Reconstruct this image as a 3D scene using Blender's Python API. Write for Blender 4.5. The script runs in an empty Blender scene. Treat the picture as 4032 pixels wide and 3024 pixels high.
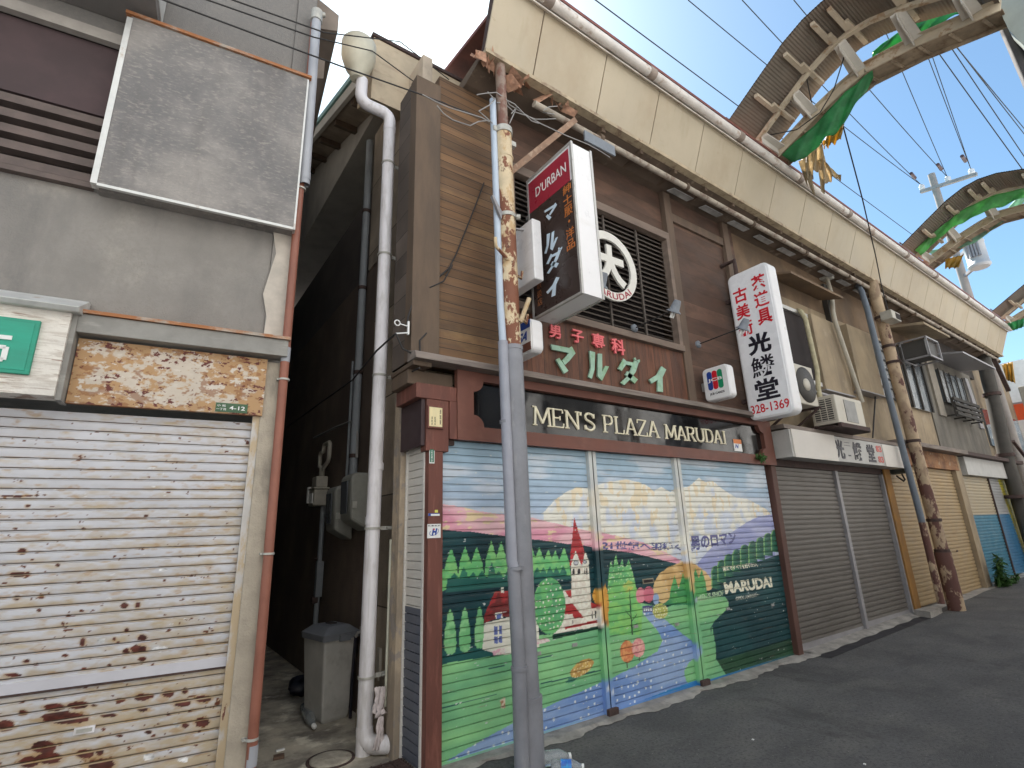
import bpy, bmesh, math, random
import numpy as np
from mathutils import Vector, Matrix
random.seed(7); rng = np.random.default_rng(11)
SC = bpy.context.scene
COL = SC.collection
rad = math.radians

# ------------------------------------------------------------------ camera, sky, sun, exposure
CAM = np.array([0.0, -3.53, 1.50])
FPX = 2030.0                                   # focal length in pixels of the 4032 px wide photograph
ROT = np.array([[0.818323, -0.573817, -0.032886], [0.131871, 0.243137, -0.960986], [0.559426, 0.78206, 0.274634]])                        # rows: right, down, forward
cam_d = bpy.data.cameras.new("camera"); cam = bpy.data.objects.new("camera", cam_d); COL.objects.link(cam)
cam_d.sensor_width = 36.0; cam_d.lens = FPX / 4032 * 36; cam_d.clip_start = .05; cam_d.clip_end = 900
r_, d_, f_ = ROT
cam.matrix_world = Matrix(((r_[0], -d_[0], -f_[0], CAM[0]), (r_[1], -d_[1], -f_[1], CAM[1]), (r_[2], -d_[2], -f_[2], CAM[2]), (0, 0, 0, 1)))
SC.camera = cam
SUN_EL, SUN_AZ = rad(50.7), rad(26.0)          # azimuth from +Y towards +X
world = bpy.data.worlds.new("World"); SC.world = world; world.use_nodes = True
wn = world.node_tree.nodes; wl = world.node_tree.links
sky = wn.new("ShaderNodeTexSky"); sky.sky_type = 'NISHITA'; sky.sun_disc = False
sky.sun_elevation = SUN_EL; sky.sun_rotation = SUN_AZ
sky.air_density = 1.0; sky.dust_density = 0.8; sky.ozone_density = 1.2; sky.altitude = 10
wn["Background"].inputs[1].default_value = 0.074
tint = wn.new("ShaderNodeMix"); tint.data_type = 'RGBA'; tint.blend_type = 'MULTIPLY'; tint.inputs[0].default_value = 1; tint.inputs[7].default_value = (.80, .985, 1.0, 1)
wl.new(sky.outputs[0], tint.inputs[6]); wl.new(tint.outputs[2], wn["Background"].inputs[0])
sun_d = bpy.data.lights.new("sun", 'SUN'); sun_d.energy = 5.0; sun_d.angle = rad(.5); sun_d.color = (1, .95, .87)
sun = bpy.data.objects.new("sun", sun_d); COL.objects.link(sun)
sdir = Vector((math.sin(SUN_AZ) * math.cos(SUN_EL), math.cos(SUN_AZ) * math.cos(SUN_EL), math.sin(SUN_EL)))
sun.rotation_euler = sdir.to_track_quat('Z', 'Y').to_euler(); sun.location = (4, 6, 14)
SC.view_settings.view_transform = 'Standard'; SC.view_settings.look = 'None'
SC.view_settings.gamma = 1; SC.view_settings.exposure = 1.50
try:
    SC.cycles.max_bounces = 8; SC.cycles.diffuse_bounces = 4
except Exception: pass

# ------------------------------------------------------------------ survey helpers: a sight line of the photograph met with a real plane
def T(i, j, x, y): return (1344 * i + x * .60759, 1008 * j + y * .60759)
def Q(x0, y0, s): return lambda x, y: (x0 + x * s, y0 + y * s)
DU = Q(1900, 500, .5425); G = Q(2700, 900, .5425); K = Q(3000, 1000, .4821)
E5 = Q(3432, 1400, .603); E6 = Q(3432, 400, .603); C3 = Q(1680, 1740, .45808); C4 = Q(2300, 1740, .45802)
F1 = Q(1000, 1700, .42194); F2 = Q(1000, 2324, .42194); D3 = Q(1100, 0, .49729); D4 = Q(1100, 700, .49729)
def ray(p): return ROT.T @ np.array([(p[0] - 2016) / FPX, (p[1] - 1512) / FPX, 1])
def onX(p, x=0.): v = ray(p); return CAM + v * ((x - CAM[0]) / v[0])
def onY(p, y=0.): v = ray(p); return CAM + v * ((y - CAM[1]) / v[1])
def onZ(p, z=0.): v = ray(p); return CAM + v * ((z - CAM[2]) / v[2])
YL = rad(-6.592)                               # the left building is turned a little
LO = np.array([.66, 0, 0]); LU = np.array([math.cos(YL), math.sin(YL), 0]); LN = np.array([-math.sin(YL), math.cos(YL), 0])
def L(u, v, z): return LO + LU * u + LN * v + np.array([0, 0, z])
def onL(p, off=0.):
    v = ray(p); o = LO + LN * off; q = CAM + v * (((o - CAM) @ LN) / (v @ LN)) - LO
    return q @ LU, q[2]
def gz(x): return max(0.0, min(.25, (x - 6.5) * .02))   # the street rises a little to the right

# ------------------------------------------------------------------ mesh builder
class MB:
    def __init__(s, tf=None): s.v = []; s.f = []; s.sm = []; s.tf = tf
    def add(s, vs, fs, smooth=False):
        n = len(s.v)
        for v in vs:
            if s.tf is not None: v = s.tf(*v)
            s.v.append(tuple(float(c) for c in v))
        for f in fs: s.f.append([n + i for i in f]); s.sm.append(smooth)
        return s
    def box(s, x0, x1, y0, y1, z0, z1):
        return s.add([(x0, y0, z0), (x1, y0, z0), (x1, y1, z0), (x0, y1, z0), (x0, y0, z1), (x1, y0, z1), (x1, y1, z1), (x0, y1, z1)],
                     [(0, 3, 2, 1), (4, 5, 6, 7), (0, 1, 5, 4), (1, 2, 6, 5), (2, 3, 7, 6), (3, 0, 4, 7)])
    def prism(s, pts, vec):                    # polygon of 3-D points swept along vec
        n = len(pts); vec = np.array(vec, float); a = [np.array(p, float) for p in pts]
        return s.add(a + [p + vec for p in a], [tuple(range(n))[::-1], tuple(range(n, 2 * n))] + [(i, (i + 1) % n, n + (i + 1) % n, n + i) for i in range(n)])
    def tube(s, path, r, n=10, caps=True, smooth=True):
        P = [np.array(p, float) for p in path]; m = len(P)
        R = r if hasattr(r, '__len__') else [r] * m
        vs = []; up = None
        for i in range(m):
            t = P[min(i + 1, m - 1)] - P[max(i - 1, 0)]; t = t / (np.linalg.norm(t) + 1e-12)
            if up is None:
                up = np.array([0, 0, 1.]) if abs(t[2]) < .9 else np.array([1., 0, 0])
            a = up - t * (up @ t); a /= np.linalg.norm(a); b = np.cross(t, a); up = a
            for k in range(n):
                w = 2 * math.pi * k / n; vs.append(P[i] + R[i] * (math.cos(w) * a + math.sin(w) * b))
        fs = [(i * n + k, i * n + (k + 1) % n, (i + 1) * n + (k + 1) % n, (i + 1) * n + k) for i in range(m - 1) for k in range(n)]
        s.add(vs, fs, smooth)
        if caps: s.add([vs[k] for k in range(n)], [tuple(range(n))[::-1]]); s.add(vs[-n:], [tuple(range(n))])
        return s
    def bar(s, p, q, w, h, up=(0, 0, 1)):      # square bar from p to q
        p = np.array(p, float); q = np.array(q, float); t = (q - p) / np.linalg.norm(q - p); up = np.array(up, float)
        if abs(t @ up) > .95: up = np.array([0, 1., 0])
        b = np.cross(t, up); b /= np.linalg.norm(b); a = np.cross(b, t)
        c = [(-w / 2, -h / 2), (w / 2, -h / 2), (w / 2, h / 2), (-w / 2, h / 2)]
        return s.prism([p + b * x + a * y for x, y in c][::-1], q - p)
    def lathe(s, c, prof, n=16, axis=(0, 0, 1), smooth=True):
        c = np.array(c, float); ax = np.array(axis, float); ax /= np.linalg.norm(ax)
        a = np.array([1., 0, 0]) if abs(ax[0]) < .9 else np.array([0, 1., 0]); a = a - ax * (a @ ax); a /= np.linalg.norm(a); b = np.cross(ax, a)
        vs = [c + ax * h + r * (math.cos(2 * math.pi * k / n) * a + math.sin(2 * math.pi * k / n) * b) for r, h in prof for k in range(n)]
        fs = [(i * n + k, i * n + (k + 1) % n, (i + 1) * n + (k + 1) % n, (i + 1) * n + k) for i in range(len(prof) - 1) for k in range(n)]
        s.add(vs, fs, smooth)
        for i, rev in ((0, True), (len(prof) - 1, False)):
            if prof[i][0] > 1e-4:
                f = tuple(range(n)); s.add(vs[i * n:(i + 1) * n], [f[::-1] if rev else f])
        return s
    def grid(s, nu, nv, fn, smooth=True):
        return s.add([fn(i / nu, j / nv) for j in range(nv + 1) for i in range(nu + 1)],
                     [(j * (nu + 1) + i, j * (nu + 1) + i + 1, (j + 1) * (nu + 1) + i + 1, (j + 1) * (nu + 1) + i) for j in range(nv) for i in range(nu)], smooth)

ROOTLOC = {}
def obj(name, mb, m, parent=None, bevel=0., label=None):
    off = np.zeros(3)
    if parent is not None: off = ROOTLOC[parent.name]
    me = bpy.data.meshes.new(name)
    me.from_pydata([tuple(np.array(v) - off) for v in mb.v], [], mb.f)
    me.polygons.foreach_set('use_smooth', mb.sm)
    me.materials.append(m); me.update()
    bm = bmesh.new(); bm.from_mesh(me); bmesh.ops.recalc_face_normals(bm, faces=bm.faces); bm.to_mesh(me); bm.free()
    o = bpy.data.objects.new(name, me); COL.objects.link(o)
    if parent is not None: o.parent = parent
    ROOTLOC[o.name] = off
    if bevel:
        b = o.modifiers.new("bevel", 'BEVEL'); b.width = bevel; b.segments = 2; b.limit_method = 'ANGLE'; b.angle_limit = rad(40)
    if label: o['label'] = label
    return o
def thing(name, label, cat, loc=(0, 0, 0), group=None):
    o = bpy.data.objects.new(name, None); COL.objects.link(o); o.location = loc; o.empty_display_size = .1
    o['label'] = label; o['category'] = cat
    if group: o['group'] = group
    ROOTLOC[o.name] = np.array(loc, float)
    return o
def tag(o, label, cat, group=None):
    o['label'] = label; o['category'] = cat
    if group: o['group'] = group
    return o
def structure(o): o['kind'] = 'structure'; return o
def copy_tree(root, delta, label=None):
    d = Vector(delta); r = root.copy(); COL.objects.link(r); r.location = root.location + d
    if label: r['label'] = label
    ROOTLOC[r.name] = ROOTLOC[root.name] + np.array(delta)
    for ch in list(root.children):
        c = ch.copy(); COL.objects.link(c); c.parent = r; ROOTLOC[c.name] = ROOTLOC[r.name]
        for g in list(ch.children):
            e = g.copy(); COL.objects.link(e); e.parent = c
    return r

# ------------------------------------------------------------------ procedural materials
def new_mat(name):
    m = bpy.data.materials.new(name); m.use_nodes = True
    return m, m.node_tree.nodes, m.node_tree.links, m.node_tree.nodes["Principled BSDF"]
def rgba(c): return (c[0], c[1], c[2], 1)
def math_node(n, l, op, a, b=None, c=None, clamp=False):
    x = n.new("ShaderNodeMath"); x.operation = op; x.use_clamp = clamp
    for i, v in enumerate((a, b, c)):
        if v is None: continue
        if isinstance(v, (int, float)): x.inputs[i].default_value = v
        else: l.new(v, x.inputs[i])
    return x.outputs[0]
def noise(n, l, scale=(1, 1, 1), detail=6, rough=.6, off=(0, 0, 0), vec=None, dist=0):
    if vec is None:
        g = n.get("GEO") or n.new("ShaderNodeNewGeometry"); g.name = "GEO"; vec = g.outputs["Position"]
    mp = n.new("ShaderNodeMapping"); mp.inputs["Scale"].default_value = scale if hasattr(scale, '__len__') else (scale,) * 3
    mp.inputs["Location"].default_value = off; l.new(vec, mp.inputs[0])
    t = n.new("ShaderNodeTexNoise"); t.inputs["Scale"].default_value = 1; t.inputs["Detail"].default_value = detail
    t.inputs["Roughness"].default_value = rough; t.inputs["Distortion"].default_value = dist
    l.new(mp.outputs[0], t.inputs["Vector"]); return t.outputs[0]
def ramp(n, l, v, a, b, out=(0, 1)):
    r = n.new("ShaderNodeMapRange"); r.inputs[1].default_value = a; r.inputs[2].default_value = b
    r.inputs[3].default_value, r.inputs[4].default_value = out; r.interpolation_type = 'SMOOTHSTEP'; l.new(v, r.inputs[0]); return r.outputs[0]
def mix(n, l, f, a, b):
    x = n.new("ShaderNodeMix"); x.data_type = 'RGBA'
    for i, v in ((0, f), (6, a), (7, b)):
        if isinstance(v, (int, float)): x.inputs[i].default_value = v
        elif isinstance(v, tuple): x.inputs[i].default_value = rgba(v)
        else: l.new(v, x.inputs[i])
    return x.outputs[2]
def posz(n):
    g = n.get("GEO") or n.new("ShaderNodeNewGeometry"); g.name = "GEO"
    s = n.get("SEP") or n.new("ShaderNodeSeparateXYZ")
    if s.name != "SEP":
        s.name = "SEP"
    return g, s
def pos(n, l):
    g, s = posz(n)
    if not s.inputs[0].is_linked: l.new(g.outputs["Position"], s.inputs[0])
    return s.outputs
def mat(name, col, rough=.75, metal=0., var=.18, scale=6, layers=(), bump=0., bscale=40, spec=.4, attr=None, joints=None):
    """base colour with broad mottling, then layers of (colour, scale, threshold, softness, strength[, (z0, z1) fade])"""
    m, n, l, p = new_mat(name)
    if attr:
        a = n.new("ShaderNodeVertexColor"); a.layer_name = attr; c = a.outputs[0]
    else: c = None
    nz = noise(n, l, scale)
    v = ramp(n, l, nz, .3, .7, (1 - var, 1 + var))
    hs = n.new("ShaderNodeMix"); hs.data_type = 'RGBA'; hs.blend_type = 'MULTIPLY'; hs.inputs[0].default_value = 1
    if c is None: hs.inputs[6].default_value = rgba(col)
    else: l.new(c, hs.inputs[6])
    l.new(v, hs.inputs[7]); c = hs.outputs[2]
    for k, ly in enumerate(layers):
        lc, ls, th, soft, st = ly[:5]
        q = noise(n, l, ls, 8, .65, (k * 3.1 + 1.7, k * 5.3, k * 2.9))
        if len(ly) > 5:                        # z fade: adds to the noise near z0, none at z1
            z0, z1, amt = ly[5]
            q = math_node(n, l, 'ADD', q, ramp(n, l, pos(n, l)[2], z0, z1, (amt, 0)))
        f = math_node(n, l, 'MULTIPLY', ramp(n, l, q, th - soft, th + soft), st)
        c = mix(n, l, f, c, lc)
    if joints:                                 # (axis, pitch, width, colour): thin dark joints between boards
        ax, pitch, wd, jc = joints
        o = pos(n, l)[ax]
        fr = math_node(n, l, 'FRACT', math_node(n, l, 'DIVIDE', o, pitch))
        j = math_node(n, l, 'LESS_THAN', fr, wd / pitch)
        idx = math_node(n, l, 'FLOOR', math_node(n, l, 'DIVIDE', o, pitch))
        wn_ = n.new("ShaderNodeTexWhiteNoise"); wn_.noise_dimensions = '1D'; l.new(idx, wn_.inputs["W"])
        tv = ramp(n, l, wn_.outputs[0], 0, 1, (.8, 1.2))
        hm = n.new("ShaderNodeMix"); hm.data_type = 'RGBA'; hm.blend_type = 'MULTIPLY'; hm.inputs[0].default_value = 1
        l.new(c, hm.inputs[6]); l.new(tv, hm.inputs[7]); c = hm.outputs[2]
        c = mix(n, l, j, c, jc)
    l.new(c, p.inputs["Base Color"]); p.inputs["Metallic"].default_value = metal
    l.new(ramp(n, l, nz, .3, .7, (max(.02, rough - .1), min(1, rough + .1))), p.inputs["Roughness"])
    p.inputs["Specular IOR Level"].default_value = spec
    if bump:
        b = n.new("ShaderNodeBump"); b.inputs["Strength"].default_value = bump; b.inputs["Distance"].default_value = .01
        l.new(noise(n, l, bscale, 5), b.inputs["Height"]); l.new(b.outputs[0], p.inputs["Normal"])
    return m
RUST = (.16, .045, .018); RUSTO = (.33, .13, .04); GRIME = (.06, .05, .042)

# ------------------------------------------------------------------ materials
M = {}
M['asphalt'] = mat('asphalt', (.125, .122, .122), .95, var=.18, scale=1.3, spec=.2, layers=[((.165, .158, .15), (1.6, 2.6, 3), .56, .12, .7), ((.07, .07, .073), (.8, 2.2, 1), .6, .1, .5), ((.06, .06, .06), (45, 45, 45), .56, .1, .6), ((.30, .29, .27), (60, 60, 60), .66, .04, .8), ((.055, .053, .052), (1.1, .5, 1), .64, .06, .55), ((.24, .22, .19), (7, 7, 7), .70, .05, .5)], bump=.9, bscale=160)
M['concrete'] = mat('concrete', (.50, .45, .36), .9, var=.2, scale=3, layers=[((.17, .15, .13), (2.2, 2.2, 2), .52, .12, .9), ((.74, .69, .57), (3.5, 3.5, 3), .60, .06, .9), ((.10, .085, .07), (9, 9, 9), .68, .08, .6)], bump=.5, bscale=60)
M['curb'] = mat('curb', (.30, .28, .255), .9, var=.25, scale=5, layers=[((.18, .17, .16), (6, 9, 6), .58, .08, .7)], bump=.5, bscale=70)
M['plaster'] = mat('plaster', (.26, .242, .222), .92, var=.14, scale=2.2, layers=[((.185, .175, .165), (1.5, 1.5, .5), .50, .10, .9), ((.16, .15, .145), (5, 5, .7), .62, .1, .5), ((.46, .42, .36), (1.6, 1.6, 1.2), .62, .1, .6), ((.24, .22, .2), (45, 45, 45), .55, .12, .5)], bump=.5, bscale=110)
M['box_panel'] = mat('box_panel', (.30, .278, .258), .85, var=.12, scale=5, layers=[((.16, .155, .155), (1.0, 1.0, 1.3), .5, .12, .95), ((.15, .14, .135), (4, 4, 1.0), .58, .1, .6), ((.40, .365, .325), (26, 26, 70), .58, .08, .45), ((.22, .2, .2), (50, 50, 110), .58, .08, .4)], bump=.3, bscale=120)
M['edge_metal'] = mat('edge_metal', (.62, .62, .60), .5, .3, var=.1, scale=8, layers=[((.35, .22, .12), (9, 9, 9), .66, .06, .6)])
M['dark_louver'] = mat('dark_louver', (.13, .10, .09), .8, var=.2, scale=7)
M['void'] = mat('void', (.035, .028, .028), .95, var=.2, scale=3)
M['ledge_l'] = mat('ledge_l', (.27, .26, .24), .75, var=.2, scale=4, layers=[((.45, .43, .39), (3, 3, 14), .6, .08, .5)])
M['rust_edge'] = mat('rust_edge', (.42, .36, .30), .8, var=.2, scale=9, layers=[((.36, .14, .05), (5, 5, 9), .44, .08, .95)])
M['rust_sign'] = mat('rust_sign', (.60, .54, .46), .75, var=.1, scale=8, layers=[((.50, .30, .12), (5, 5, 11), .47, .06, .9), ((.38, .18, .06), (11, 11, 22), .54, .05, .85), ((.17, .045, .03), (16, 16, 22), .63, .025, .9)], bump=.35, bscale=60)
M['address_green'] = mat('address_green', (.055, .12, .06), .5, var=.06)
M['white_paint'] = mat('white_paint', (.78, .78, .76), .5, var=.04)
M['peel_white'] = mat('peel_white', (.72, .68, .62), .8, var=.1, scale=(3, 3, 12), layers=[((.30, .20, .15), (5, 5, 85), .60, .04, .9), ((.5, .44, .38), (6, 6, 40), .55, .08, .7)], bump=.6, bscale=30)
M['sign_teal'] = mat('sign_teal', (.03, .30, .20), .6, var=.12, scale=(4, 4, 20), layers=[((.22, .15, .1), (5, 5, 60), .72, .03, .8)])
M['red_pipe'] = mat('red_pipe', (.27, .105, .07), .45, var=.15, scale=4, layers=[((.2, .07, .045), (8, 8, 1.5), .6, .12, .6)])
M['grey_pvc'] = mat('grey_pvc', (.36, .37, .40), .4, var=.1, scale=3)
M['white_pvc'] = mat('white_pvc', (.84, .82, .85), .42, var=.05, scale=3, layers=[((.42, .39, .36), (9, 9, 2.2), .60, .12, .55, (0, 1.3, .10)), ((.50, .47, .44), (22, 22, 1.1), .60, .09, .5), ((.25, .22, .2), (40, 40, 6), .72, .03, .7, (0, 1.5, .04))])
M['hopper'] = mat('hopper', (.58, .55, .44), .5, var=.12, scale=5)
M['bracket'] = mat('bracket', (.45, .44, .40), .55, .2, var=.15, scale=20)
M['side_wall'] = mat('side_wall', (.42, .35, .275), .92, var=.2, scale=1.8, layers=[((.24, .20, .16), (2, 1.2, .8), .52, .14, .8), ((.55, .45, .34), (4, 4, 4), .66, .06, .5)], bump=.5, bscale=60, joints=(2, .92, .012, (.10, .085, .07)))
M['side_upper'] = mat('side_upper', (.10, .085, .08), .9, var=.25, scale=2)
M['pale_wall'] = mat('pale_wall', (.50, .47, .42), .9, var=.12, scale=2, layers=[((.30, .27, .24), (2, 2, .5), .6, .12, .5)])
M['jamb'] = mat('jamb', (.45, .36, .26), .9, var=.12, scale=4, layers=[((.30, .27, .25), (7, 7, 5), .56, .03, .8), ((.2, .17, .14), (6, 6, 2), .55, .1, .6, (.2, .9, .2))], bump=.4, bscale=60)
M['meter_grey'] = mat('meter_grey', (.40, .37, .31), .55, var=.1, scale=15)
M['box_grey'] = mat('box_grey', (.27, .27, .24), .6, var=.1, scale=8)
M['conduit'] = mat('conduit', (.26, .28, .30), .5, var=.12, scale=5)
M['bin_grey'] = mat('bin_grey', (.44, .43, .40), .6, var=.12, scale=5, layers=[((.25, .23, .2), (7, 7, 5), .62, .1, .5)])
M['bin_lid'] = mat('bin_lid', (.17, .18, .20), .55, var=.12, scale=6)
M['black_bag'] = mat('black_bag', (.012, .012, .02), .45, var=.2, scale=9)
M['cloth_grey'] = mat('cloth_grey', (.60, .53, .52), .95, var=.2, scale=18)
M['cable'] = mat('cable', (.035, .033, .033), .7, var=.1)
M['cable_grey'] = mat('cable_grey', (.30, .29, .28), .7, var=.1)
M['manhole'] = mat('manhole', (.42, .38, .31), .85, var=.2, scale=14, layers=[((.25, .22, .18), (12, 12, 12), .57, .08, .6)], bump=.4, bscale=60)
M['dark_rust'] = mat('dark_rust', (.07, .045, .04), .85, var=.3, scale=20)
def bottle_mat(name, col, rough=.12):
    m, n, l, p = new_mat(name); p.inputs["Base Color"].default_value = rgba(col); p.inputs["Roughness"].default_value = rough
    p.inputs["Transmission Weight"].default_value = .75; p.inputs["IOR"].default_value = 1.3; return m
M['clear_pet'] = bottle_mat('clear_pet', (.75, .80, .82))
M['blue_label'] = mat('blue_label', (.05, .16, .55), .35, var=.25, scale=25, layers=[((.75, .8, .85), (20, 20, 20), .6, .04, .8), ((.02, .35, .7), (14, 14, 14), .55, .06, .8)])

def rusty_shutter_mat():
    m, n, l, p = new_mat('rusty_shutter')
    z = pos(n, l)[2]; pitch = .0532
    row = math_node(n, l, 'FLOOR', math_node(n, l, 'DIVIDE', z, pitch))
    fr = math_node(n, l, 'FRACT', math_node(n, l, 'DIVIDE', z, pitch))
    cx = n.new("ShaderNodeCombineXYZ"); l.new(pos(n, l)[0], cx.inputs[0]); l.new(math_node(n, l, 'MULTIPLY', row, 3.37), cx.inputs[1]); l.new(math_node(n, l, 'MULTIPLY', fr, .055), cx.inputs[2])
    low = ramp(n, l, z, .1, 2.0, (1, 0)); low2 = math_node(n, l, 'MULTIPLY', low, low)
    base = mix(n, l, ramp(n, l, noise(n, l, (2, 1, 9), 4), .35, .65), (.52, .51, .52), (.60, .58, .55))
    st = noise(n, l, (3.5, 1, 26), 8, .7, (1, 2, 3), cx.outputs[0])
    c = mix(n, l, math_node(n, l, 'MULTIPLY', ramp(n, l, math_node(n, l, 'ADD', st, math_node(n, l, 'MULTIPLY', low, .12)), .46, .66), .85), base, (.47, .345, .19))
    sp = noise(n, l, (26, 1, 60), 6, .7, (7, 1, 2), cx.outputs[0])
    c = mix(n, l, ramp(n, l, math_node(n, l, 'ADD', sp, math_node(n, l, 'MULTIPLY', low, .07)), .62, .68), c, (.30, .13, .05))
    wh = noise(n, l, (9, 1, 30), 5, .6, (17, 8, 2), cx.outputs[0])
    c = mix(n, l, ramp(n, l, wh, .70, .73), c, (.74, .73, .72))
    bg = noise(n, l, (6.5, 1, 16), 5, .55, (3, 9, 4), cx.outputs[0], .4)
    bgf = ramp(n, l, math_node(n, l, 'ADD', bg, math_node(n, l, 'MULTIPLY', low2, .17)), .685, .70)
    c = mix(n, l, bgf, c, (.095, .022, .014))
    l.new(c, p.inputs["Base Color"]); p.inputs["Roughness"].default_value = .42
    l.new(math_node(n, l, 'ADD', math_node(n, l, 'MULTIPLY', bgf, .45), .40), p.inputs["Roughness"])
    p.inputs["Specular IOR Level"].default_value = .5
    b = n.new("ShaderNodeBump"); b.inputs["Strength"].default_value = .3; b.inputs["Distance"].default_value = .004
    l.new(math_node(n, l, 'MULTIPLY', bgf, -1), b.inputs["Height"]); l.new(b.outputs[0], p.inputs["Normal"])
    return m
M['rusty_shutter'] = rusty_shutter_mat()

SLAT = [(0, -.002), (.07, -.002), (.075, .026), (.155, .026), (.165, .0005), (.60, -.0012), (1, 0)]
SLAT_FINE = SLAT[:5] + [(.28, .0), (.36, -.0004), (.44, -.0008), (.52, -.0011), (.60, -.0012), (.68, -.001), (.76, -.0008), (.84, -.0005), (.92, -.0002), (1, 0)]
SLAT_DEEP = [(0, -.003), (.06, -.003), (.08, .017), (.25, .017), (.28, .001), (.62, -.003), (1, 0)]
def slat_rows(z0, z1, pitch, SLAT=SLAT):
    rows = []; n = max(1, round((z1 - z0) / pitch)); h = (z1 - z0) / n
    for k in range(n):
        for a, d in SLAT[:-1]: rows.append((z0 + (k + a) * h, d))
    rows.append((z1, 0)); return rows
def slat_mesh(x0, x1, z0, z1, y, pitch, tf=None, nx=1, wave=0., prof=SLAT):
    mb = MB(tf); rows = slat_rows(z0, z1, pitch, prof)
    vs = [(x0 + (x1 - x0) * i / nx, y + d + wave * math.sin(i * 1.3 + r * .4), z) for r, (z, d) in enumerate(rows) for i in range(nx + 1)]
    fs = [(r * (nx + 1) + i, r * (nx + 1) + i + 1, (r + 1) * (nx + 1) + i + 1, (r + 1) * (nx + 1) + i) for r in range(len(rows) - 1) for i in range(nx)]
    mb.add(vs, fs, False); return mb

# ------------------------------------------------------------------ lettering
def text_geo(s, offset=0.0, spacing=1.0):
    cu = bpy.data.curves.new("glyphs", 'FONT'); cu.body = s; cu.size = 1; cu.offset = offset; cu.space_character = spacing
    cu.resolution_u = 4; cu.fill_mode = 'FRONT'
    ob = bpy.data.objects.new("glyphs", cu); COL.objects.link(ob)
    dg = bpy.context.evaluated_depsgraph_get(); ev = ob.evaluated_get(dg); me = ev.to_mesh()
    v = np.array([tuple(x.co)[:2] for x in me.vertices]) if len(me.vertices) else np.zeros((0, 2))
    f = [tuple(q.vertices) for q in me.polygons]
    ev.to_mesh_clear(); bpy.data.objects.remove(ob); bpy.data.curves.remove(cu)
    return v, f
def put_text(mb, s, o, u, w, off=0.0, thick=.003, n=None, spacing=1.0, geo=None, shear=0):
    """fill the parallelogram o + a*u + b*w (a, b in 0..1) with the string, raised by thick along n"""
    v, f = geo if geo is not None else text_geo(s, off, spacing)
    if not len(v): return mb
    o, u, w = (np.array(q, float) for q in (o, u, w))
    lo, hi = v.min(0), v.max(0); t = (v - lo) / np.maximum(hi - lo, 1e-6)
    if n is None: n = np.cross(u, w); n = n / np.linalg.norm(n)
    n = np.array(n, float)
    P = [o + u * (a + shear * (b - .5)) + w * b for a, b in t]
    k = len(P)
    edges = {}
    for q in f:
        for i in range(len(q)):
            e = (q[i], q[(i + 1) % len(q)])
            if (e[1], e[0]) in edges: del edges[(e[1], e[0])]
            else: edges[e] = 1
    mb.add([p + n * thick for p in P] + P, [tuple(q) for q in f] + [(a + k, b + k, b, a) for a, b in edges])
    return mb
def vtext(mb, s, o, u, w, gap=.12, off=0.0, thick=.003, n=None):
    """a vertical column of characters: the first one at the top; o is the lower left corner, w points up"""
    k = len(s); o, u, w = (np.array(q, float) for q in (o, u, w))
    h = w / k
    for i, ch in enumerate(s):
        if ch in ' ': continue
        oo = o + h * (k - 1 - i) + h * gap / 2
        if ch in '・·': put_text(mb, ch, oo + u * .38 + h * .35, u * .24, h * .24, off, thick, n); continue
        put_text(mb, ch, oo, u, h * (1 - gap), off, thick, n)
    return mb
# hand-cut katakana used on the shop front (traced strokes, unit box)
def norm_polys(polys):
    a = np.vstack([np.array(p, float) for p in polys]); lo, hi = a.min(0), a.max(0)
    return [[((x - lo[0]) / (hi[0] - lo[0]), 1 - (y - lo[1]) / (hi[1] - lo[1])) for x, y in p] for p in polys], lo, hi
KANA = {
 'マ': [[(1358, 572), (1478, 596), (1494, 585), (1518, 630), (1478, 680), (1450, 705), (1432, 678), (1476, 628), (1368, 606)], [(1392, 672), (1413, 660), (1472, 744), (1445, 762)]],
 'ル': [[(1610, 614), (1645, 624), (1642, 735), (1624, 795), (1602, 784), (1618, 722)], [(1664, 632), (1690, 634), (1692, 748), (1712, 712), (1735, 716), (1690, 808), (1662, 778)]],
 'ダ': [[(1830, 664), (1848, 682), (1896, 690), (1904, 672), (1926, 696), (1908, 752), (1870, 802), (1834, 836), (1812, 820), (1852, 782), (1878, 735), (1886, 712), (1846, 703), (1818, 744), (1795, 730)], [(1856, 745), (1922, 800), (1902, 826), (1841, 768)], [(1896, 660), (1906, 657), (1914, 676), (1905, 680)], [(1916, 674), (1934, 670), (1936, 684), (1926, 696)]],
 'イ': [[(2076, 714), (2106, 736), (2082, 786), (2085, 882), (2050, 876), (2052, 802), (2012, 826), (1996, 800), (2046, 770)]]}

uz = []
def Lrec(u, v, z): uz.append((u, z)); return L(u, v, z)
# ------------------------------------------------------------------ LEFT BUILDING, grey rendered house with the rusted shutter (built in its own u, v, z frame)
H1 = thing('plaster_house', 'grey rendered two storey house with a rusted roller shutter and boxed window panel', 'house', (.66, 0, 0))
mb = MB(L)
mb.box(-6, -.0, .16, 9, 2.60, 8.5); mb.box(-.14, 0, .0, .16, 2.74, 8.5)      # upper wall, corner strip
mb.box(-6, -.14, .02, .16, 2.74, 3.6); mb.box(-1.17, -.14, .02, .16, 3.6, 4.78); mb.box(-6, -.14, .02, .16, 4.78, 8.5)
mb.box(-.11, 0, .16, 9, 0, 2.60)
obj('wall', mb, M['plaster'], H1, .004)
mb = MB(L); mb.box(-.11, -.0, -.02, .158, 0, 2.62); mb.box(-.012, .012, .1, .16, 0, 2.6); obj('corner_pillar', mb, mat('pillar_conc', (.40, .35, .28), .9, var=.15, scale=5, layers=[((.2, .18, .15), (6, 6, 2), .6, .08, .6)], bump=.5, bscale=80), H1, .006)
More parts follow.
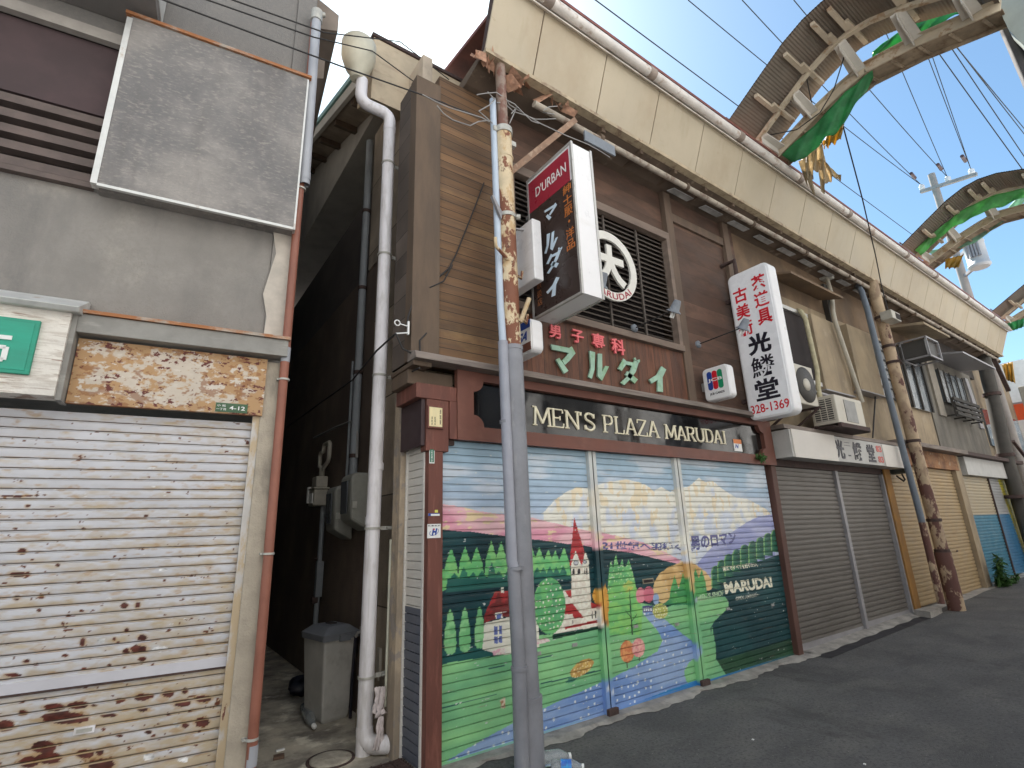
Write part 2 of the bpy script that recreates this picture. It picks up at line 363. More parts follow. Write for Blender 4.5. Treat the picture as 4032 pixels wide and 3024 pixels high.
mb = MB(L); mb.prism([(-.14 + .02 * math.sin(i * 2.1) + .012 * math.sin(i * 5.3), -.003, 2.78 + i * .16) for i in range(15)] + [(.0, -.003, 5.02), (.0, -.003, 2.78)], (0, .003, 0)); obj('render_patch', mb, mat('pale_patch', (.50, .45, .39), .9, var=.12, scale=9), H1)
mb = MB(L); mb.box(-1.13, -.02, -.12, .018, 3.58, 4.88); sb = obj('shutter_box', mb, M['box_panel'], H1, .004)
mb = MB(L); mb.box(-1.15, -1.118, -.125, -.06, 3.575, 4.86); mb.box(-1.118, -.022, -.124, -.1, 3.565, 3.583); mb.box(-.028, -.016, -.124, -.02, 3.565, 4.87); obj('edge_trim', mb, M['edge_metal'], sb)
mb = MB(L); mb.box(-1.16, -.0, -.135, .018, 4.882, 4.905); obj('top_flashing', mb, M['rust_edge'], sb)
mb = MB(L); mb.box(-6, -1.17, .10, .15, 3.6, 4.78); g = obj('window_recess', mb, M['void'], H1)
mb = MB(L)
for k in range(5): mb.box(-6, -1.16, .02, .09, 3.66 + k * .105, 3.715 + k * .105)
mb.box(-6, -1.16, -.02, .09, 3.60, 3.635)
obj('louver', mb, M['dark_louver'], H1, label='dark louver slats across the lower part of the window')
mb = MB(L); mb.box(-6, -1.16, .03, .11, 4.16, 4.70); obj('window_board', mb, mat('maroon_board', (.075, .05, .052), .85, var=.2, scale=3), H1)
mb = MB(L); mb.box(-6, -1.13, -.03, .018, 4.70, 4.78); obj('head_beam', mb, mat('beam_grey', (.34, .31, .28), .85, var=.15, scale=5), H1)
mb = MB(L); mb.box(-6, -.99, -.45, .018, 4.93, 5.30); obj('window_hood', mb, mat('hood_grey', (.19, .175, .165), .85, var=.2, scale=2), H1, .006)
mb = MB(L); mb.box(-6, -.985, -.46, -.43, 5.30, 5.33); mb.box(-1.0, -.985, -.452, .0, 5.0, 5.3); obj('hood_trim', mb, M['edge_metal'], H1)
mb = MB(L); mb.box(-1.08, .01, -.10, .018, 2.645, 2.755); obj('ledge', mb, M['ledge_l'], H1, .004)
mb = MB(L); mb.box(-1.09, .02, -.115, .018, 2.757, 2.777); obj('ledge_flashing', mb, M['rust_edge'], H1)
mb = MB(L); mb.box(-1.07, -.10, -.0335, .0, 2.255, 2.63); fb_ = obj('fascia_board', mb, M['rust_edge'], H1, label='rust eaten sheet metal board over the shutter')
def board_raster():
    W_, H_ = 480, 190; U, Z = np.meshgrid(np.linspace(0, 1, W_), np.linspace(0, 1, H_))
    def nz(su, sz, seed, oct_=5):
        out = np.zeros(U.shape); amp = 1; tot = 0
        for o in range(oct_):
            g = np.random.default_rng(seed + o).random((600, 600)); fx, fz = U / su * 2 ** o, Z / sz * 2 ** o; ix, iz = fx.astype(int) % 599, fz.astype(int) % 599; tx, tz = fx % 1, fz % 1; tx = tx * tx * (3 - 2 * tx); tz = tz * tz * (3 - 2 * tz)
            out += amp * ((g[iz, ix] * (1 - tx) + g[iz, ix + 1] * tx) * (1 - tz) + (g[iz + 1, ix] * (1 - tx) + g[iz + 1, ix + 1] * tx) * tz); tot += amp; amp *= .62
        return out / tot
    c = np.zeros((H_, W_, 3)) + np.array([.56, .49, .41]); c += (nz(.1, .2, 1)[..., None] - .5) * .14
    inside = 1 / (1 + np.exp(-np.minimum(np.minimum(U - .40, .66 - U) * 40, np.minimum(Z - .16, .80 - Z) * 16) * 1.2))
    edge = np.clip(1 - np.minimum(np.minimum(U, 1 - U) * 12, np.minimum(Z, 1 - Z) * 7), 0, 1)
    r = .5 * nz(.13, .2, 20) + .5 * nz(.04, .07, 25) - inside * .15 + edge * .12; k = np.clip((r - .445) / .07, 0, 1)[..., None] * .9; c = c * (1 - k) + np.array([.43, .25, .11]) * k
    r = nz(.05, .07, 40) - inside * .07; k = np.clip((r - .575) / .05, 0, 1)[..., None] * .7; c = c * (1 - k) + np.array([.26, .11, .045]) * k
    r = nz(.035, .06, 60) + .10 * np.exp(-((U - .53) / .16) ** 2 - ((Z - .07) / .07) ** 2) + .07 * np.exp(-((U - .52) / .2) ** 2 - ((Z - .84) / .09) ** 2) - .02; c[r > .655] = (.14, .04, .033)
    h = (nz(.05, .08, 80) > .70); c[h] = (.60, .54, .47); return c
bimg = board_raster(); uz = []
mb = MB(Lrec); mb.add([(-1.07 + .97 * i / 320, -.035, 2.255 + .375 * j / 125) for j in range(126) for i in range(321)], [(j * 321 + i, j * 321 + i + 1, (j + 1) * 321 + i + 1, (j + 1) * 321 + i) for j in range(125) for i in range(320)])
M['rust_board'] = mat('rust_board', (1, 1, 1), .75, var=.05, scale=9, attr='paint')
raster_obj('board_face', mb, np.array(uz), M['rust_board'], fb_, bimg, -1.07, 2.255, .97 / 480) if False else None
o = obj('board_face', mb, M['rust_board'], fb_); uz_ = np.array(uz); cc = np.ones((len(uz_), 4)); cc[:, :3] = bimg[np.clip(((uz_[:, 1] - 2.255) / .375 * 189).astype(int), 0, 189), np.clip(((uz_[:, 0] + 1.07) / .97 * 479).astype(int), 0, 479)]
at = o.data.color_attributes.new("paint", 'FLOAT_COLOR', 'POINT'); at.data.foreach_set('color', cc.astype(np.float32).ravel())
HU0, HU1, HZ0, HZ1, HR = -2.60, -.14, .20, 2.24, .0025
def left_raster():
    W_, H_ = int((HU1 - HU0) / HR), int((HZ1 - HZ0) / HR); U, Z = np.meshgrid(HU0 + (np.arange(W_) + .5) * HR, HZ0 + (np.arange(H_) + .5) * HR)
    n_ = round(2.24 / .0532); pit = 2.24 / n_; row = np.floor((Z + .02) / pit).astype(int); fr = (Z + .02) / pit - row
    def nz(su, sv, seed, oct_=4):            # noise that starts afresh on every slat
        out = np.zeros(U.shape); amp = 1; tot = 0
        for o in range(oct_):
            g = np.random.default_rng(seed + o).random((n_ + 4, 8, 900)); fx = (U - HU0) / su * 2 ** o; fz = fr * 1.0 / sv * 2 ** o
            ix, iz = fx.astype(int) % 899, fz.astype(int) % 7; tx, tz = fx % 1, fz % 1; tx = tx * tx * (3 - 2 * tx); tz = tz * tz * (3 - 2 * tz); r = np.clip(row, 0, n_ + 3)
            out += amp * ((g[r, iz, ix] * (1 - tx) + g[r, iz, ix + 1] * tx) * (1 - tz) + (g[r, iz + 1, ix] * (1 - tx) + g[r, iz + 1, ix + 1] * tx) * tz); tot += amp; amp *= .55
        return out / tot
    low = np.clip((2.0 - Z) / 1.8, 0, 1)
    c = np.array([.55, .55, .58]) + (nz(.5, 2, 5)[..., None] - .5) * .10
    st = .5 * nz(.22, .8, 20) + .5 * nz(.05, .35, 160) + low * .20 + np.clip((U + .75) * .12, -.1, .1) + (.25 - np.abs(fr - .30)) * .22
    k = np.clip((st - .49) / .30, 0, 1)[..., None] * .85; c = c * (1 - k) + np.array([.45, .35, .215]) * k
    st = nz(.07, .5, 40) + low * .07; k = np.clip((st - .66) / .10, 0, 1)[..., None] * .55; c = c * (1 - k) + np.array([.40, .24, .10]) * k
    sp = nz(.025, .4, 60, 3) + low * .05; c[(sp > .79) & (nz(.16, 1, 80) > .52)] = (.12, .035, .015)
    e1, e2 = nz(.03, .3, 100), nz(.06, .4, 120)
    c[(e2 > .82) & (e1 > .5)] = (.66, .66, .66)
    k = np.clip(1 - np.abs(fr - .13) / .10, 0, 1)[..., None] * np.clip((e2 - .30) * 4, .25, .85)[..., None]; c = c * (1 - k) + np.array([.24, .15, .085]) * k   # rust along the slat joints, with groove shade painted into the same brown
    sc = 1 / 2.0109
    def blobs(cv, lst, col, halo=True):
        for x, y, rx, ry in lst:
            u, z = onL(cv(x, y), .045); ua, za = onL(cv(x + rx, y), .045); ub, zb = onL(cv(x, y - ry), .045); ru, rz = abs(ua - u), abs(zb - z)
            slope = (za - z) / (ua - u); d = ((U - u) / ru) ** 2 + ((Z - z - slope * (U - u)) / rz) ** 2
            if halo: h = np.clip(1.9 - d * .8 + (e2 - .5) * 2, 0, 1)[..., None] * .6; c[:] = c * (1 - h) + np.array([.42, .27, .12]) * h
        for x, y, rx, ry in lst:
            u, z = onL(cv(x, y), .045); ua, za = onL(cv(x + rx, y), .045); ub, zb = onL(cv(x, y - ry), .045); ru, rz = abs(ua - u), abs(zb - z); slope = (za - z) / (ua - u)
            d = ((U - u) / ru) ** 2 + ((Z - z - slope * (U - u)) / rz) ** 2 + (e1 - .5) * .9 + (e2 - .5) * .5
            m = (d < 1.1) & (fr > .10); v_ = np.clip(.75 + (nz(.03, .3, 140) - .5) * 1.6, .4, 1.4); c[m] = np.array(col) * v_[m][:, None]
    blobs(A_, [(175, 1350, 34, 24), (220, 990, 18, 12), (1158, 1068, 16, 9), (60, 912, 55, 9), (140, 915, 40, 10), (225, 908, 30, 8), (295, 905, 12, 10), (355, 903, 18, 5), (455, 1460, 14, 14), (120, 1168, 18, 9), (660, 1172, 16, 10), (1960, 490, 14, 14)], (.11, .028, .016))
    blobs(B_, [(140, 75, 66, 22), (222, 75, 18, 20), (130, 262, 26, 20), (325, 255, 24, 13), (310, 360, 16, 14), (985, 322, 30, 20), (1090, 318, 20, 20), (495, 462, 12, 11), (1005, 518, 20, 17), (655, 610, 20, 30), (905, 588, 15, 14), (935, 615, 16, 9), (1125, 578, 34, 24), (998, 688, 24, 24), (1098, 668, 64, 30), (210, 765, 26, 15), (1125, 745, 28, 18), (515, 718, 22, 11), (665, 822, 16, 11), (865, 795, 16, 12), (100, 873, 58, 15), (430, 1130, 78, 30), (620, 1110, 78, 28), (180, 1170, 34, 21), (745, 1115, 22, 11), (955, 1072, 34, 16), (1130, 1048, 58, 27), (1195, 1040, 24, 17), (1330, 1022, 42, 27), (1465, 1000, 22, 23), (520, 1212, 172, 48), (40, 1275, 74, 40), (830, 1195, 32, 15), (890, 1190, 32, 13), (1130, 1145, 38, 19), (1440, 1092, 66, 29), (1605, 1062, 60, 28), (1600, 1243, 54, 36), (1465, 1272, 28, 19), (820, 1303, 14, 11), (1175, 1325, 24, 13), (945, 1352, 22, 11), (345, 1445, 94, 46), (470, 1420, 22, 11), (675, 1495, 64, 36), (790, 1485, 27, 21), (230, 1560, 74, 42), (385, 1530, 104, 42), (800, 1580, 104, 42), (150, 1495, 12, 14)], (.115, .026, .016))
    blobs(B_, [(1290, 40, 30, 12), (1260, 665, 60, 20), (800, 600, 30, 18), (140, 1260, 24, 14), (730, 1195, 26, 14), (1180, 1520, 40, 26), (1450, 1540, 40, 20), (1390, 1270, 30, 16)], (.74, .74, .74), False)
    return c, W_, H_
A_ = Q(0, 1500, .49729); B_ = Q(0, 2224, .49729)
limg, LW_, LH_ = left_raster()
def raster_obj(name, mb, pts, m, parent, im, x0, z0, res):
    o = obj(name, mb, m, parent); c = np.ones((len(pts), 4)); i = np.clip(((pts[:, 0] - x0) / res).astype(int), 0, im.shape[1] - 1); j = np.clip(((pts[:, 1] - z0) / res).astype(int), 0, im.shape[0] - 1); c[:, :3] = im[j, i]
    at = o.data.color_attributes.new("paint", 'FLOAT_COLOR', 'POINT'); at.data.foreach_set('color', c.astype(np.float32).ravel()); return o
M['rusted_slats'] = mat('rusted_slats', (1, 1, 1), .48, var=.06, scale=6, attr='paint', spec=.45)
uz = []
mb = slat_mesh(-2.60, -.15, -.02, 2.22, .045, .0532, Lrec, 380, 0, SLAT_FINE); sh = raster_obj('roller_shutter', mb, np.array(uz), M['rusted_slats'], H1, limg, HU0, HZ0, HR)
mb = slat_mesh(-3.6, -2.60, -.02, 2.22, .045, .0532, L, 1); obj('shutter_rest', mb, M['rusty_shutter'], sh)
mb = MB(L); mb.box(-2.6, -.15, .036, .06, .824, .872); obj('plain_slat', mb, mat('clean_slat', (.56, .55, .59), .4, var=.05), sh)
mb = MB(L); mb.box(-2.6, -.15, .0345, .04, .813, .8235); obj('slat_seam', mb, M['dark_rust'], sh)
mb = MB(L); mb.box(-.15, -.108, -.005, .03, 0, 2.255); obj('guide_rail', mb, mat('rail_rusty', (.50, .48, .46), .5, .2, var=.12, scale=6, layers=[((.45, .33, .18), (12, 12, 5), .52, .08, .8, (.2, 1.7, .15)), ((.12, .03, .02), (22, 22, 7), .66, .02, .95, (.2, 1.6, .08))]), sh)
mb = MB(L); mb.box(-.79, -.707, .034, .05, .602, .633); hh = obj('pull_handle', mb, M['white_pvc'], sh)
mb = MB(L); mb.box(-.78, -.717, .031, .034, .610, .626); obj('handle_slot', mb, M['bracket'], hh)
# roof edge along the alley
mb = MB(L)
mb.prism([(.0, .2, 5.75), (.20, .2, 5.82), (.20, .2, 6.0), (0, .2, 6.1)], (0, 6, 0)); mb.prism([(.0, .35, 5.35), (.13, .35, 5.40), (.13, .35, 5.6), (0, .35, 5.6)], (0, 6, 0))
obj('side_eave', mb, mat('eave_grey', (.22, .18, .15), .85, var=.2, scale=3), H1)
# white weathered sign over the shutter
s = thing('wooden_shop_sign', 'peeling white wooden signboard with a green panel ending in the figure 5', 'sign', tuple(L(-1.9, -.1, 2.27)))
mb = MB(L); mb.box(-2.6, -1.10, -.13, .0, 2.265, 2.745); obj('board', mb, M['peel_white'], s, .003)
mb = MB(L); mb.box(-1.10, -1.075, -.11, .018, 2.25, 2.76); obj('end_board', mb, M['ledge_l'], s)
mb = MB(L); mb.box(-2.6, -1.215, -.148, -.128, 2.365, 2.665); f_ = obj('green_panel', mb, M['sign_teal'], s, .003)
mb = MB(L); mb.box(-2.6, -1.235, -.1505, -.148, 2.385, 2.645); obj('panel_face', mb, mat('teal_face', (.035, .33, .225), .6, var=.1, scale=(4, 4, 20)), f_)
mb = MB(L)
for q in ((-1.45, -1.31, 2.54, 2.562), (-1.45, -1.425, 2.49, 2.54), (-1.45, -1.325, 2.488, 2.508), (-1.335, -1.312, 2.43, 2.50), (-1.45, -1.325, 2.42, 2.441)): mb.box(q[0], q[1], -.156, -.1504, q[2], q[3])
obj('lettering', mb, M['white_paint'], f_)
mb = MB(L); mb.prism([(-2.6, -.19, 2.76), (-2.6, -.02, 2.86), (-2.6, .015, 2.86), (-2.6, .015, 2.75), (-2.6, -.17, 2.735)], (1.54, 0, 0)); obj('cap', mb, M['edge_metal'], s, .004)
# address plate
s = thing('address_plate', 'small green address plate reading 4-12 on the rusty board', 'plate', tuple(L(-.27, -.04, 2.285)))
mb = MB(L); mb.box(-.36, -.185, -.040, -.0352, 2.262, 2.318); obj('plate', mb, M['address_green'], s)
mb = MB()
tu = lambda a: LU * a
put_text(mb, "4-12", L(-.285, -.0402, 2.278), tu(.085), (0, 0, .024), .012, .001, -LN)
put_text(mb, "小 松", L(-.353, -.0402, 2.294), tu(.048), (0, 0, .014), .006, .001, -LN)
put_text(mb, "一丁目", L(-.355, -.0402, 2.272), tu(.052), (0, 0, .013), .006, .001, -LN)
obj('lettering', mb, M['white_paint'], s)
# drain pipes of the left house
s = thing('drain_pipe', 'reddish brown drain pipe at the corner of the grey house', 'pipe', (.675, -.06, 0))
mb = MB(); mb.tube([(.675, -.05, 0), (.668, -.05, .9), (.655, -.05, 2.9), (.645, -.04, 5.6)], .028, 14); obj('pipe', mb, M['red_pipe'], s)
mb = MB(); mb.tube([(.657, -.05, 2.62), (.657, -.05, 2.72)], .0295, 14); mb.tube([(.674, -.05, .33), (.674, -.05, .43)], .0295, 14); obj('joint_sleeve', mb, M['grey_pvc'], s)
for z in (.46, 1.42, 2.50, 3.95):
    mb = MB(); mb.tube([(.66 + .008 * (1 - z / 3), -.05, z - .006), (.66 + .008 * (1 - z / 3), -.05, z + .006)], .034, 14); mb.box(.62, .64, -.05, .0, z - .006, z + .006); obj('pipe_clip', mb, M['bracket'], s)
s = thing('overflow_pipe', 'short grey pipe with an open end beside the boxed panel', 'pipe', tuple(L(.03, -.05, 3.95)))
mb = MB(); mb.tube([L(.022, -.07, 3.98), L(.02, -.07, 4.1), L(.0, -.07, 5.55)], .036, 14, caps=False); mb.tube([L(.022, -.07, 3.98), L(.02, -.07, 4.1)], .029, 14, caps=False); mb.tube([L(.02, -.07, 4.08), L(.022, -.07, 4.02)], .039, 14, caps=False)
obj('pipe', mb, M['grey_pvc'], s)
mb = MB(); mb.tube([L(.0, -.07, 5.52), L(0, -.07, 5.62)], .045, 12); mb.tube([L(0, -.07, 5.6), L(.06, -.07, 5.62)], .02, 10); obj('fitting', mb, M['bracket'], s)

# ------------------------------------------------------------------ MURAL raster: paint laid on the shutter slats (x, z on the shop front)
S1 = lambda c: ((c / 255 + .055) / 1.055) ** 2.4 if c > 10 else c / 255 / 12.92
def lin(r, g, b): c = np.array([S1(r), S1(g), S1(b)]); return np.minimum(.86, c * 1.0 + .05 * c.mean() + .008)
MX0, MX1, MZ0, MZ1, MR = 1.80, 6.45, -.08, 2.30, .004
MW, MH = int((MX1 - MX0) / MR), int((MZ1 - MZ0) / MR)
img = np.zeros((MH, MW, 3)); gx_, gz_ = np.meshgrid(MX0 + (np.arange(MW) + .5) * MR, MZ0 + (np.arange(MH) + .5) * MR)
def smooth_noise(sx, sz, seed, oct_=3):
    r = np.random.default_rng(seed); out = np.zeros((MH, MW)); amp = 1
    for o in range(oct_):
        nx, nz_ = int((MX1 - MX0) / sx * 2 ** o) + 3, int((MZ1 - MZ0) / sz * 2 ** o) + 3
        g = r.random((nz_, nx)); fx = (gx_ - MX0) / sx * 2 ** o; fz = (gz_ - MZ0) / sz * 2 ** o
        ix, iz = fx.astype(int), fz.astype(int); tx, tz = fx - ix, fz - iz; tx = tx * tx * (3 - 2 * tx); tz = tz * tz * (3 - 2 * tz)
        out += amp * ((g[iz, ix] * (1 - tx) + g[iz, ix + 1] * tx) * (1 - tz) + (g[iz + 1, ix] * (1 - tx) + g[iz + 1, ix + 1] * tx) * tz); amp *= .5
    return out / (2 - 2 ** (1 - oct_))
NZ1, NZ2, NZ3, NZ4 = smooth_noise(.5, .12, 1), smooth_noise(.10, .14, 2), smooth_noise(.05, .04, 3), smooth_noise(.02, .02, 4, 2)
def xz(p): q = onY(p, .03); return (q[0], q[2])
def mask_poly(pts, px=True):
    P = np.array([xz(p) for p in pts] if px else pts); m = np.zeros((MH, MW), bool)
    x0, x1 = max(0, int((P[:, 0].min() - MX0) / MR) - 1), min(MW, int((P[:, 0].max() - MX0) / MR) + 2)
    z0, z1 = max(0, int((P[:, 1].min() - MZ0) / MR) - 1), min(MH, int((P[:, 1].max() - MZ0) / MR) + 2)
    if x1 <= x0 or z1 <= z0: return m
    X, Z = gx_[z0:z1, x0:x1], gz_[z0:z1, x0:x1]; s = np.zeros(X.shape, bool)
    for i in range(len(P)):
        a, b = P[i - 1], P[i]
        if a[1] == b[1]: continue
        c = (a[1] > Z) != (b[1] > Z); s ^= c & (X < (b[0] - a[0]) * (Z - a[1]) / (b[1] - a[1]) + a[0])
    m[z0:z1, x0:x1] = s; return m
def ell(cv, c, rx, ry, rot=0):                 # ellipse given in the same picture frame as the traced outlines
    w = np.linspace(0, 2 * math.pi, 28)[:-1]; cr, sr = math.cos(rot), math.sin(rot)
    return [cv(c[0] + rx * math.cos(t) * cr - ry * math.sin(t) * sr, c[1] + rx * math.cos(t) * sr + ry * math.sin(t) * cr) for t in w]
def paint(m, col, col2=None, nz=None, lo=.4, hi=.6):
    c = np.array(col) if nz is None else np.array(col) + (np.array(col2) - np.array(col)) * np.clip((nz - lo) / (hi - lo), 0, 1)[..., None][m]
    img[m] = c
def dots(m, col, step=.05, r=.008, seed=5, p=.8):
    rr = np.random.default_rng(seed); ix, iz = np.floor(gx_ / step).astype(int), np.floor(gz_ / step).astype(int)
    jx = rr.random((400, 400)); jz = rr.random((400, 400)); on = rr.random((400, 400)) < p
    cx = (ix + .25 + .5 * jx[iz % 400, ix % 400]) * step; cz = (iz + .25 + .5 * jz[iz % 400, ix % 400]) * step
    img[m & on[iz % 400, ix % 400] & ((gx_ - cx) ** 2 + (gz_ - cz) ** 2 < r * r)] = col
def P3(l_): return [C3(*p) for p in l_]
def P4(l_): return [C4(*p) for p in l_]
def P12(l_): return [T(1, 2, *p) for p in l_]
def P22(l_): return [T(2, 2, *p) for p in l_]
t12 = lambda x, y: T(1, 2, x, y); t22 = lambda x, y: T(2, 2, x, y)
allm = np.ones((MH, MW), bool)
k_ = np.clip((gz_ - 1.2) / 1.0, 0, 1)[..., None]
img[:] = lin(186, 198, 224) * (1 - k_) + lin(150, 180, 198) * k_
img[:] = img + (lin(222, 224, 230) - img) * np.clip((NZ1 - .5) / .3, 0, .5)[..., None]
m = mask_poly(P3([(1005, 605), (1100, 500), (1200, 430), (1290, 390), (1400, 400)]) + P4([(100, 375), (200, 345), (360, 323), (470, 345), (540, 375), (600, 425), (660, 385), (740, 430), (800, 395), (900, 385), (985, 308), (1040, 345), (1105, 335), (1180, 400), (1310, 480), (1400, 490), (1560, 575), (1620, 640), (1620, 1100), (-400, 1100)]) + P3([(1000, 900)]))
paint(m, lin(244, 230, 218), lin(210, 216, 228), NZ2 + np.clip((1.45 - gz_) * .5, -.25, .3), .45, .62)
mo = m & (smooth_noise(.06, .13, 9) + np.clip((gz_ - 1.5) * .25, -.15, .12) > .66); paint(mo, lin(240, 218, 186))
m = mask_poly(P4([(1640, 620), (1500, 640), (1400, 690), (1250, 790), (1100, 900), (980, 1035), (960, 1160), (1640, 1260)])); paint(m, lin(150, 156, 202), lin(176, 180, 214), NZ1)
m = mask_poly(P3([(100, 525), (300, 560), (500, 605), (900, 650), (1250, 735), (1420, 770)]) + P4([(140, 778), (300, 812), (500, 860), (700, 950), (870, 1040), (870, 1200), (-350, 1200)]) + P3([(100, 1200)]))
paint(m, lin(226, 152, 174), lin(236, 186, 192), NZ1); paint(m & (smooth_noise(.1, .03, 13) > .66), lin(236, 208, 166))
m = mask_poly(P3([(100, 753), (350, 770), (600, 800), (880, 832), (1250, 880), (1420, 903)]) + P4([(160, 922), (400, 950), (770, 1040), (860, 1062), (900, 1700), (-400, 1700)]) + P12([(600, 1100)])); paint(m, lin(16, 66, 72), lin(10, 52, 60), NZ1)
paint(mask_poly(P4([(585, 1300), (605, 1200), (650, 1130), (720, 1080), (800, 1045), (890, 1025), (960, 1055), (1050, 1120), (1100, 1190), (1110, 1270), (1000, 1330), (880, 1360), (700, 1400), (600, 1350)])), lin(206, 166, 104), lin(224, 190, 130), NZ2)
m = mask_poly(P4([(1090, 1270), (1160, 1150), (1400, 1060), (1700, 960), (1800, 1659)]) + P22([(760, 1000), (100, 1200), (100, 700)]) + P4([(960, 1659), (960, 1300)])); paint(m, lin(20, 72, 76), lin(14, 60, 66), NZ1)
paint(mask_poly(P22([(150, 985), (720, 815), (780, 1010), (100, 1200)])), lin(36, 78, 52), lin(28, 66, 48), NZ1)
for i, (ax, ay) in enumerate([(1128, 1065), (1180, 1012), (1240, 962), (1308, 922), (1376, 882), (1446, 850), (1512, 818), (1578, 782), (1640, 750)]):
    e = lambda dx: [(ax - 38 + dx, ay + 50), (ax - 24 + dx, ay + 10), (ax + dx, ay), (ax + 24 + dx, ay + 12), (ax + 38, ay + 60), (ax + 44, ay + 200), (ax - 34 + dx, ay + 190)]
    paint(mask_poly(P4(e(0))), lin(128, 176, 110)); paint(mask_poly(P4(e(10))), lin(46, 112, 84), lin(20, 76, 72), gx_ * 0 + np.clip((gx_ - xz(C4(ax - 30, ay + 80))[0]) / .16, 0, 1), .1, .9)
# green meadow
GR, GR2 = lin(116, 184, 132), lin(142, 206, 140)
m = mask_poly(P12([(600, 1005), (700, 972), (860, 952), (1000, 935), (1080, 905), (1260, 800), (1500, 782), (1700, 742), (1745, 560), (2000, 600)]) + P4([(680, 1440), (760, 1400), (930, 1400), (985, 1330), (1210, 1330), (1238, 1370), (1242, 1420), (1195, 1470), (1120, 1540), (1085, 1600), (1090, 1659)]) + P22([(190, 740), (215, 870), (215, 950), (285, 1062), (0, 1250)]) + P12([(1310, 1600), (600, 1800)])); paint(m, GR, GR2, NZ1, .3, .7)
paint(mask_poly(P12([(637, 1000), (637, 880), (900, 880), (1060, 900), (960, 935), (800, 962), (700, 975)])), lin(24, 88, 86))
for a in ([(950, 1010), (1060, 990), (1060, 998), (955, 1022)], [(1260, 945), (1480, 905), (1400, 925), (1260, 958)], [(640, 1265), (1000, 1180), (1060, 1172), (650, 1276)], [(1290, 1108), (1700, 1018), (1700, 1026), (1290, 1120)]): paint(mask_poly(P12(a)), lin(30, 86, 82))
# river
m = mask_poly(P12([(1950, 650), (2030, 645), (2120, 715), (2212, 792)]) + P22([(55, 830), (110, 890), (112, 925), (40, 975), (10, 1030), (20, 1090), (60, 1140), (140, 1180), (0, 1260)]) + P12([(1310, 1620), (500, 1850), (640, 1642), (820, 1530), (1060, 1395), (1290, 1282), (1500, 1185), (1700, 1098), (1750, 1078), (1900, 1000), (2050, 900), (2080, 832), (2055, 775), (1990, 700)])); paint(m, lin(116, 150, 206), lin(150, 176, 216), NZ1); dots(m, lin(226, 232, 236), .07, .011, 3, .55)
paint(mask_poly(P12([(1290, 1480), (1730, 1330), (1740, 1400), (1290, 1600)])), lin(34, 124, 176), lin(70, 130, 180), NZ1)
paint(mask_poly(P12([(1740, 1300), (2212, 1120)]) + P22([(140, 1070), (150, 1200), (0, 1250)]) + P12([(1740, 1440)])), lin(30, 120, 186), lin(40, 136, 190), NZ1)
# trees, houses, church
def fir(cv, ax, ay, w, by, c, c2): paint(mask_poly([cv(ax, ay), cv(ax + w * .45, ay + (by - ay) * .5), cv(ax + w * .62, by), cv(ax - w * .62, by), cv(ax - w * .45, ay + (by - ay) * .5)]), c, c2, NZ3)
LG, LG2, MG = lin(104, 190, 116), lin(132, 202, 120), lin(34, 108, 90)
for ax, ay in ((210, 915), (330, 898), (430, 898), (555, 845), (640, 850), (720, 870), (800, 880), (900, 895), (968, 902), (1045, 922), (1105, 930), (1180, 903)): fir(C3, ax, ay, 100, 1160, LG, LG2)
paint(mask_poly(P3([(100, 1090), (210, 1100), (300, 1180), (180, 1260), (100, 1300)])), LG, LG2, NZ3)
for ax, ay in ((240, 1125), (320, 1075), (400, 1118), (475, 1108), (560, 1035), (620, 1105), (700, 1100), (780, 1090), (860, 1080), (950, 1072), (1003, 1072), (1060, 1066), (1115, 1072), (1175, 1062)): fir(C3, ax, ay, 62, 1185, MG, lin(48, 124, 98))
paint(mask_poly(P3([(180, 1180), (1240, 1150), (1240, 1180), (700, 1240), (160, 1300)])), lin(24, 92, 84))
for c_, rx, ry in (((706, 775), 42, 148), ((800, 762), 40, 146), ((896, 745), 34, 140)): paint(mask_poly([t12(c_[0] + dx * rx, c_[1] + dy * ry) for dx, dy in ((0, -1), (.4, -.75), (.8, -.1), (1, .5), (.8, .85), (.4, 1), (-.4, 1), (-.8, .85), (-1, .5), (-.8, -.1), (-.4, -.75))]), lin(112, 186, 122), lin(140, 204, 140), NZ3)
WH, RD = lin(238, 230, 214), lin(178, 46, 48)
paint(mask_poly(P12([(915, 895), (925, 720), (1270, 640), (1285, 880), (1060, 925)])), WH)
paint(mask_poly(P3([(585, 1288), (760, 1270), (905, 1400), (955, 1500), (665, 1500), (488, 1558), (500, 1480)])), RD, lin(120, 40, 40), NZ3 + np.clip((1.0 - gz_) * 2, -.2, .2))
paint(mask_poly(P3([(590, 1470), (650, 1462), (652, 1515), (592, 1525)])), WH); paint(mask_poly(P3([(600, 1482), (640, 1478), (640, 1512), (602, 1518)])), lin(90, 110, 180))
for a in ((990, 742, 1014, 796), (1022, 738, 1042, 792), (990, 806, 1012, 852), (1022, 802, 1042, 846)): paint(mask_poly(P12([(a[0], a[1]), (a[2], a[1]), (a[2], a[3]), (a[0], a[3])])), lin(96, 112, 176))
paint(mask_poly(P3([(640, 1250), (662, 1248), (662, 1300), (640, 1300)])), WH)
m = mask_poly(P12([(975, 900), (1060, 880), (1060, 925), (990, 932)])) | mask_poly(P12([(1258, 830), (1330, 815), (1355, 835), (1260, 862)])); paint(m, lin(226, 170, 184), lin(240, 220, 210), NZ4)
m = mask_poly(P3([(1090, 1650), (1160, 1275), (1245, 1265), (1240, 1060), (1392, 1050), (1418, 1420), (1480, 1405), (1500, 1580)])); m &= ~mask_poly(P3([(1390, 1000), (1600, 1000), (1600, 1420), (1418, 1430)])); paint(m, WH, lin(222, 212, 196), NZ4)
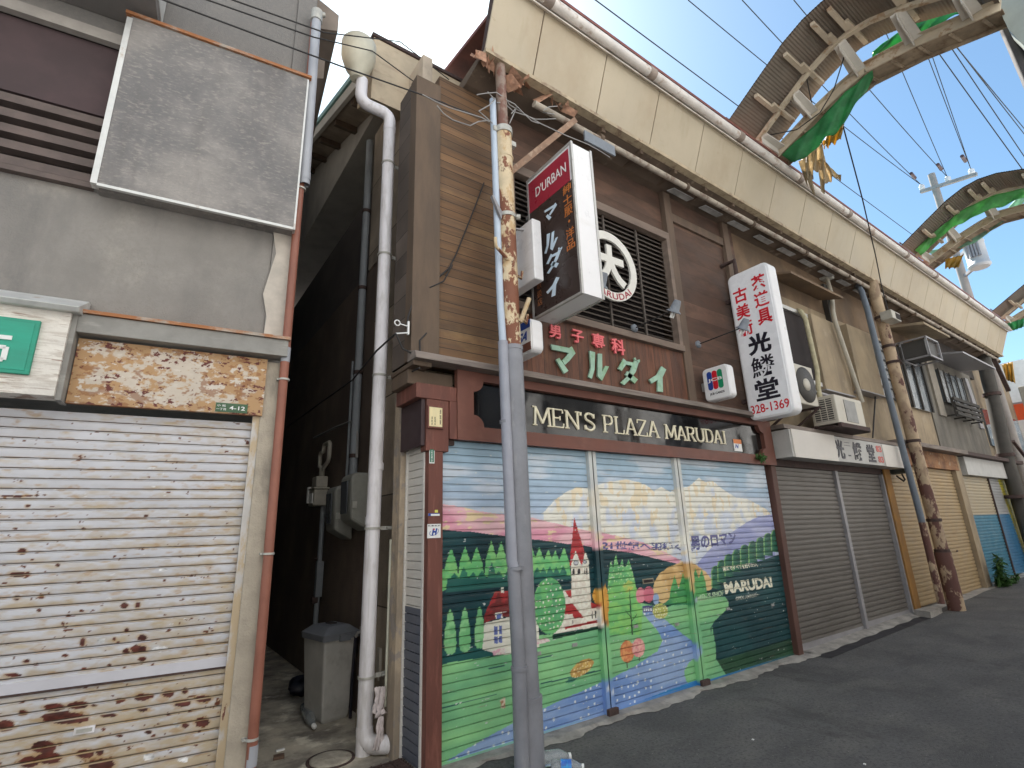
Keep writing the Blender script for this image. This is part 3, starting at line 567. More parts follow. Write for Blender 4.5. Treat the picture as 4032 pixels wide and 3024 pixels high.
paint(mask_poly(P3([(1185, 1278), (1243, 1268), (1246, 1345), (1225, 1335)])), RD); paint(mask_poly(P3([(1185, 1400), (1252, 1388), (1350, 1510), (1268, 1516), (1250, 1480), (1190, 1480)])), RD)
paint(mask_poly(P3([(1185, 1592), (1490, 1528), (1490, 1548), (1190, 1612)])), RD); paint(mask_poly(P3([(1410, 1380), (1480, 1400), (1480, 1425), (1415, 1432)])), RD)
paint(mask_poly(P3([(1080, 1659), (1495, 1578), (1500, 1605), (1080, 1700)])), lin(20, 66, 50))
paint(mask_poly(P3([(1267, 645), (1362, 965), (1340, 1065), (1228, 1070)])), lin(196, 48, 54), lin(170, 40, 46), NZ3)
paint(mask_poly(P3([(1236, 1075), (1280, 935), (1332, 1065)])), WH); paint(mask_poly(P3([(1334, 1062), (1362, 940), (1394, 1025), (1394, 1060)])), WH)
for c_, r in (((1283, 1038), 23), ((1358, 1030), 17)): paint(mask_poly(ell(C3, c_, r, r)), lin(80, 84, 96)); paint(mask_poly(ell(C3, c_, r * .66, r * .66)), lin(190, 192, 196))
for a in ((1253, 1092, 1272, 1146), (1298, 1090, 1318, 1142), (1354, 1086, 1364, 1138), (1369, 1086, 1380, 1140), (1418, 1458, 1428, 1520), (1445, 1452, 1456, 1514), (1250, 1535, 1260, 1562)): paint(mask_poly(P3([(a[0], a[1]), (a[2], a[1]), (a[2], a[3]), (a[0], a[3])])), lin(50, 46, 50))
m = mask_poly(ell(C3, (1055, 1410), 138, 245)); paint(m, lin(110, 190, 112), lin(88, 168, 110), NZ3); dots(m, lin(236, 240, 214), .042, .008, 8, .75)
m = mask_poly(P4([(205, 1200), (222, 1040), (228, 1022), (250, 1080), (262, 1000), (275, 968), (292, 1060), (310, 1060), (325, 1003), (346, 1080), (366, 1060), (380, 1008), (400, 1060), (440, 1210), (470, 1400), (200, 1400)])); paint(m, lin(120, 196, 116), lin(96, 176, 110), NZ3); dots(m, lin(206, 230, 170), .03, .006, 21, .8)
m = mask_poly(P4([(205, 1659), (208, 1300), (260, 1200), (330, 1230), (380, 1195), (430, 1205), (465, 1300), (500, 1450), (490, 1659)])); paint(m, lin(118, 196, 112), lin(140, 206, 110), NZ3)
paint(mask_poly(P4([(330, 1240), (380, 1190), (425, 1205), (420, 1270), (360, 1300)])), lin(196, 200, 96), lin(150, 200, 104), NZ3)
for a in ([(385, 1260), (392, 1260), (420, 1659), (408, 1659)], [(355, 1445), (400, 1500), (398, 1508), (352, 1452)], [(450, 1480), (405, 1545), (404, 1555), (452, 1488)], [(455, 1560), (412, 1600), (412, 1610), (456, 1568)]): paint(mask_poly(P4(a)), lin(40, 70, 50))
for c_, rx, ry, c in (((485, 1320), 40, 68, lin(226, 140, 152)), ((555, 1312), 46, 70, lin(214, 112, 132)), ((618, 1350), 26, 50, lin(150, 178, 214))): paint(mask_poly(ell(C4, c_, rx, ry)), c)
paint(mask_poly(P4([(500, 1412), (588, 1405), (590, 1460), (508, 1468)])), lin(80, 84, 130))
for i in range(4): paint(mask_poly(P4([(510 + i * 19, 1428), (524 + i * 19, 1427), (525 + i * 19, 1455), (512 + i * 19, 1456)])), lin(226, 230, 234))
m = mask_poly(ell(C4, (655, 1455), 66, 68)); paint(m, lin(196, 196, 96)); dots(m, lin(246, 238, 190), .026, .008, 31, .9)
paint(mask_poly(P4([(665, 1405), (740, 1345), (830, 1310), (900, 1275), (935, 1400)])), lin(56, 136, 92))
for ax, ay in ((778, 1148), (850, 1125)): fir(C4, ax, ay, 80, 1385, lin(92, 172, 96), lin(70, 152, 92))
for ax, ay in ((958, 1082), (1010, 1095)): fir(C4, ax, ay, 80, 1330, lin(92, 172, 96), lin(70, 152, 92))
paint(mask_poly(ell(C4, (115, 1320), 42, 72)), lin(226, 172, 72)); paint(mask_poly(ell(C4, (168, 1400), 44, 168)), lin(228, 168, 66), lin(214, 150, 58), NZ3)
m = mask_poly(ell(t12, (1852, 905), 46, 72)); paint(m, lin(214, 122, 74), lin(228, 160, 100), NZ4); m = mask_poly(ell(t12, (1925, 880), 42, 62)); paint(m, lin(222, 138, 140), lin(236, 176, 164), NZ4)
for a in ([(1848, 975), (1854, 975), (1858, 1010), (1852, 1010)], [(1926, 940), (1932, 940), (1935, 965), (1930, 965)]): paint(mask_poly(P12(a)), lin(70, 60, 50))
paint(mask_poly(P12([(1450, 1110), (1480, 1070), (1620, 990), (1600, 1030), (1500, 1100)])), lin(60, 130, 110))
m = mask_poly(ell(t12, (1558, 1012), 88, 42, -.62)); paint(m, lin(190, 142, 74), lin(214, 178, 96), NZ4); dots(m, lin(238, 214, 160), .03, .007, 41, .8)
m = mask_poly(P12([(1030, 1215), (1062, 1200), (1062, 1275), (1035, 1270)])); paint(m, lin(176, 120, 80), lin(220, 200, 180), NZ4)
def raster_text(s, o, u, w, col, off=0.02, spacing=1.0, wear=None):   # o, u, w in (x, z)
    v, f = text_geo(s, off, spacing)
    if not len(v): return
    lo, hi = v.min(0), v.max(0); t = (v - lo) / (hi - lo); P = np.array(o) + t[:, :1] * np.array(u) + t[:, 1:] * np.array(w)
    for q in f:
        for i in range(1, len(q) - 1):
            m = mask_poly([P[q[0]], P[q[i]], P[q[i + 1]]], False)
            if wear is not None: m &= wear
            img[m] = col
def tline(s, pBL, pBR, pTL, col, off=.02, wear=None):
    a, b, c = np.array(xz(pBL)), np.array(xz(pBR)), np.array(xz(pTL)); raster_text(s, a, b - a, c - a, col, off, 1.0, wear)
PU = lin(86, 88, 142); wear = (NZ4 > .30)
tline("21世紀へ羽搏く", C4(150, 925), C4(835, 935), C4(152, 850), PU, .03, (NZ3 > .22))
tline("男のロマン", C4(920, 938), C4(1310, 880), C4(908, 812), PU, .04, (NZ3 > .2))
YW = lin(236, 228, 204)
tline("背広ですべてを語りたい。", C4(1195, 1112), C4(1495, 1072), C4(1188, 1070), YW, .025, None)
tline("MARUDAI", C4(1215, 1310), C4(1622, 1248), C4(1198, 1208), YW, .045)
tline("OPEN AM10:00〜", C4(1305, 1366), C4(1510, 1326), C4(1302, 1334), lin(214, 214, 200), .012)
tline("MEN'S SHOP", C4(975, 1372), C4(1205, 1322), C4(972, 1318), lin(176, 206, 166), .035, (NZ3 > .3))
chip = (smooth_noise(.06, .012, 51) > .83); img[chip] = lin(206, 210, 206)
def mural_col(x, z):
    i = np.clip(((x - MX0) / MR).astype(int), 0, MW - 1); j = np.clip(((z - MZ0) / MR).astype(int), 0, MH - 1); return img[j, i]
def mural_obj(name, mb, parent, m):
    o = obj(name, mb, m, parent); v = np.array(mb.v); c = np.ones((len(v), 4)); c[:, :3] = mural_col(v[:, 0], v[:, 2])
    at = o.data.color_attributes.new("paint", 'FLOAT_COLOR', 'POINT'); at.data.foreach_set('color', c.astype(np.float32).ravel()); return o
M['mural'] = mat('mural_paint', (1, 1, 1), .42, var=.07, scale=5, attr="paint", spec=.45, layers=[((.34, .25, .17), (3, 3, 60), .655, .05, .6), ((.10, .10, .09), (2, 2, 9), .72, .1, .3)])

# ------------------------------------------------------------------ WOODEN SHOP (mural shutters, brown sign band, wood clad upper storey)
M['wood_h'] = mat('wood_boards', (.175, .098, .05), .7, var=.2, scale=(.8, 1, 3), layers=[((.12, .075, .045), (.9, 2, 22), .53, .10, .8), ((.27, .17, .075), (1.4, 2, 2.2), .60, .1, .5), ((.10, .06, .04), (3, 2, 70), .60, .06, .5)], bump=.25, bscale=(4, 4, 120), joints=(2, .082, .006, (.035, .025, .02)))
M['wood_side'] = mat('wood_side', (.12, .095, .08), .8, var=.22, scale=(3, 3, 3), joints=(2, .2, .006, (.03, .025, .02)))
M['wood_v'] = mat('wood_vertical', (.15, .062, .035), .6, var=.25, scale=(9, 1, 1), layers=[((.07, .03, .02), (14, 4, 1.4), .54, .1, .8), ((.26, .13, .06), (9, 4, 1.6), .65, .08, .6)], bump=.3, bscale=(90, 9, 4), joints=(0, .145, .005, (.03, .015, .012)))
M['wood_dark'] = mat('wood_dark_board', (.115, .065, .045), .7, var=.2, scale=(2, 2, 5), layers=[((.065, .04, .03), (2, 2, 6), .52, .12, .7)], joints=(2, .21, .004, (.05, .03, .02)))
M['post_wood'] = mat('post_wood', (.125, .088, .062), .8, var=.2, scale=(7, 7, 1.5), bump=.25, bscale=(60, 60, 5))
M['brown_paint'] = mat('brown_paint', (.165, .066, .048), .55, var=.13, scale=3.5, layers=[((.25, .11, .08), (3, 3, 3), .6, .1, .5), ((.11, .05, .04), (9, 9, 3), .66, .06, .6)])
M['brown_post'] = mat('brown_post', (.145, .054, .04), .65, var=.15, scale=(8, 8, 2), layers=[((.24, .095, .07), (22, 22, 3), .57, .07, .7), ((.5, .34, .26), (30, 30, 6), .76, .02, .7)])
M['ledge_wood'] = mat('ledge_wood', (.23, .19, .165), .8, var=.2, scale=(2, 9, 14), layers=[((.12, .1, .085), (2, 12, 18), .56, .1, .7)])
M['plum'] = mat('plum_panel', (.05, .03, .032), .6, var=.1, scale=4)
M['black_glass'] = mat('black_glass', (.008, .007, .007), .05, var=.02, spec=.75)
M['cream_letter'] = mat('cream_letter', (.80, .74, .56), .5, var=.06, scale=12)
M['mint'] = mat('mint_letter', (.34, .52, .40), .6, var=.12, scale=9, layers=[((.22, .40, .20), (9, 9, 9), .56, .08, .7)])
M['mint_side'] = M['mint']
M['pink_letter'] = mat('pink_letter', (.78, .16, .17), .5, var=.08, scale=15)
M['louver_wood'] = mat('louver_wood', (.10, .082, .07), .75, var=.2, scale=(2, 2, 20))
M['shutter_white'] = mat('shutter_white', (.66, .64, .60), .45, var=.06, scale=4, layers=[((.42, .34, .26), (3, 3, 55), .62, .08, .55)])
M['alu'] = mat('aluminium', (.50, .49, .47), .4, .55, var=.1, scale=12)
M['lamp_grey'] = mat('lamp_grey', (.20, .22, .25), .5, var=.1, scale=20)
M['bulb'] = mat('bulb_glass', (.85, .85, .83), .15, var=.02, spec=.7)
M['white_plastic'] = mat('white_plastic', (.80, .79, .80), .35, var=.025, scale=3, layers=[((.6, .57, .52), (2, 2, 8), .64, .12, .35)])
M['dark_face'] = mat('dark_sign_face', (.045, .03, .027), .3, var=.08, scale=3)
M['red_face'] = mat('red_sign_face', (.34, .022, .045), .35, var=.05, scale=3)
M['orange_ink'] = mat('orange_ink', (.55, .17, .04), .5, var=.15, scale=30)
M['brown_ink'] = mat('brown_ink', (.30, .11, .045), .5, var=.15, scale=30)
M['red_ink'] = mat('red_ink', (.62, .015, .03), .4, var=.05)
M['black_ink'] = mat('black_ink', (.012, .01, .02), .4, var=.05)
M['blue_ink'] = mat('blue_ink', (.02, .06, .30), .4, var=.05)
M['green_ink'] = mat('green_ink', (.01, .26, .12), .4, var=.05)
M['tan_ink'] = mat('tan_ink', (.75, .66, .36), .5, var=.05)
M['red_tile'] = mat('red_tile_roof', (.20, .075, .06), .7, var=.2, scale=6)
M['teal_tile'] = mat('teal_tile_roof', (.22, .38, .36), .6, var=.15, scale=6)

W = thing('wooden_shop', 'brown wood clad two storey menswear shop with a mural on its shutters', 'shop', (4.1, .0, 0))
mb = MB(); mb.box(1.78, 6.62, .36, 1.42, 0, 4.42); obj('side_wall', mb, M['side_wall'], W)
mb = MB(); mb.box(1.80, 6.62, 1.42, 9, 0, 4.42); obj('rear_side_wall', mb, mat('rear_wall_shaded', (.16, .12, .095), .92, var=.2, scale=2, layers=[((.10, .075, .06), (2, 1.2, .8), .52, .14, .8)], bump=.4, bscale=60), W)  # same alley wall in a darker tone, imitating the shade deeper in
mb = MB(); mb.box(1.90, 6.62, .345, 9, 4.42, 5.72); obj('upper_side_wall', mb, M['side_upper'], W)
mb = MB(); mb.box(1.79, 1.899, .36, 1.72, 4.425, 6.3); obj('upper_near_wall', mb, M['side_wall'], W)
mb = MB(); mb.prism([(1.80, .8, 6.70), (1.80, 9, 6.70), (1.80, 9, 9.6), (1.80, .8, 6.42)], (4.8, 0, 0)); obj('gable_wall', mb, M['pale_wall'], W)
mb = MB(); mb.box(1.66, 1.779, .36, .50, 0, 2.62); mb.box(1.70, 1.779, .50, .56, 0, 4.4); mb.box(1.74, 1.779, .50, 1.2, 0, .42); obj('jamb', mb, M['jamb'], W, .006)
mb = MB(); mb.box(1.72, 1.778, .362, .50, 2.62, 5.2); obj('corner_batten', mb, M['side_wall'], W, .004)
# upper storey cladding
mb = MB(); mb.box(1.80, 2.55, .0, .34, 2.86, 5.70); obj('board_cladding', mb, M['wood_h'], W)
mb = MB(); mb.box(2.552, 5.02, .05, .34, 5.07, 5.70); obj('upper_boards', mb, M['wood_dark'], W)
mb = MB(); mb.box(1.562, 1.70, .012, .36, 2.80, 5.55); obj('side_boarding', mb, M['wood_side'], W)
mb = MB(); mb.box(1.555, 1.80, -.03, .10, 2.80, 5.55); obj('corner_post', mb, M['post_wood'], W, .005)
mb = MB(); mb.box(2.552, 5.02, .0, .34, 2.86, 3.46); obj('sign_boarding', mb, M['wood_v'], W)
mb = MB(); mb.box(5.16, 6.30, .025, .34, 2.86, 5.9); obj('brown_panel', mb, M['wood_dark'], W)
mb = MB(); mb.box(5.022, 5.16, -.02, .34, 2.86, 5.9); mb.box(6.30, 6.44, -.03, .34, 2.86, 5.9); mb.box(5.16, 6.30, -.01, .34, 5.3, 5.42); obj('panel_frame', mb, mat('frame_brown', (.13, .09, .065), .75, var=.2, scale=(8, 8, 2)), W, .004)
mb = MB(); mb.box(6.44, 6.62, .03, .34, 2.86, 5.9); obj('end_boarding', mb, M['wood_dark'], W)
# louvred window
lv = obj('louver_window', MB().box(2.56, 5.02, .22, .33, 3.46, 5.2), M['void'], W)
mb = MB()
z = 3.56
while z < 4.98:
    mb.prism([(2.62, .05, z), (2.62, .056, z - .012), (2.62, .14, z + .028), (2.62, .134, z + .040)], (2.36, 0, 0)); z += .062
obj('slats', mb, M['louver_wood'], lv)
mb = MB(); mb.box(2.552, 5.02, -.05, .06, 3.465, 3.54); mb.box(2.552, 5.02, -.03, .06, 4.96, 5.06); mb.box(4.96, 5.021, -.03, .06, 3.54, 4.96); mb.box(2.552, 2.62, -.03, .06, 3.54, 4.96); obj('frame', mb, mat('louver_frame', (.20, .15, .12), .8, var=.2, scale=(2, 8, 8)), lv, .004)
mb = MB()
for x in (3.25, 3.9, 4.45): mb.box(x, x + .022, .03, .05, 3.54, 4.96)
obj('mullion', mb, M['louver_wood'], lv)
# ledge above the sign band
mb = MB(); mb.prism([(1.54, -.16, 2.775), (1.54, .0, 2.775), (1.54, .0, 2.875), (1.54, -.14, 2.835)], (5.09, 0, 0)); obj('ledge', mb, M['ledge_wood'], W, .004)
mb = MB(); mb.box(1.545, 1.70, -.10, .34, 2.735, 2.774); mb.box(1.555, 1.95, .02, .34, 2.62, 2.735); obj('corbel', mb, M['post_wood'], W, .006)
# brown sign band with its cut corner frame and black glass
BX0, BX1, BZ0, BZ1 = 1.95, 6.62, 2.20, 2.772
gx0, gx1, gz0, gz1 = 2.10, 6.42, 2.315, 2.70
def arc(cx, cz, r, a0, a1, n=8): return [(cx + r * math.cos(a0 + (a1 - a0) * i / n), cz + r * math.sin(a0 + (a1 - a0) * i / n)) for i in range(n + 1)]
r = .095; PIh = math.pi / 2
hole = arc(gx0 , gz0, r, 0, PIh) [::1]
hole = [(x, z) for x, z in arc(gx0, gz0, r, PIh, 0)] + [(x, z) for x, z in arc(gx1, gz0, r, math.pi, PIh)] + [(x, z) for x, z in arc(gx1, gz1, r, -PIh, -math.pi)] + [(x, z) for x, z in arc(gx0, gz1, r, 0, -PIh)]
# build the frame as four bands whose inner edges follow the hole
mb = MB(); y0, dy = -.055, .05
def band(poly): mb.prism([(x, y0, z) for x, z in poly], (0, dy, 0))
band([(BX0, BZ0), (BX1, BZ0), (BX1, gz0 + 0), ] + [(x, z) for x, z in [(gx1, gz0)]] + [(gx0, gz0), (BX0, gz0)])
band([(BX0, gz1), (BX1, gz1), (BX1, BZ1), (BX0, BZ1)])
band([(BX0, gz0), (gx0, gz0), (gx0, gz1), (BX0, gz1)]); band([(gx1, gz0), (BX1, gz0), (BX1, gz1), (gx1, gz1)])
for cx, cz, a0 in ((gx0, gz0, 0), (gx1, gz0, PIh), (gx1, gz1, math.pi), (gx0, gz1, 3 * PIh)): band([(cx, cz)] + arc(cx, cz, r, a0, a0 + PIh))
fb = obj('sign_band', mb, M['brown_paint'], W)
mb = MB(); mb.box(1.96, 6.60, -.004, .02, 2.22, 2.76); obj('black_glass', mb, M['black_glass'], fb)
mb = MB()
def letters(s, xa, za, xb, zb, h, spacing=1.02):
    # slab serif capitals drawn as strokes: each glyph in a unit box
    ST = {'M': [(.08, 0, .14, 1), (.14, 1, .5, .12), (.5, .12, .86, 1), (.86, 1, .92, 0), (-.04, 0, .2, 0), (.78, 0, 1.06, 0), (-.02, 1, .16, 1), (.84, 1, 1.02, 1)],
          'E': [(.16, 0, .16, 1), (.02, 0, .86, 0), (.02, 1, .84, 1), (.16, .52, .64, .52), (.86, 0, .9, .22), (.84, 1, .86, .8), (.64, .4, .64, .64)],
          'N': [(.12, 0, .12, 1), (.12, 1, .86, 0), (.86, 0, .86, 1), (-.02, 0, .26, 0), (-.02, 1, .14, 1), (.72, 1, 1, 1)],
          "'": [(.3, 1.0, .22, .80)],
          'S': [(.84, .98, .84, .74), (.84, .80, .70, .95), (.70, .95, .46, 1.0), (.46, 1, .22, .93), (.22, .93, .14, .76), (.14, .76, .24, .60), (.24, .60, .66, .46), (.66, .46, .84, .33), (.84, .33, .84, .18), (.84, .18, .70, .05), (.70, .05, .46, 0), (.46, 0, .22, .06), (.22, .06, .12, .22), (.12, .02, .12, .28)],
          'P': [(.18, 0, .18, 1), (.02, 0, .40, 0), (.02, 1, .6, 1), (.6, 1, .8, .92), (.8, .92, .84, .74), (.84, .74, .78, .56), (.78, .56, .58, .47), (.58, .47, .18, .47)],
          'L': [(.18, 0, .18, 1), (.02, 0, .86, 0), (.02, 1, .38, 1), (.86, 0, .9, .24)],
          'A': [(.1, 0, .48, 1), (.52, 1, .9, 0), (.24, .34, .76, .34), (-.04, 0, .26, 0), (.72, 0, 1.04, 0), (.42, 1, .58, 1)],
          'Z': [(.1, 1, .86, 1), (.86, 1, .08, 0), (.08, 0, .9, 0), (.1, 1, .08, .78), (.9, 0, .92, .24)],
          'R': [(.18, 0, .18, 1), (.02, 0, .36, 0), (.02, 1, .6, 1), (.6, 1, .8, .92), (.8, .92, .82, .74), (.82, .74, .76, .58), (.76, .58, .56, .5), (.56, .5, .18, .5), (.5, .5, .86, 0), (.74, 0, 1.02, 0)],
          'U': [(.14, 1, .14, .3), (.14, .3, .24, .07), (.24, .07, .5, 0), (.5, 0, .76, .07), (.76, .07, .86, .3), (.86, .3, .86, 1), (0, 1, .28, 1), (.72, 1, 1, 1)],
          'D': [(.18, 0, .18, 1), (.02, 0, .5, 0), (.02, 1, .5, 1), (.5, 1, .78, .88), (.78, .88, .9, .5), (.9, .5, .78, .12), (.78, .12, .5, 0)],
          'I': [(.5, 0, .5, 1), (.26, 0, .74, 0), (.26, 1, .74, 1)]}
    WD = {'M': 1.0, 'E': .78, 'N': .9, "'": .22, 'S': .78, 'P': .78, 'L': .74, 'A': .84, 'Z': .82, 'R': .86, 'U': .86, 'D': .88, 'I': .5, ' ': .42}
    tot = sum(WD[c] for c in s) * spacing; x = 0
    for c in s:
        w = WD[c]
        for k, (a, b, e, f) in enumerate(ST.get(c, [])):
            hz = h; U_ = (xb - xa) / tot
            pa = np.array([xa + (x + a * w) * U_, -.009, za + (zb - za) * x / tot + b * hz]); pb = np.array([xa + (x + e * w) * U_, -.009, za + (zb - za) * x / tot + f * hz])
            thin = abs(b - f) < .02 or (c in 'EZL' and abs(a - e) < .06 and abs(b - f) < .3)
            mb.tube([pa, pb], .0075 if thin else .0125, 8)
        x += w * spacing
letters("MEN'S PLAZA", 2.735, 2.395, 4.42, 2.405, .165); letters("MARUDAI", 4.52, 2.405, 5.66, 2.42, .15)
obj('lettering', mb, M['cream_letter'], fb, label='cream serif letters on the black glass')
mb = MB(); q0 = onY(T(2, 1, 327, 1185), -.012); q1 = onY(T(2, 1, 390, 1268), -.012); mb.box(q0[0], q1[0], -.010, -.006, q1[2], q0[2]); st = obj('sticker', mb, M['white_paint'], fb)
mb = MB(); mb.box(q0[0], q1[0], -.012, -.0102, q1[2] + (q0[2] - q1[2]) * .64, q0[2]); obj('orange_strip', mb, mat('orange_paper', (.72, .24, .08), .6), st)
mb = MB(); put_text(mb, "N", (q0[0] + .03, -.0102, q1[2] + .035), (.06, 0, 0), (0, 0, .05), .04, .001, (0, -1, 0), shear=.3); obj('emblem', mb, M['blue_ink'], st)
# corner: upper block, plum side panel, brown corner post
mb = MB(); mb.box(1.60, 1.948, -.045, .34, 2.50, 2.618); mb.box(1.69, 1.88, -.04, .06, 2.10, 2.50); mb.box(1.885, 1.948, -.05, .02, 2.20, 2.50); obj('corner_block', mb, M['brown_post'], W, .005)
mb = MB(); mb.box(1.655, 1.688, -.02, .36, 2.14, 2.50); obj('side_panel', mb, M['plum'], W, .003)
mb = MB(); mb.box(1.715, 1.835, -.035, .045, .0, 2.10); obj('corner_pillar', mb, M['brown_post'], W, .006)
mb = MB(); mb.prism([(6.42, -.035, -.05), (6.53, -.035, -.05), (6.62, -.035, 2.2), (6.51, -.035, 2.2)][::1], (0, .10, 0)); obj('end_pillar', mb, mat('end_brown', (.105, .05, .038), .65, var=.15, scale=(8, 8, 2)), W, .006)
# framed notice and plates on the corner pillar
# side shutter facing the alley
tfs = lambda x, y, z: (1.735 + y, .03 + x, z)
mb = slat_mesh(.015, .315, .02, 2.16, 0, .0605, lambda x, y, z: (1.72 + y, .03 + x, z), 1)
ss = obj('side_shutter', mb, None or mat('side_shutter_paint', (.66, .63, .58), .5, var=.06, scale=5, layers=[((.11, .12, .15), (3, 3, 3), .93, .012, 1.0, (.985, 1.0, .9)), ((.34, .27, .2), (4, 4, 60), .66, .06, .4, (1.0, 1.01, -.5))]), W)
mb = MB(); mb.box(1.705, 1.735, .026, .048, .0, 2.18); mb.box(1.705, 1.735, .342, .358, 0, 2.18); obj('guide_rail', mb, M['shutter_white'], ss)
mb = MB(); mb.box(1.69, 1.95, .0, .36, 2.16, 2.2); obj('lintel', mb, M['dark_rust'], W)
# mural shutters
mx = [xz(C3(1362, 90))[0], xz(C3(1424, 90))[0], xz(C4(742, 140))[0], xz(C4(795, 140))[0]]
spans = [(1.837, mx[0]), (mx[1], mx[2]), (mx[3], 6.46)]
for a, b in spans:
    mb = slat_mesh(a, b, -.02 if a < 2 else -.05, 2.20, .03, .0572, None, int((b - a) / .0065), 0, SLAT_FINE)
    ms = mural_obj('mural_shutter', mb, W, M['mural'])
    mb = MB(); mb.box(a, b, .022, .06, -.06, .035); mural_obj('bottom_bar', mb, ms, M['mural'])
    mb = MB()
    for fx, zz in (((.55, .56) if a < 2 else (.3, .62)), (.8, .57)):
        xx = a + (b - a) * fx; mb.box(xx, xx + .055, .020, .03, zz, zz + .026)
    hd = obj('pull_handle', mb, M['alu'], ms)
mb = MB(); q = xz(C4(545, 1195)); mb.box(q[0] - .075, q[0] + .075, .020, .04, q[1] - .022, q[1] + .022); pl = obj('mail_slot', mb, mat('brass_dull', (.30, .27, .2), .45, .3), W)
mb = MB(); mb.box(q[0] - .062, q[0] + .062, .017, .021, q[1] - .012, q[1] + .012); obj('slot_opening', mb, M['void'], pl)
for a, b in ((mx[0], mx[1]), (mx[2], mx[3])):
    c = (a + b) / 2; mb = MB()
    n_ = 60
    for x0_, x1_, yy in ((a, c - .006, -.012), (c + .006, b, -.012), (c - .006, c + .006, .002)):
        for k in range(n_):
            mb.add([(x0_, yy, -.04 + 2.24 * k / n_), (x1_, yy, -.04 + 2.24 * k / n_), (x1_, yy, -.04 + 2.24 * (k + 1) / n_), (x0_, yy, -.04 + 2.24 * (k + 1) / n_)], [(0, 1, 2, 3)])
    for k in range(n_):
        za_, zb_2 = -.04 + 2.24 * k / n_, -.04 + 2.24 * (k + 1) / n_
        for xx_ in (a, b): mb.add([(xx_, -.012, za_), (xx_, .05, za_), (xx_, .05, zb_2), (xx_, -.012, zb_2)], [(0, 1, 2, 3)])
    po = mural_obj('shutter_post', mb, W, M['mural']); cc_ = np.zeros(len(mb.v) * 4, np.float32); at_ = po.data.color_attributes['paint']; at_.data.foreach_get('color', cc_); cc_ = cc_.reshape(-1, 4); zz_ = np.array(mb.v)[:, 2]; wgt = np.clip((zz_ - 1.35) * 4, 0, .75)[:, None]; cc_[:, :3] = cc_[:, :3] * (1 - wgt) + np.array([.62, .60, .54]) * wgt; at_.data.foreach_set('color', cc_.ravel())
    mb = MB(); mb.box(a - .01, b + .01, -.045, -.013, -.05, .07); obj('post_shoe', mb, M['dark_rust'], po, .004)
# roof parts
mb = MB(); mb.prism([(1.38, .70, 6.60), (1.38, .70, 5.80), (1.38, 1.15, 6.02), (1.38, 1.15, 6.62)], (1.3, 0, 0)); obj('parapet_box', mb, mat('parapet_beige', (.52, .43, .31), .8, var=.12, scale=4, layers=[((.36, .27, .2), (3, 3, 9), .6, .08, .6)]), W, .005)
mb = MB(); mb.prism([(1.36, .68, 6.60), (1.36, 1.2, 6.62), (1.36, 1.2, 6.66), (1.36, .68, 6.64)], (1.3, 0, 0)); obj('parapet_cap', mb, M['dark_rust'], W)
mb = MB(); mb.prism([(1.42, 1.15, 6.47), (1.42, 9, 9.5), (1.42, 9, 9.66), (1.42, 1.15, 6.62)], (.05, 0, 0)); obj('bargeboard', mb, M['pale_wall'], W)
mb = MB(); mb.prism([(1.40, 1.12, 6.63), (1.40, 9.3, 9.79), (1.40, 9.3, 9.87), (1.40, 1.12, 6.71)], (17.0, 0, 0)); obj('roof', mb, M['teal_tile'], W)
mb = MB(); mb.prism([(1.47, 1.2, 6.52), (1.47, 9, 9.53), (1.47, 9, 9.6), (1.47, 1.2, 6.60)], (.35, 0, 0)); obj('verge_soffit', mb, mat('soffit_tan', (.33, .27, .21), .85, var=.2, scale=5), W)
for k in range(5):
    mb = MB(); yy = 1.7 + k * .8; mb.prism([(1.50, yy, 6.52 + (yy - 1.2) * .386 - .09), (1.50, yy + .1, 6.52 + (yy - 1.1) * .386 - .09), (1.50, yy + .1, 6.52 + (yy - 1.1) * .386), (1.50, yy, 6.52 + (yy - 1.2) * .386)], (.3, 0, 0)); obj('purlin_end', mb, M['post_wood'], W)

# ---- raised letters and emblem fixed on the shop front are parts of it
for ch, polys in KANA.items():
    mb = MB()
    for poly in polys:
        P = [onY(T(1, 1, *p), -.03) for p in poly]; mb.prism(P, (0, .018, 0))
    obj('katakana_letter', mb, M['mint'], W)
for ch, bx in zip("男子専科", ((1352, 448, 1420, 532), (1497, 478, 1568, 562), (1632, 503, 1702, 600), (1757, 537, 1833, 634))):
    a, b = onY(T(1, 1, bx[0], bx[3] - 8), -.03), onY(T(1, 1, bx[2], bx[1] + 10), -.03)
    mb = MB(); put_text(mb, ch, (a[0], -.012, a[2]), (b[0] - a[0], 0, 0), (0, 0, b[2] - a[2]), .022, .02, (0, -1, 0)); obj('kanji_letter', mb, M['pink_letter'], W)
ec = (3.86, -.045, 4.255)
mb = MB(); n_ = 48; r0, r1 = .318, .415
ringpts = lambda r, y: [(ec[0] + r * math.cos(2 * math.pi * k / n_), y, ec[2] + r * math.sin(2 * math.pi * k / n_)) for k in range(n_)]
mb.add(ringpts(r0, -.06) + ringpts(r1, -.06) + ringpts(r0, -.035) + ringpts(r1, -.035), [f for k in range(n_) for f in ((k, (k + 1) % n_, n_ + (k + 1) % n_, n_ + k), (n_ + k, n_ + (k + 1) % n_, 3 * n_ + (k + 1) % n_, 3 * n_ + k), (2 * n_ + k, k, 0 + (k + 1) % n_, 2 * n_ + (k + 1) % n_))])
put_text(mb, "大", (ec[0] - .235, -.035, ec[2] - .235), (.47, 0, 0), (0, 0, .49), .055, .025, (0, -1, 0))
em = obj('round_emblem', mb, mat('emblem_cream', (.74, .72, .66), .5, var=.05), W)
mb = MB()
v, f = text_geo("MARUDAI", .02, 1.05); lo, hi = v.min(0), v.max(0)
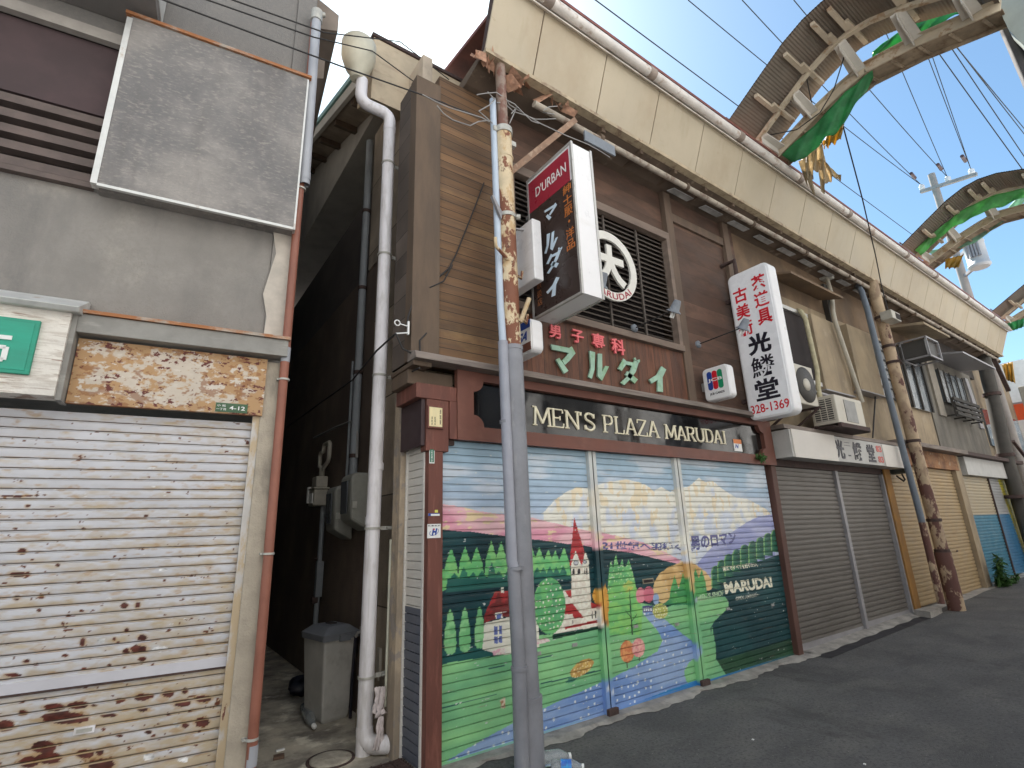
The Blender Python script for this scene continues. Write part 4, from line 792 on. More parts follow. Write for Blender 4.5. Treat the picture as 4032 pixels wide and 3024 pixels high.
for k in range(1):
    t = (v - lo) / (hi - lo); ang = rad(-138) + t[:, 0] * rad(96); rr = .402 - t[:, 1] * .075
    P = [(ec[0] + r * math.cos(a), -.0615, ec[2] + r * math.sin(a)) for a, r in zip(ang, rr)]
    mb.add(P, f)
obj('lettering', mb, M['red_face'], em)
# spot lamps on arms
for i, (bx_, bz_, hp, nm) in enumerate(((5.27, 3.60, G(440, 740), 'grey bell spot lamp on the arm in front of the white sign with red kanji'), (4.14, 3.575, T(2, 0, 0, 0), 'grey bell spot lamp on an arm between the round emblem and the white sign'), (3.05, 3.55, DU(900, 1150), 'grey bell spot lamp half hidden behind the tall dark sign'))):
    hy = -.68 if i != 1 else -.62
    s = thing('spot_lamp', nm, 'lamp', (bx_, -.02, bz_), 'spot lamps on the wooden shop front')
    mb = MB(); mb.lathe((bx_, -.052, bz_), [(.045, 0), (.045, -.02), (.02, -.035)], 14, (0, 1, 0)); obj('wall_mount', mb, M['lamp_grey'], s)
    mb = MB(); mb.tube([(bx_, -.08, bz_), (bx_, hy + .02, bz_ + .015)], .007, 8); obj('arm', mb, M['cable'], s)
    ax = np.array([0, .55, -.83]); hc = np.array([bx_, hy, bz_ + .055])
    mb = MB(); mb.lathe(hc, [(.028, -.05), (.036, -.04), (.044, 0), (.05, .05), (.075, .07), (.075, .078), (.04, .076)], 18, ax); obj('shade', mb, M['lamp_grey'], s)
    mb = MB()
    for dx in (-.016, .016): mb.tube([hc + ax * .06 + np.array([dx, 0, 0]), hc + ax * .135 + np.array([dx, 0, 0])], .012, 10)
    obj('bulb', mb, M['bulb'], s)

# ------------------------------------------------------------------ PROJECTING SIGNS (faces look along -X, towards the viewer's left)
def rrect(y0, y1, z0, z1, r, n=5):
    pts = []
    for cy, cz, a in ((y1 - r, z0 + r, -90), (y1 - r, z1 - r, 0), (y0 + r, z1 - r, 90), (y0 + r, z0 + r, 180)):
        for k in range(n + 1): w = rad(a + 90 * k / n); pts.append((cy + r * math.cos(w), cz + r * math.sin(w)))
    return pts
NX = (-1, 0, 0)
# tall dark sign
s = thing('projecting_sign', 'tall dark box sign with a red top panel and white katakana', 'sign', (2.83, -.1, 3.33))
x0, x1, ya, yb, za, zb = 2.70, 2.955, -.775, -.115, 3.335, 4.82
mb = MB(); mb.box(x0 + .01, x1 - .01, ya + .01, yb - .01, za + .01, zb - .01); obj('housing', mb, M['white_plastic'], s)
mb = MB()
for xa in (x0, x1 - .022):
    mb.box(xa, xa + .022, ya, ya + .022, za, zb); mb.box(xa, xa + .022, yb - .022, yb, za, zb); mb.box(xa, xa + .022, ya + .022, yb - .022, za, za + .022); mb.box(xa, xa + .022, ya + .022, yb - .022, zb - .022, zb)
for k in range(5): mb.box(x0 - .002, x0 + .008, ya - .004, ya, za + .2 + k * .27, za + .22 + k * .27)
obj('edge_frame', mb, M['alu'], s)
mb = MB(); mb.box(x0 + .006, x0 + .012, ya + .02, yb - .02, za + .02, zb - .385); fc = obj('dark_panel', mb, M['dark_face'], s)
mb = MB(); mb.box(x0 + .0055, x0 + .012, ya + .05, yb - .022, zb - .383, zb - .05); rp = obj('red_panel', mb, M['red_face'], s)
mb = MB(); put_text(mb, "D'URBAN", (x0 + .005, yb - .13, zb - .265), (0, -.44, 0), (0, 0, .105), .004, .0015, NX); obj('lettering', mb, M['white_paint'], rp)
mb = MB()
for k, ch in enumerate("マルダイ"):
    polys, lo, hi = norm_polys(KANA[ch]); cb = ((430, 540, 545, 690), (445, 550, 735, 910), (450, 575, 860, 1065), (455, 555, 1085, 1245))[k]; sl = (60, 35, 80, 40)[k]
    lft, rgt = onX(DU(cb[0], (cb[2] + cb[3]) / 2 + 20), x0), onX(DU(cb[1], (cb[2] + cb[3]) / 2 - 20), x0); zt, zb_ = onX(DU((cb[0] + cb[1]) / 2, cb[2] + sl * .5), x0)[2], onX(DU((cb[0] + cb[1]) / 2, cb[3] - sl * .3), x0)[2]
    o = np.array([x0 + .004, lft[1], zb_]); u = np.array([0, rgt[1] - lft[1], 0]); w = np.array([0, 0, zt - zb_])
    for p in polys: mb.prism([o + u * (a * .9 + .05 + .22 * (b - .5)) + w * b for a, b in p], (.003, 0, 0))
obj('lettering', mb, mat('pale_blue_letter', (.62, .74, .84), .4, var=.03), fc)
mb = MB(); vtext(mb, "紳士服・洋品", (x0 + .005, ya + .150, za + .44), (0, -.105, 0), (0, 0, .66), .14, .008, .0015, NX); obj('small_lettering', mb, M['orange_ink'], fc)
mb = MB(); vtext(mb, "各種クレジット取扱店", (x0 + .005, yb - .075, za + .10), (0, -.07, 0), (0, 0, .82), .14, .004, .0015, NX); obj('side_lettering', mb, M['brown_ink'], fc)
mb = MB()
for z in (za + .22, zb - .3): mb.bar((x0 + .12, yb - .012, z), (x0 + .12, .05, z), .04, .04)
obj('wall_arms', mb, M['alu'], s)
# tall white sign with red and black kanji
s = thing('projecting_sign', 'tall white rounded sign with red and black kanji and a phone number', 'sign', (6.2, -.1, 2.75))
x0, x1 = 6.08, 6.30; pr = rrect(-.655, -.085, 2.72, 4.70, .085); pin = rrect(-.63, -.11, 2.745, 4.675, .07)
mb = MB(); mb.prism([(x0 + .012, y, z) for y, z in pr], (x1 - x0 - .024, 0, 0)); obj('housing', mb, M['white_plastic'], s, .02)
mb = MB(); mb.prism([(x0 + .004, y, z) for y, z in pin], (.014, 0, 0)); fc = obj('face', mb, mat('sign_face_white', (.86, .86, .88), .3, var=.02), s, .006)
mb = MB(); vtext(mb, "茶道具", (x0 + .003, -.41, 3.87), (0, -.19, 0), (0, 0, .70), .12, .026, .002, NX); vtext(mb, "古美術", (x0 + .003, -.145, 3.80), (0, -.19, 0), (0, 0, .70), .12, .022, .002, NX)
obj('red_lettering', mb, M['red_ink'], fc)
mb = MB(); put_text(mb, "328-1369", (x0 + .003, -.13, 2.795), (0, -.48, 0), (0, 0, .11), .012, .002, NX); obj('phone_number', mb, M['red_ink'], fc)
for ch, zc, of in (("光", 3.53, .04), ("鱗", 3.235, .010), ("堂", 2.94, .026)):
    mb = MB(); put_text(mb, ch, (x0 + .003, -.225, zc), (0, -.30, 0), (0, 0, .265), of, .002, NX); obj('black_kanji', mb, M['black_ink'], fc)
mb = MB(); mb.bar((6.19, -.10, 3.0), (6.19, .05, 3.0), .05, .05); mb.bar((6.19, -.10, 4.4), (6.19, .05, 4.4), .05, .05); mb.tube([(6.19, -.18, 4.69), (6.19, -.18, 4.95), (6.19, .05, 4.95)], .03, 10); obj('wall_arms', mb, M['dark_rust'], s)
# credit card signs
def card_sign(xf, y0, y1, z0, z1, label):
    s = thing('card_sign', label, 'sign', (xf + .06, (y0 + y1) / 2, z0), 'small white card signs on the shop front')
    mb = MB(); mb.prism([(xf + .006, y, z) for y, z in rrect(y0, y1, z0, z1, .055)], (.12, 0, 0)); obj('housing', mb, M['white_plastic'], s, .018)
    mb = MB(); mb.prism([(xf, y, z) for y, z in rrect(y0 + .015, y1 - .015, z0 + .015, z1 - .015, .05)], (.012, 0, 0)); f = obj('face', mb, mat('card_face', (.78, .78, .78), .35, var=.02), s)
    mb = MB(); mb.box(xf + .05, xf + .1, y1 - .01, max(y1 + .03, .05), (z0 + z1) / 2 - .05, (z0 + z1) / 2 + .05); obj('wall_mount', mb, M['alu'], s)
    return s, f
s, f = card_sign(5.30, -.37, -.03, 2.885, 3.285, 'small white square sign with blue red and green stripes')
for k, (c, nm) in enumerate((('blue_ink', 'blue_stripe'), ('red_ink', 'red_stripe'), ('green_ink', 'green_stripe'))):
    mb = MB(); ya = -.095 - k * .068; pts = rrect(ya - .064, ya, 3.01, 3.235, .03); mb.prism([(5.298, y, z) for y, z in pts], (.004, 0, 0)); obj(nm, mb, M[c], f)
mb = MB(); put_text(mb, "JCB", (5.2975, -.10, 3.10), (0, -.19, 0), (0, 0, .048), .03, .001, NX); obj('lettering', mb, M['white_paint'], f)
mb = MB(); put_text(mb, "JCB CARDS", (5.2995, -.105, 2.945), (0, -.19, 0), (0, 0, .032), .025, .0015, NX); obj('black_lettering', mb, M['black_ink'], f)
s, f = card_sign(2.50, -.345, -.015, 2.94, 3.245, 'small white sign with a blue band beside the rusty steel post')
mb = MB(); mb.box(2.498, 2.502, -.325, -.03, 3.16, 3.228); obj('blue_band', mb, M['blue_ink'], f)
mb = MB(); mb.box(2.498, 2.502, -.325, -.03, 2.958, 3.03); obj('brown_band', mb, M['brown_paint'], f)
mb = MB(); put_text(mb, "VISA", (2.4995, -.055, 3.055), (0, -.24, 0), (0, 0, .08), .035, .0015, NX, shear=.18); obj('lettering', mb, M['blue_ink'], f)
s = thing('blank_box_sign', 'blank white box sign behind the tall dark sign', 'sign', (2.56, -.2, 3.58))
mb = MB(); mb.box(2.52, 2.62, -.40, -.02, 3.585, 4.18); obj('housing', mb, M['white_plastic'], s, .01)
mb = MB(); mb.box(2.555, 2.585, -.022, .04, 3.8, 3.95); obj('wall_mount', mb, M['alu'], s)
# notices on the corner pillar
s = thing('notice_frame', 'small framed yellowed notice on the brown corner post', 'notice', (1.78, -.05, 2.24))
def c5(x, y): return (1640 + x * .3559, 1560 + y * .3559)
a, b = onY(c5(118, 350), -.05), onY(c5(295, 118), -.05); mb = MB(); mb.box(a[0], b[0], -.058, -.0405, a[2], b[2]); fr = obj('frame', mb, M['brown_post'], s, .003)
mb = MB(); mb.box(a[0] + .012, b[0] - .012, -.060, -.058, a[2] + .014, b[2] - .014); pp = obj('paper', mb, mat('old_paper', (.74, .64, .38), .8, var=.12, scale=(14, 1, 2)), s)
mb = MB(); vtext(mb, "津加東", (b[0] - .035, -.0602, a[2] + .03), (.013, 0, 0), (0, 0, b[2] - a[2] - .055), .1, .004, .0008, (0, -1, 0)); vtext(mb, "事務所", (a[0] + .03, -.0602, a[2] + .02), (.010, 0, 0), (0, 0, .07), .1, .003, .0008, (0, -1, 0)); vtext(mb, "監視中", (a[0] + .055, -.0602, a[2] + .02), (.010, 0, 0), (0, 0, .07), .1, .003, .0008, (0, -1, 0)); obj('lettering', mb, M['black_ink'], pp)
s = thing('tall_plate', 'narrow green plate with white writing on the brown post', 'plate', (1.76, -.04, 2.0))
a, b = onY(c5(140, 742), -.036), onY(c5(198, 580), -.036); mb = MB(); mb.box(a[0], b[0], -.039, -.0352, a[2], b[2]); p1 = obj('white_border', mb, M['white_paint'], s)
mb = MB(); mb.box(a[0] + .004, b[0] - .006, -.041, -.039, a[2] + .008, b[2] - .008); obj('green_face', mb, mat('plate_green', (.01, .16, .085), .4, var=.04), p1)
mb = MB(); vtext(mb, "犬安全会員之証", (a[0] + .011, -.0412, a[2] + .012), (b[0] - a[0] - .026, 0, 0), (0, 0, b[2] - a[2] - .026), .1, .006, .0008, (0, -1, 0)); obj('lettering', mb, M['white_paint'], p1)
s = thing('sticker', 'white square sticker with a blue and red H emblem', 'sticker', (1.77, -.04, .95))
a, b = onY(c5(118, 1572), -.036), onY(c5(266, 1412), -.036); mb = MB(); mb.box(a[0], b[0], -.0385, -.0352, a[2], b[2]); p1 = obj('paper', mb, M['white_paint'], s)
w_, h_ = b[0] - a[0], b[2] - a[2]
mb = MB(); put_text(mb, "H", (a[0] + w_ * .36, -.039, a[2] + h_ * .2), (w_ * .34, 0, 0), (0, 0, h_ * .48), .06, .001, (0, -1, 0), shear=.25)
mb.tube([(a[0] + w_ * (.5 + .34 * math.cos(t)), -.0392, a[2] + h_ * (.42 + .22 * math.sin(t) + .1 * math.cos(t))) for t in np.linspace(2.4, 6.9, 14)], .0017, 5); obj('emblem', mb, M['blue_ink'], p1)
mb = MB(); mb.box(a[0] + w_ * .44, a[0] + w_ * .54, -.0405, -.0388, a[2] + h_ * .56, a[2] + h_ * .68); obj('red_mark', mb, M['red_ink'], p1)
mb = MB(); put_text(mb, "防 備 実 施", (a[0] + .006, -.039, a[2] + h_ * .82), (w_ - .012, 0, 0), (0, 0, h_ * .11), .006, .0008, (0, -1, 0)); obj('lettering', mb, M['black_ink'], p1)
s = thing('name_strip', 'thin blue and white label strip above the square sticker', 'label', (1.77, -.04, 1.06))
a, b = onY(c5(128, 1325), -.036), onY(c5(255, 1295), -.036); mb = MB(); mb.box(a[0], b[0], -.038, -.0352, a[2], b[2]); p1 = obj('strip', mb, M['white_paint'], s)
mb = MB(); mb.box(a[0], a[0] + .02, -.0392, -.038, a[2], b[2]); mb.box(a[0] + .02, b[0], -.0392, -.038, b[2] - .004, b[2]); obj('blue_end', mb, M['blue_ink'], p1)
a, b = onY(c5(202, 1288), -.036), onY(c5(236, 1258), -.036); mb = MB(); mb.box(a[0], b[0], -.038, -.0352, a[2], b[2]); tag(obj('yellow_sticker', mb, mat('yellow_paper', (.62, .60, .12), .6), None), 'tiny yellow green sticker above the label strip', 'sticker')

# ------------------------------------------------------------------ ANTIQUE SHOP (beige mortar, grey shutters) and the two houses beyond
M['mortar'] = mat('beige_mortar', (.34, .265, .175), .9, var=.15, scale=2.2, layers=[((.21, .165, .115), (1.6, 1.6, .5), .54, .12, .8), ((.42, .34, .24), (3, 3, 3), .64, .08, .6), ((.15, .12, .09), (5, 5, .8), .64, .1, .5)], bump=.4, bscale=70)
M['mortar_brown'] = mat('brown_mortar', (.20, .135, .085), .9, var=.18, scale=2.5, layers=[((.12, .085, .06), (2, 2, 1), .54, .12, .7)], bump=.35, bscale=60)
M['mortar_dark'] = mat('dark_mortar', (.17, .155, .13), .9, var=.2, scale=2, layers=[((.09, .08, .07), (2, 2, .6), .52, .14, .8), ((.28, .26, .22), (3, 3, .7), .66, .08, .5)], bump=.4, bscale=70)
M['grey_slat'] = mat('grey_shutter', (.165, .15, .135), .5, .15, var=.08, scale=4, layers=[((.115, .10, .085), (2, 2, 30), .58, .12, .6)])
M['tan_slat'] = mat('tan_shutter', (.40, .29, .16), .55, .05, var=.09, scale=4, layers=[((.28, .19, .10), (2, 2, 25), .60, .12, .6)])
M['dark_slat_wood'] = mat('dark_timber', (.05, .045, .04), .85, var=.25, scale=5)
M['glass'] = mat('window_glass', (.10, .11, .12), .08, var=.05, spec=.7)
M['frost'] = mat('frosted_glass', (.20, .205, .205), .3, var=.06, scale=9)
M['ac_white'] = mat('ac_cream', (.56, .52, .44), .5, var=.06, scale=5, layers=[((.4, .35, .27), (6, 6, 3), .64, .1, .5)])
M['ac_dark'] = mat('ac_fin', (.07, .065, .06), .6, var=.1, scale=30)
M['steel'] = mat('grey_steel', (.30, .29, .30), .5, .2, var=.12, scale=6)
M['white_board'] = mat('white_board', (.66, .62, .57), .6, var=.04, scale=3)
M['grey_board'] = mat('grey_board', (.47, .46, .44), .6, var=.1, scale=4, layers=[((.3, .28, .26), (9, 9, 9), .66, .05, .5)])
M['ochre'] = mat('ochre_post', (.27, .135, .035), .7, var=.2, scale=5)

A = thing('antique_shop', 'beige mortar shop with two grey roller shutters and a white fascia sign', 'shop', (8.5, 0, 0))
mb = MB(); mb.box(6.63, 13.42, .06, 9, 2.72, 4.93); mb.box(6.63, 10.3, .10, 9, 0, 2.72); obj('wall', mb, M['mortar'], A)
mb = MB(); mb.box(6.63, 13.42, .065, 9, 4.93, 6.0); obj('upper_wall', mb, M['mortar_brown'], A)
mb = MB(); mb.prism([(7.5, .06, 5.19), (7.5, -.30, 5.07), (7.5, -.30, 5.11), (7.5, .06, 5.23)], (1.72, 0, 0)); obj('window_canopy', mb, M['mortar_brown'], A)
w = obj('window', MB().box(7.55, 8.40, .02, .08, 3.56, 4.66), M['void'], A)
mb = MB(); mb.box(7.5, 8.44, -.03, .058, 3.50, 3.565); mb.box(7.5, 8.44, -.02, .058, 4.66, 4.72); obj('frame', mb, M['alu'], w)
for x0, x1, z0, z1, lab in ((8.46, 9.45, 3.46, 4.73, None), (9.66, 10.62, 3.60, 4.79, None)):
    mb = MB(); mb.box(x0, x1, -.10 if x0 > 9 else -.06, .058, z0, z1); sb = obj('shutter_box', mb, M['mortar'], A, .006)
    mb = MB(); mb.box(x0 - .015, x1 + .015, -.115 if x0 > 9 else -.075, .058, z0 - .02, z0); obj('drip_edge', mb, M['steel'], sb)
w = obj('lattice_window', MB().box(10.72, 12.1, .0, .07, 3.66, 4.80), M['frost'], A)
mb = MB()
for x in (10.70, 11.05, 11.40, 11.75, 12.06): mb.box(x, x + .04, -.03, .0, 3.64, 4.82)
for k in range(7): mb.box(10.70, 12.1, -.025, .0, 3.64 + k * .19, 3.664 + k * .19)
obj('lattice', mb, M['dark_slat_wood'], w)
mb = MB(); mb.box(12.25, 13.30, .0, .07, 3.6, 4.80); w = obj('dark_window', mb, M['glass'], A)
mb = MB(); mb.box(12.22, 12.30, -.03, .0, 3.6, 4.85); mb.box(12.75, 12.80, -.03, .0, 3.6, 4.85); mb.box(13.28, 13.36, -.03, .0, 3.6, 4.85); obj('frame', mb, M['dark_slat_wood'], w)
mb = MB(); mb.prism([(12.1, .06, 5.26), (12.1, -.55, 5.14), (12.1, -.55, 5.19), (12.1, .06, 5.31)], (1.5, 0, 0)); obj('side_canopy', mb, M['mortar'], A)
mb = MB(); mb.box(6.64, 10.4, -.22, .1, 2.665, 2.72); obj('ledge', mb, M['ledge_wood'], A, .004)
mb = MB(); mb.box(6.64, 10.3, -.02, .1, 2.20, 2.665); obj('lintel', mb, M['dark_rust'], A)
for x0, x1 in ((6.62, 8.30), (8.40, 9.92)):
    sh = obj('roller_shutter', slat_mesh(x0, x1, gz(x0) + .07, 2.26, .03, .0625, None, 1, 0, SLAT_DEEP), M['grey_slat'], A)
    mb = MB(); mb.box(x0, x1, .022, .055, gz(x0) + .02, gz(x0) + .10); obj('bottom_bar', mb, M['steel'], sh)
mb = MB(); mb.box(8.31, 8.39, -.01, .06, 0, 2.26); obj('shutter_post', mb, M['steel'], A, .004)
mb = MB(); mb.box(9.93, 9.98, -.02, .06, 0, 2.26); obj('guide_rail', mb, M['steel'], A)
mb = MB(); mb.box(9.985, 10.22, -.045, .10, 0, 2.30); obj('corner_pillar', mb, M['ochre'], A, .006)
s = thing('fascia_sign', 'long white sign with black kanji half covered by blank boards', 'sign', (8.6, -.25, 2.3))
mb = MB(); mb.box(6.66, 10.32, -.26, -.03, 2.29, 2.645); obj('housing', mb, M['grey_board'], s, .004)
mb = MB(); mb.box(6.70, 7.88, -.272, -.2605, 2.285, 2.65); obj('cover_board', mb, M['white_board'], s, .003); mb = MB(); mb.box(9.48, 10.30, -.272, -.2605, 2.285, 2.63); obj('cover_board', mb, M['white_board'], s, .003)
mb = MB()
for ch, x, w_ in (("光", 7.86, .27), ("鱗", 8.42, .30), ("堂", 8.90, .26)): put_text(mb, ch, (x, -.261, 2.33), (w_, 0, 0), (0, 0, .27), .03, .006, (0, -1, 0))
obj('black_lettering', mb, M['black_ink'], s)
mb = MB(); put_text(mb, "83", (9.25, -.261, 2.50), (.2, 0, 0), (0, 0, .10), .03, .004, (0, -1, 0)); put_text(mb, "83", (9.25, -.261, 2.335), (.2, 0, 0), (0, 0, .10), .03, .004, (0, -1, 0)); obj('red_lettering', mb, mat('faded_red', (.55, .14, .12), .6), s)
mb = MB(); put_text(mb, "二", (8.16, -.261, 2.53), (.2, 0, 0), (0, 0, .05), .0, .003, (0, -1, 0)); put_text(mb, "ー", (8.24, -.261, 2.38), (.08, 0, 0), (0, 0, .02), .0, .003, (0, -1, 0)); obj('worn_marks', mb, M['black_ink'], s)
# air conditioners
def ac_unit(x0, y0, z0, w_, d_, h_, label):
    s = thing('air_conditioner', label, 'air conditioner', (x0 + w_ / 2, y0 + d_ / 2, z0))
    mb = MB(); mb.box(x0, x0 + w_, y0, y0 + d_, z0 + .03, z0 + h_); obj('casing', mb, M['ac_white'], s, .012)
    mb = MB(); mb.box(x0 + .30 * w_, x0 + w_ * .72, y0 - .004, y0 + .002, z0 + .07, z0 + h_ - .05)
    obj('front_grille', mb, M['ac_dark'], s)
    mb = MB()
    for k in range(24): xx = x0 + w_ * .31 + k * w_ * .41 / 24; mb.box(xx, xx + .006, y0 - .009, y0 - .0042, z0 + .07, z0 + h_ - .05)
    obj('grille_bars', mb, M['alu'], s)
    mb = MB(); mb.box(x0 - .004, x0 + .002, y0 + .035, y0 + d_ - .035, z0 + .08, z0 + h_ - .05); g = obj('side_grille', mb, M['ac_dark'], s)
    mb = MB()
    for k in range(10): zz = z0 + .09 + k * (h_ - .16) / 9; mb.box(x0 - .010, x0 - .0042, y0 + .035, y0 + d_ - .035, zz - .0045, zz + .0045)
    for k in range(4): yy = y0 + .04 + k * (d_ - .08) / 3; mb.box(x0 - .012, x0 - .0102, yy - .006, yy + .006, z0 + .08, z0 + h_ - .05)
    obj('grille_bars', mb, M['ac_white'], g)
    mb = MB(); mb.box(x0 - .03, x0 + w_ + .03, y0 - .03, y0 + .01, z0 - .03, z0 + .03); mb.box(x0 - .03, x0 + w_ + .03, y0 + d_ - .04, y0 + d_, z0 - .03, z0 + .03); obj('feet', mb, M['dark_rust'], s)
    return s
a0 = onY(K(590, 1165), -.45); a1 = onY(K(830, 1430), -.45)
AX, AZ = a0[0], a1[2]
ac_unit(AX, -.45, AZ, .86, .34, a0[2] - AZ + .04, 'cream air conditioner standing above the long white sign')
mb = MB(); mb.box(AX - .25, AX + .95, -.46, .06, 2.722, AZ - .031); tag(obj('sheet_metal_box', mb, M['dark_rust'], None), 'low dark platform under the cream air conditioner', 'platform')
s = thing('air_conditioner', 'cream air conditioner with a round fan on wall brackets behind the white kanji sign', 'air conditioner', (7.25, -.2, 2.98))
mb = MB(); mb.box(6.75, 7.45, -.34, -.05, 3.00, 3.56); obj('casing', mb, M['ac_white'], s, .012)
mb = MB(); mb.lathe((7.18, -.342, 3.28), [(.25, 0), (.25, .01), (.0, .01)], 28, (0, -1, 0)); obj('fan_opening', mb, M['ac_dark'], s)
mb = MB(); mb.lathe((7.18, -.352, 3.28), [(.085, 0), (.085, .012), (.0, .014)], 20, (0, -1, 0)); obj('fan_hub', mb, M['ac_white'], s)
mb = MB()
for x in (6.82, 7.40): mb.bar((x, -.38, 2.985), (x, .06, 2.985), .03, .03); mb.bar((x, -.34, 2.97), (x, .06, 2.72), .025, .025)
obj('wall_bracket', mb, M['dark_rust'], s)
s = thing('air_conditioner', 'dark window air conditioner in an iron cage under the high canopy', 'air conditioner', (12.8, -.2, 4.6))
mb = MB(); mb.box(12.35, 12.95, -.42, .05, 4.60, 4.93); obj('casing', mb, M['ac_dark'], s, .01)
mb = MB()
for y in (-.46, -.02):
    for z in (4.56, 4.95): mb.bar((12.3, y, z), (13.0, y, z), .03, .03)
    for x in (12.31, 12.99): mb.bar((x, y, 4.56), (x, y, 4.95), .03, .03)
for x in (12.31, 12.99):
    for z in (4.56, 4.95): mb.bar((x, -.46, z), (x, .05, z), .03, .03)
obj('cage', mb, M['steel'], s)
# pipes on the antique shop wall
s = thing('drain_pipe', 'white drain pipe with a hopper between the two beige shutter boxes', 'pipe', (9.5, 0, 3.4))
pp = [onY(K(530, 200), -.03), onY(K(600, 560), -.13), onY(K(735, 1185), -.13)]
mb = MB(); mb.tube([pp[0], pp[0] + np.array([0, -.02, -.35]), pp[1] + np.array([0, 0, .2]), pp[1], (9.50, -.13, 3.35)], .035, 10); obj('pipe', mb, mat('pipe_cream', (.42, .38, .31), .6, var=.1, scale=6), s)
mb = MB(); mb.box(pp[0][0] - .10, pp[0][0] + .10, -.12, .06, pp[0][2] - .02, pp[0][2] + .22); obj('hopper', mb, M['bracket'], s, .02)
mb = MB(); mb.box(pp[0][0] - .16, pp[0][0] - .02, -.02, .062, 4.78, 5.5); obj('backing_board', mb, M['dark_slat_wood'], s)
s = thing('refrigerant_pipe', 'pale wrapped pipe bending out of the wall beside the dark window', 'pipe', (8.3, 0, 3.3))
qq = [onY(K(300, 462), .05), onY(K(318, 470), -.08), onY(K(355, 530), -.10), onY(K(450, 950), -.10), onY(K(465, 1130), -.10)]
mb = MB(); mb.tube(qq + [(qq[-1][0], -.12, 3.02)], .035, 10); obj('pipe', mb, mat('tape_cream', (.48, .43, .28), .7, var=.15, scale=12), s)
s = thing('steel_pipe', 'horizontal dark pipe on the beige wall behind the cream air conditioner', 'pipe', (8.3, -.05, 3.35))
mb = MB(); mb.tube([onY(K(320, 1095), -.06), onY(K(560, 1165), -.06), onY(K(745, 1200), -.06)], .03, 8); obj('pipe', mb, M['steel'], s)
tag(obj('wall_cable', MB().tube([onY(K(930, 860), -.05), onY(K(925, 1200), -.03), onY(K(905, 1500), -.03)], .012, 6), M['cable'], None), 'dark cable hanging down the beige wall by the lattice window', 'cable')
s = thing('meter_box', 'dark green rounded meter box at the right end of the long sign', 'meter box', (10.45, -.1, 2.25))
mb = MB(); mb.prism([(x, -.22, z) for x, z in rrect(10.36, 10.62, 2.22, 2.66, .10)], (0, .24, 0)); obj('case', mb, mat('meter_green', (.055, .07, .07), .45, var=.1), s, .02)
mb = MB(); mb.tube([(10.48, -.12, 2.23), (10.50, -.14, 2.12), (10.56, -.1, 2.10), (10.6, 0, 2.2)], .014, 8); obj('cable', mb, M['cable'], s)

B = thing('rusty_lintel_shop', 'shop with tan roller shutters under a rusted metal lintel', 'shop', (12, 0, 0))
mb = MB(); mb.box(10.3, 13.9, .1, 9, 0, 2.715); obj('wall', mb, M['mortar_brown'], B)
mb = MB(); mb.box(10.42, 13.8, -.06, .1, 2.40, 2.715); obj('lintel', mb, mat('rust_lintel', (.30, .15, .07), .8, var=.2, scale=4, layers=[((.14, .06, .03), (3, 3, 5), .52, .08, .8), ((.42, .34, .24), (5, 5, 7), .62, .05, .6)]), B, .004)
mb = MB(); mb.box(10.45, 13.95, -.24, .1, 2.722, 2.80); obj('ledge', mb, M['ledge_wood'], B, .004)
for x0, x1 in ((10.235, 13.60),):
    sh = obj('roller_shutter', slat_mesh(x0, x1, gz(12) + .02, 2.40, .03, .0655, None, 1, 0, SLAT_DEEP), M['tan_slat'], B)
    mb = MB()
    for x in (11.3, 12.3, 12.7): mb.box(x, x + .07, .02, .03, .85, .88)
    obj('pull_handle', mb, M['dark_rust'], sh)
mb = MB(); mb.box(13.61, 13.95, -.05, .10, 0, 2.715); obj('pillar', mb, M['mortar'], B, .006)

Dk = thing('dark_mortar_house', 'dark grey mortar house at the far end with a barred upstairs window', 'house', (16, 0, 0))
mb = MB(); mb.box(13.43, 17.0, .04, 9, 2.81, 4.95); mb.box(13.96, 18.35, .1, 9, 0, 2.7); obj('wall', mb, M['mortar_dark'], Dk)
mb = MB(); mb.box(13.43, 17.6, .08, 9, 4.95, 6.0)
obj('board_wall', mb, mat('dark_boards', (.06, .05, .045), .85, var=.2, scale=3, joints=(0, .3, .02, (.02, .018, .016))), Dk)
mb = MB(); mb.prism([(16.55, .0, 3.55), (16.85, .0, 3.55), (16.60, .0, 4.80), (16.38, .0, 4.80)], (0, .045, 0)); obj('metal_flashing', mb, M['steel'], Dk)
mb = MB(); mb.box(13.8, 14.2, .0, .045, 3.6, 4.9); obj('frame_post', mb, mat('post_grey', (.26, .23, .19), .85, var=.15), Dk)
w = obj('window', MB().box(14.3, 15.95, -.02, .05, 3.95, 4.70), M['glass'], Dk)
mb = MB(); mb.box(14.3, 14.62, -.028, -.021, 3.95, 4.70); obj('frosted_pane', mb, M['frost'], w)
mb = MB()
for x in (14.28, 14.62, 15.0, 15.45, 15.92): mb.box(x, x + .04, -.045, -.0285, 3.93, 4.72)
obj('frame', mb, M['dark_slat_wood'], w)
mb = MB()
for k in range(4): mb.box(14.2, 16.0, -.20, -.17, 3.61 + k * .11, 3.68 + k * .11)
for x in (14.2, 14.8, 15.4, 15.98): mb.box(x, x + .03, -.169, -.14, 3.58, 4.0); mb.box(x, x + .03, -.14, .04, 3.60, 3.63)
obj('balcony_rail', mb, M['dark_slat_wood'], w)
mb = MB(); mb.prism([(14.0, .04, 4.98), (14.0, -.6, 4.86), (14.0, -.6, 4.90), (14.0, .04, 5.02)], (2.4, 0, 0)); obj('window_canopy', mb, M['steel'], Dk)
mb = MB(); mb.box(13.96, 18.42, -.22, .1, 2.72, 2.80); obj('ledge', mb, M['dark_rust'], Dk, .004)
mb = MB(); mb.box(14.15, 18.1, -.10, .1, 2.33, 2.715); obj('fascia_board', mb, M['grey_board'], Dk, .004)
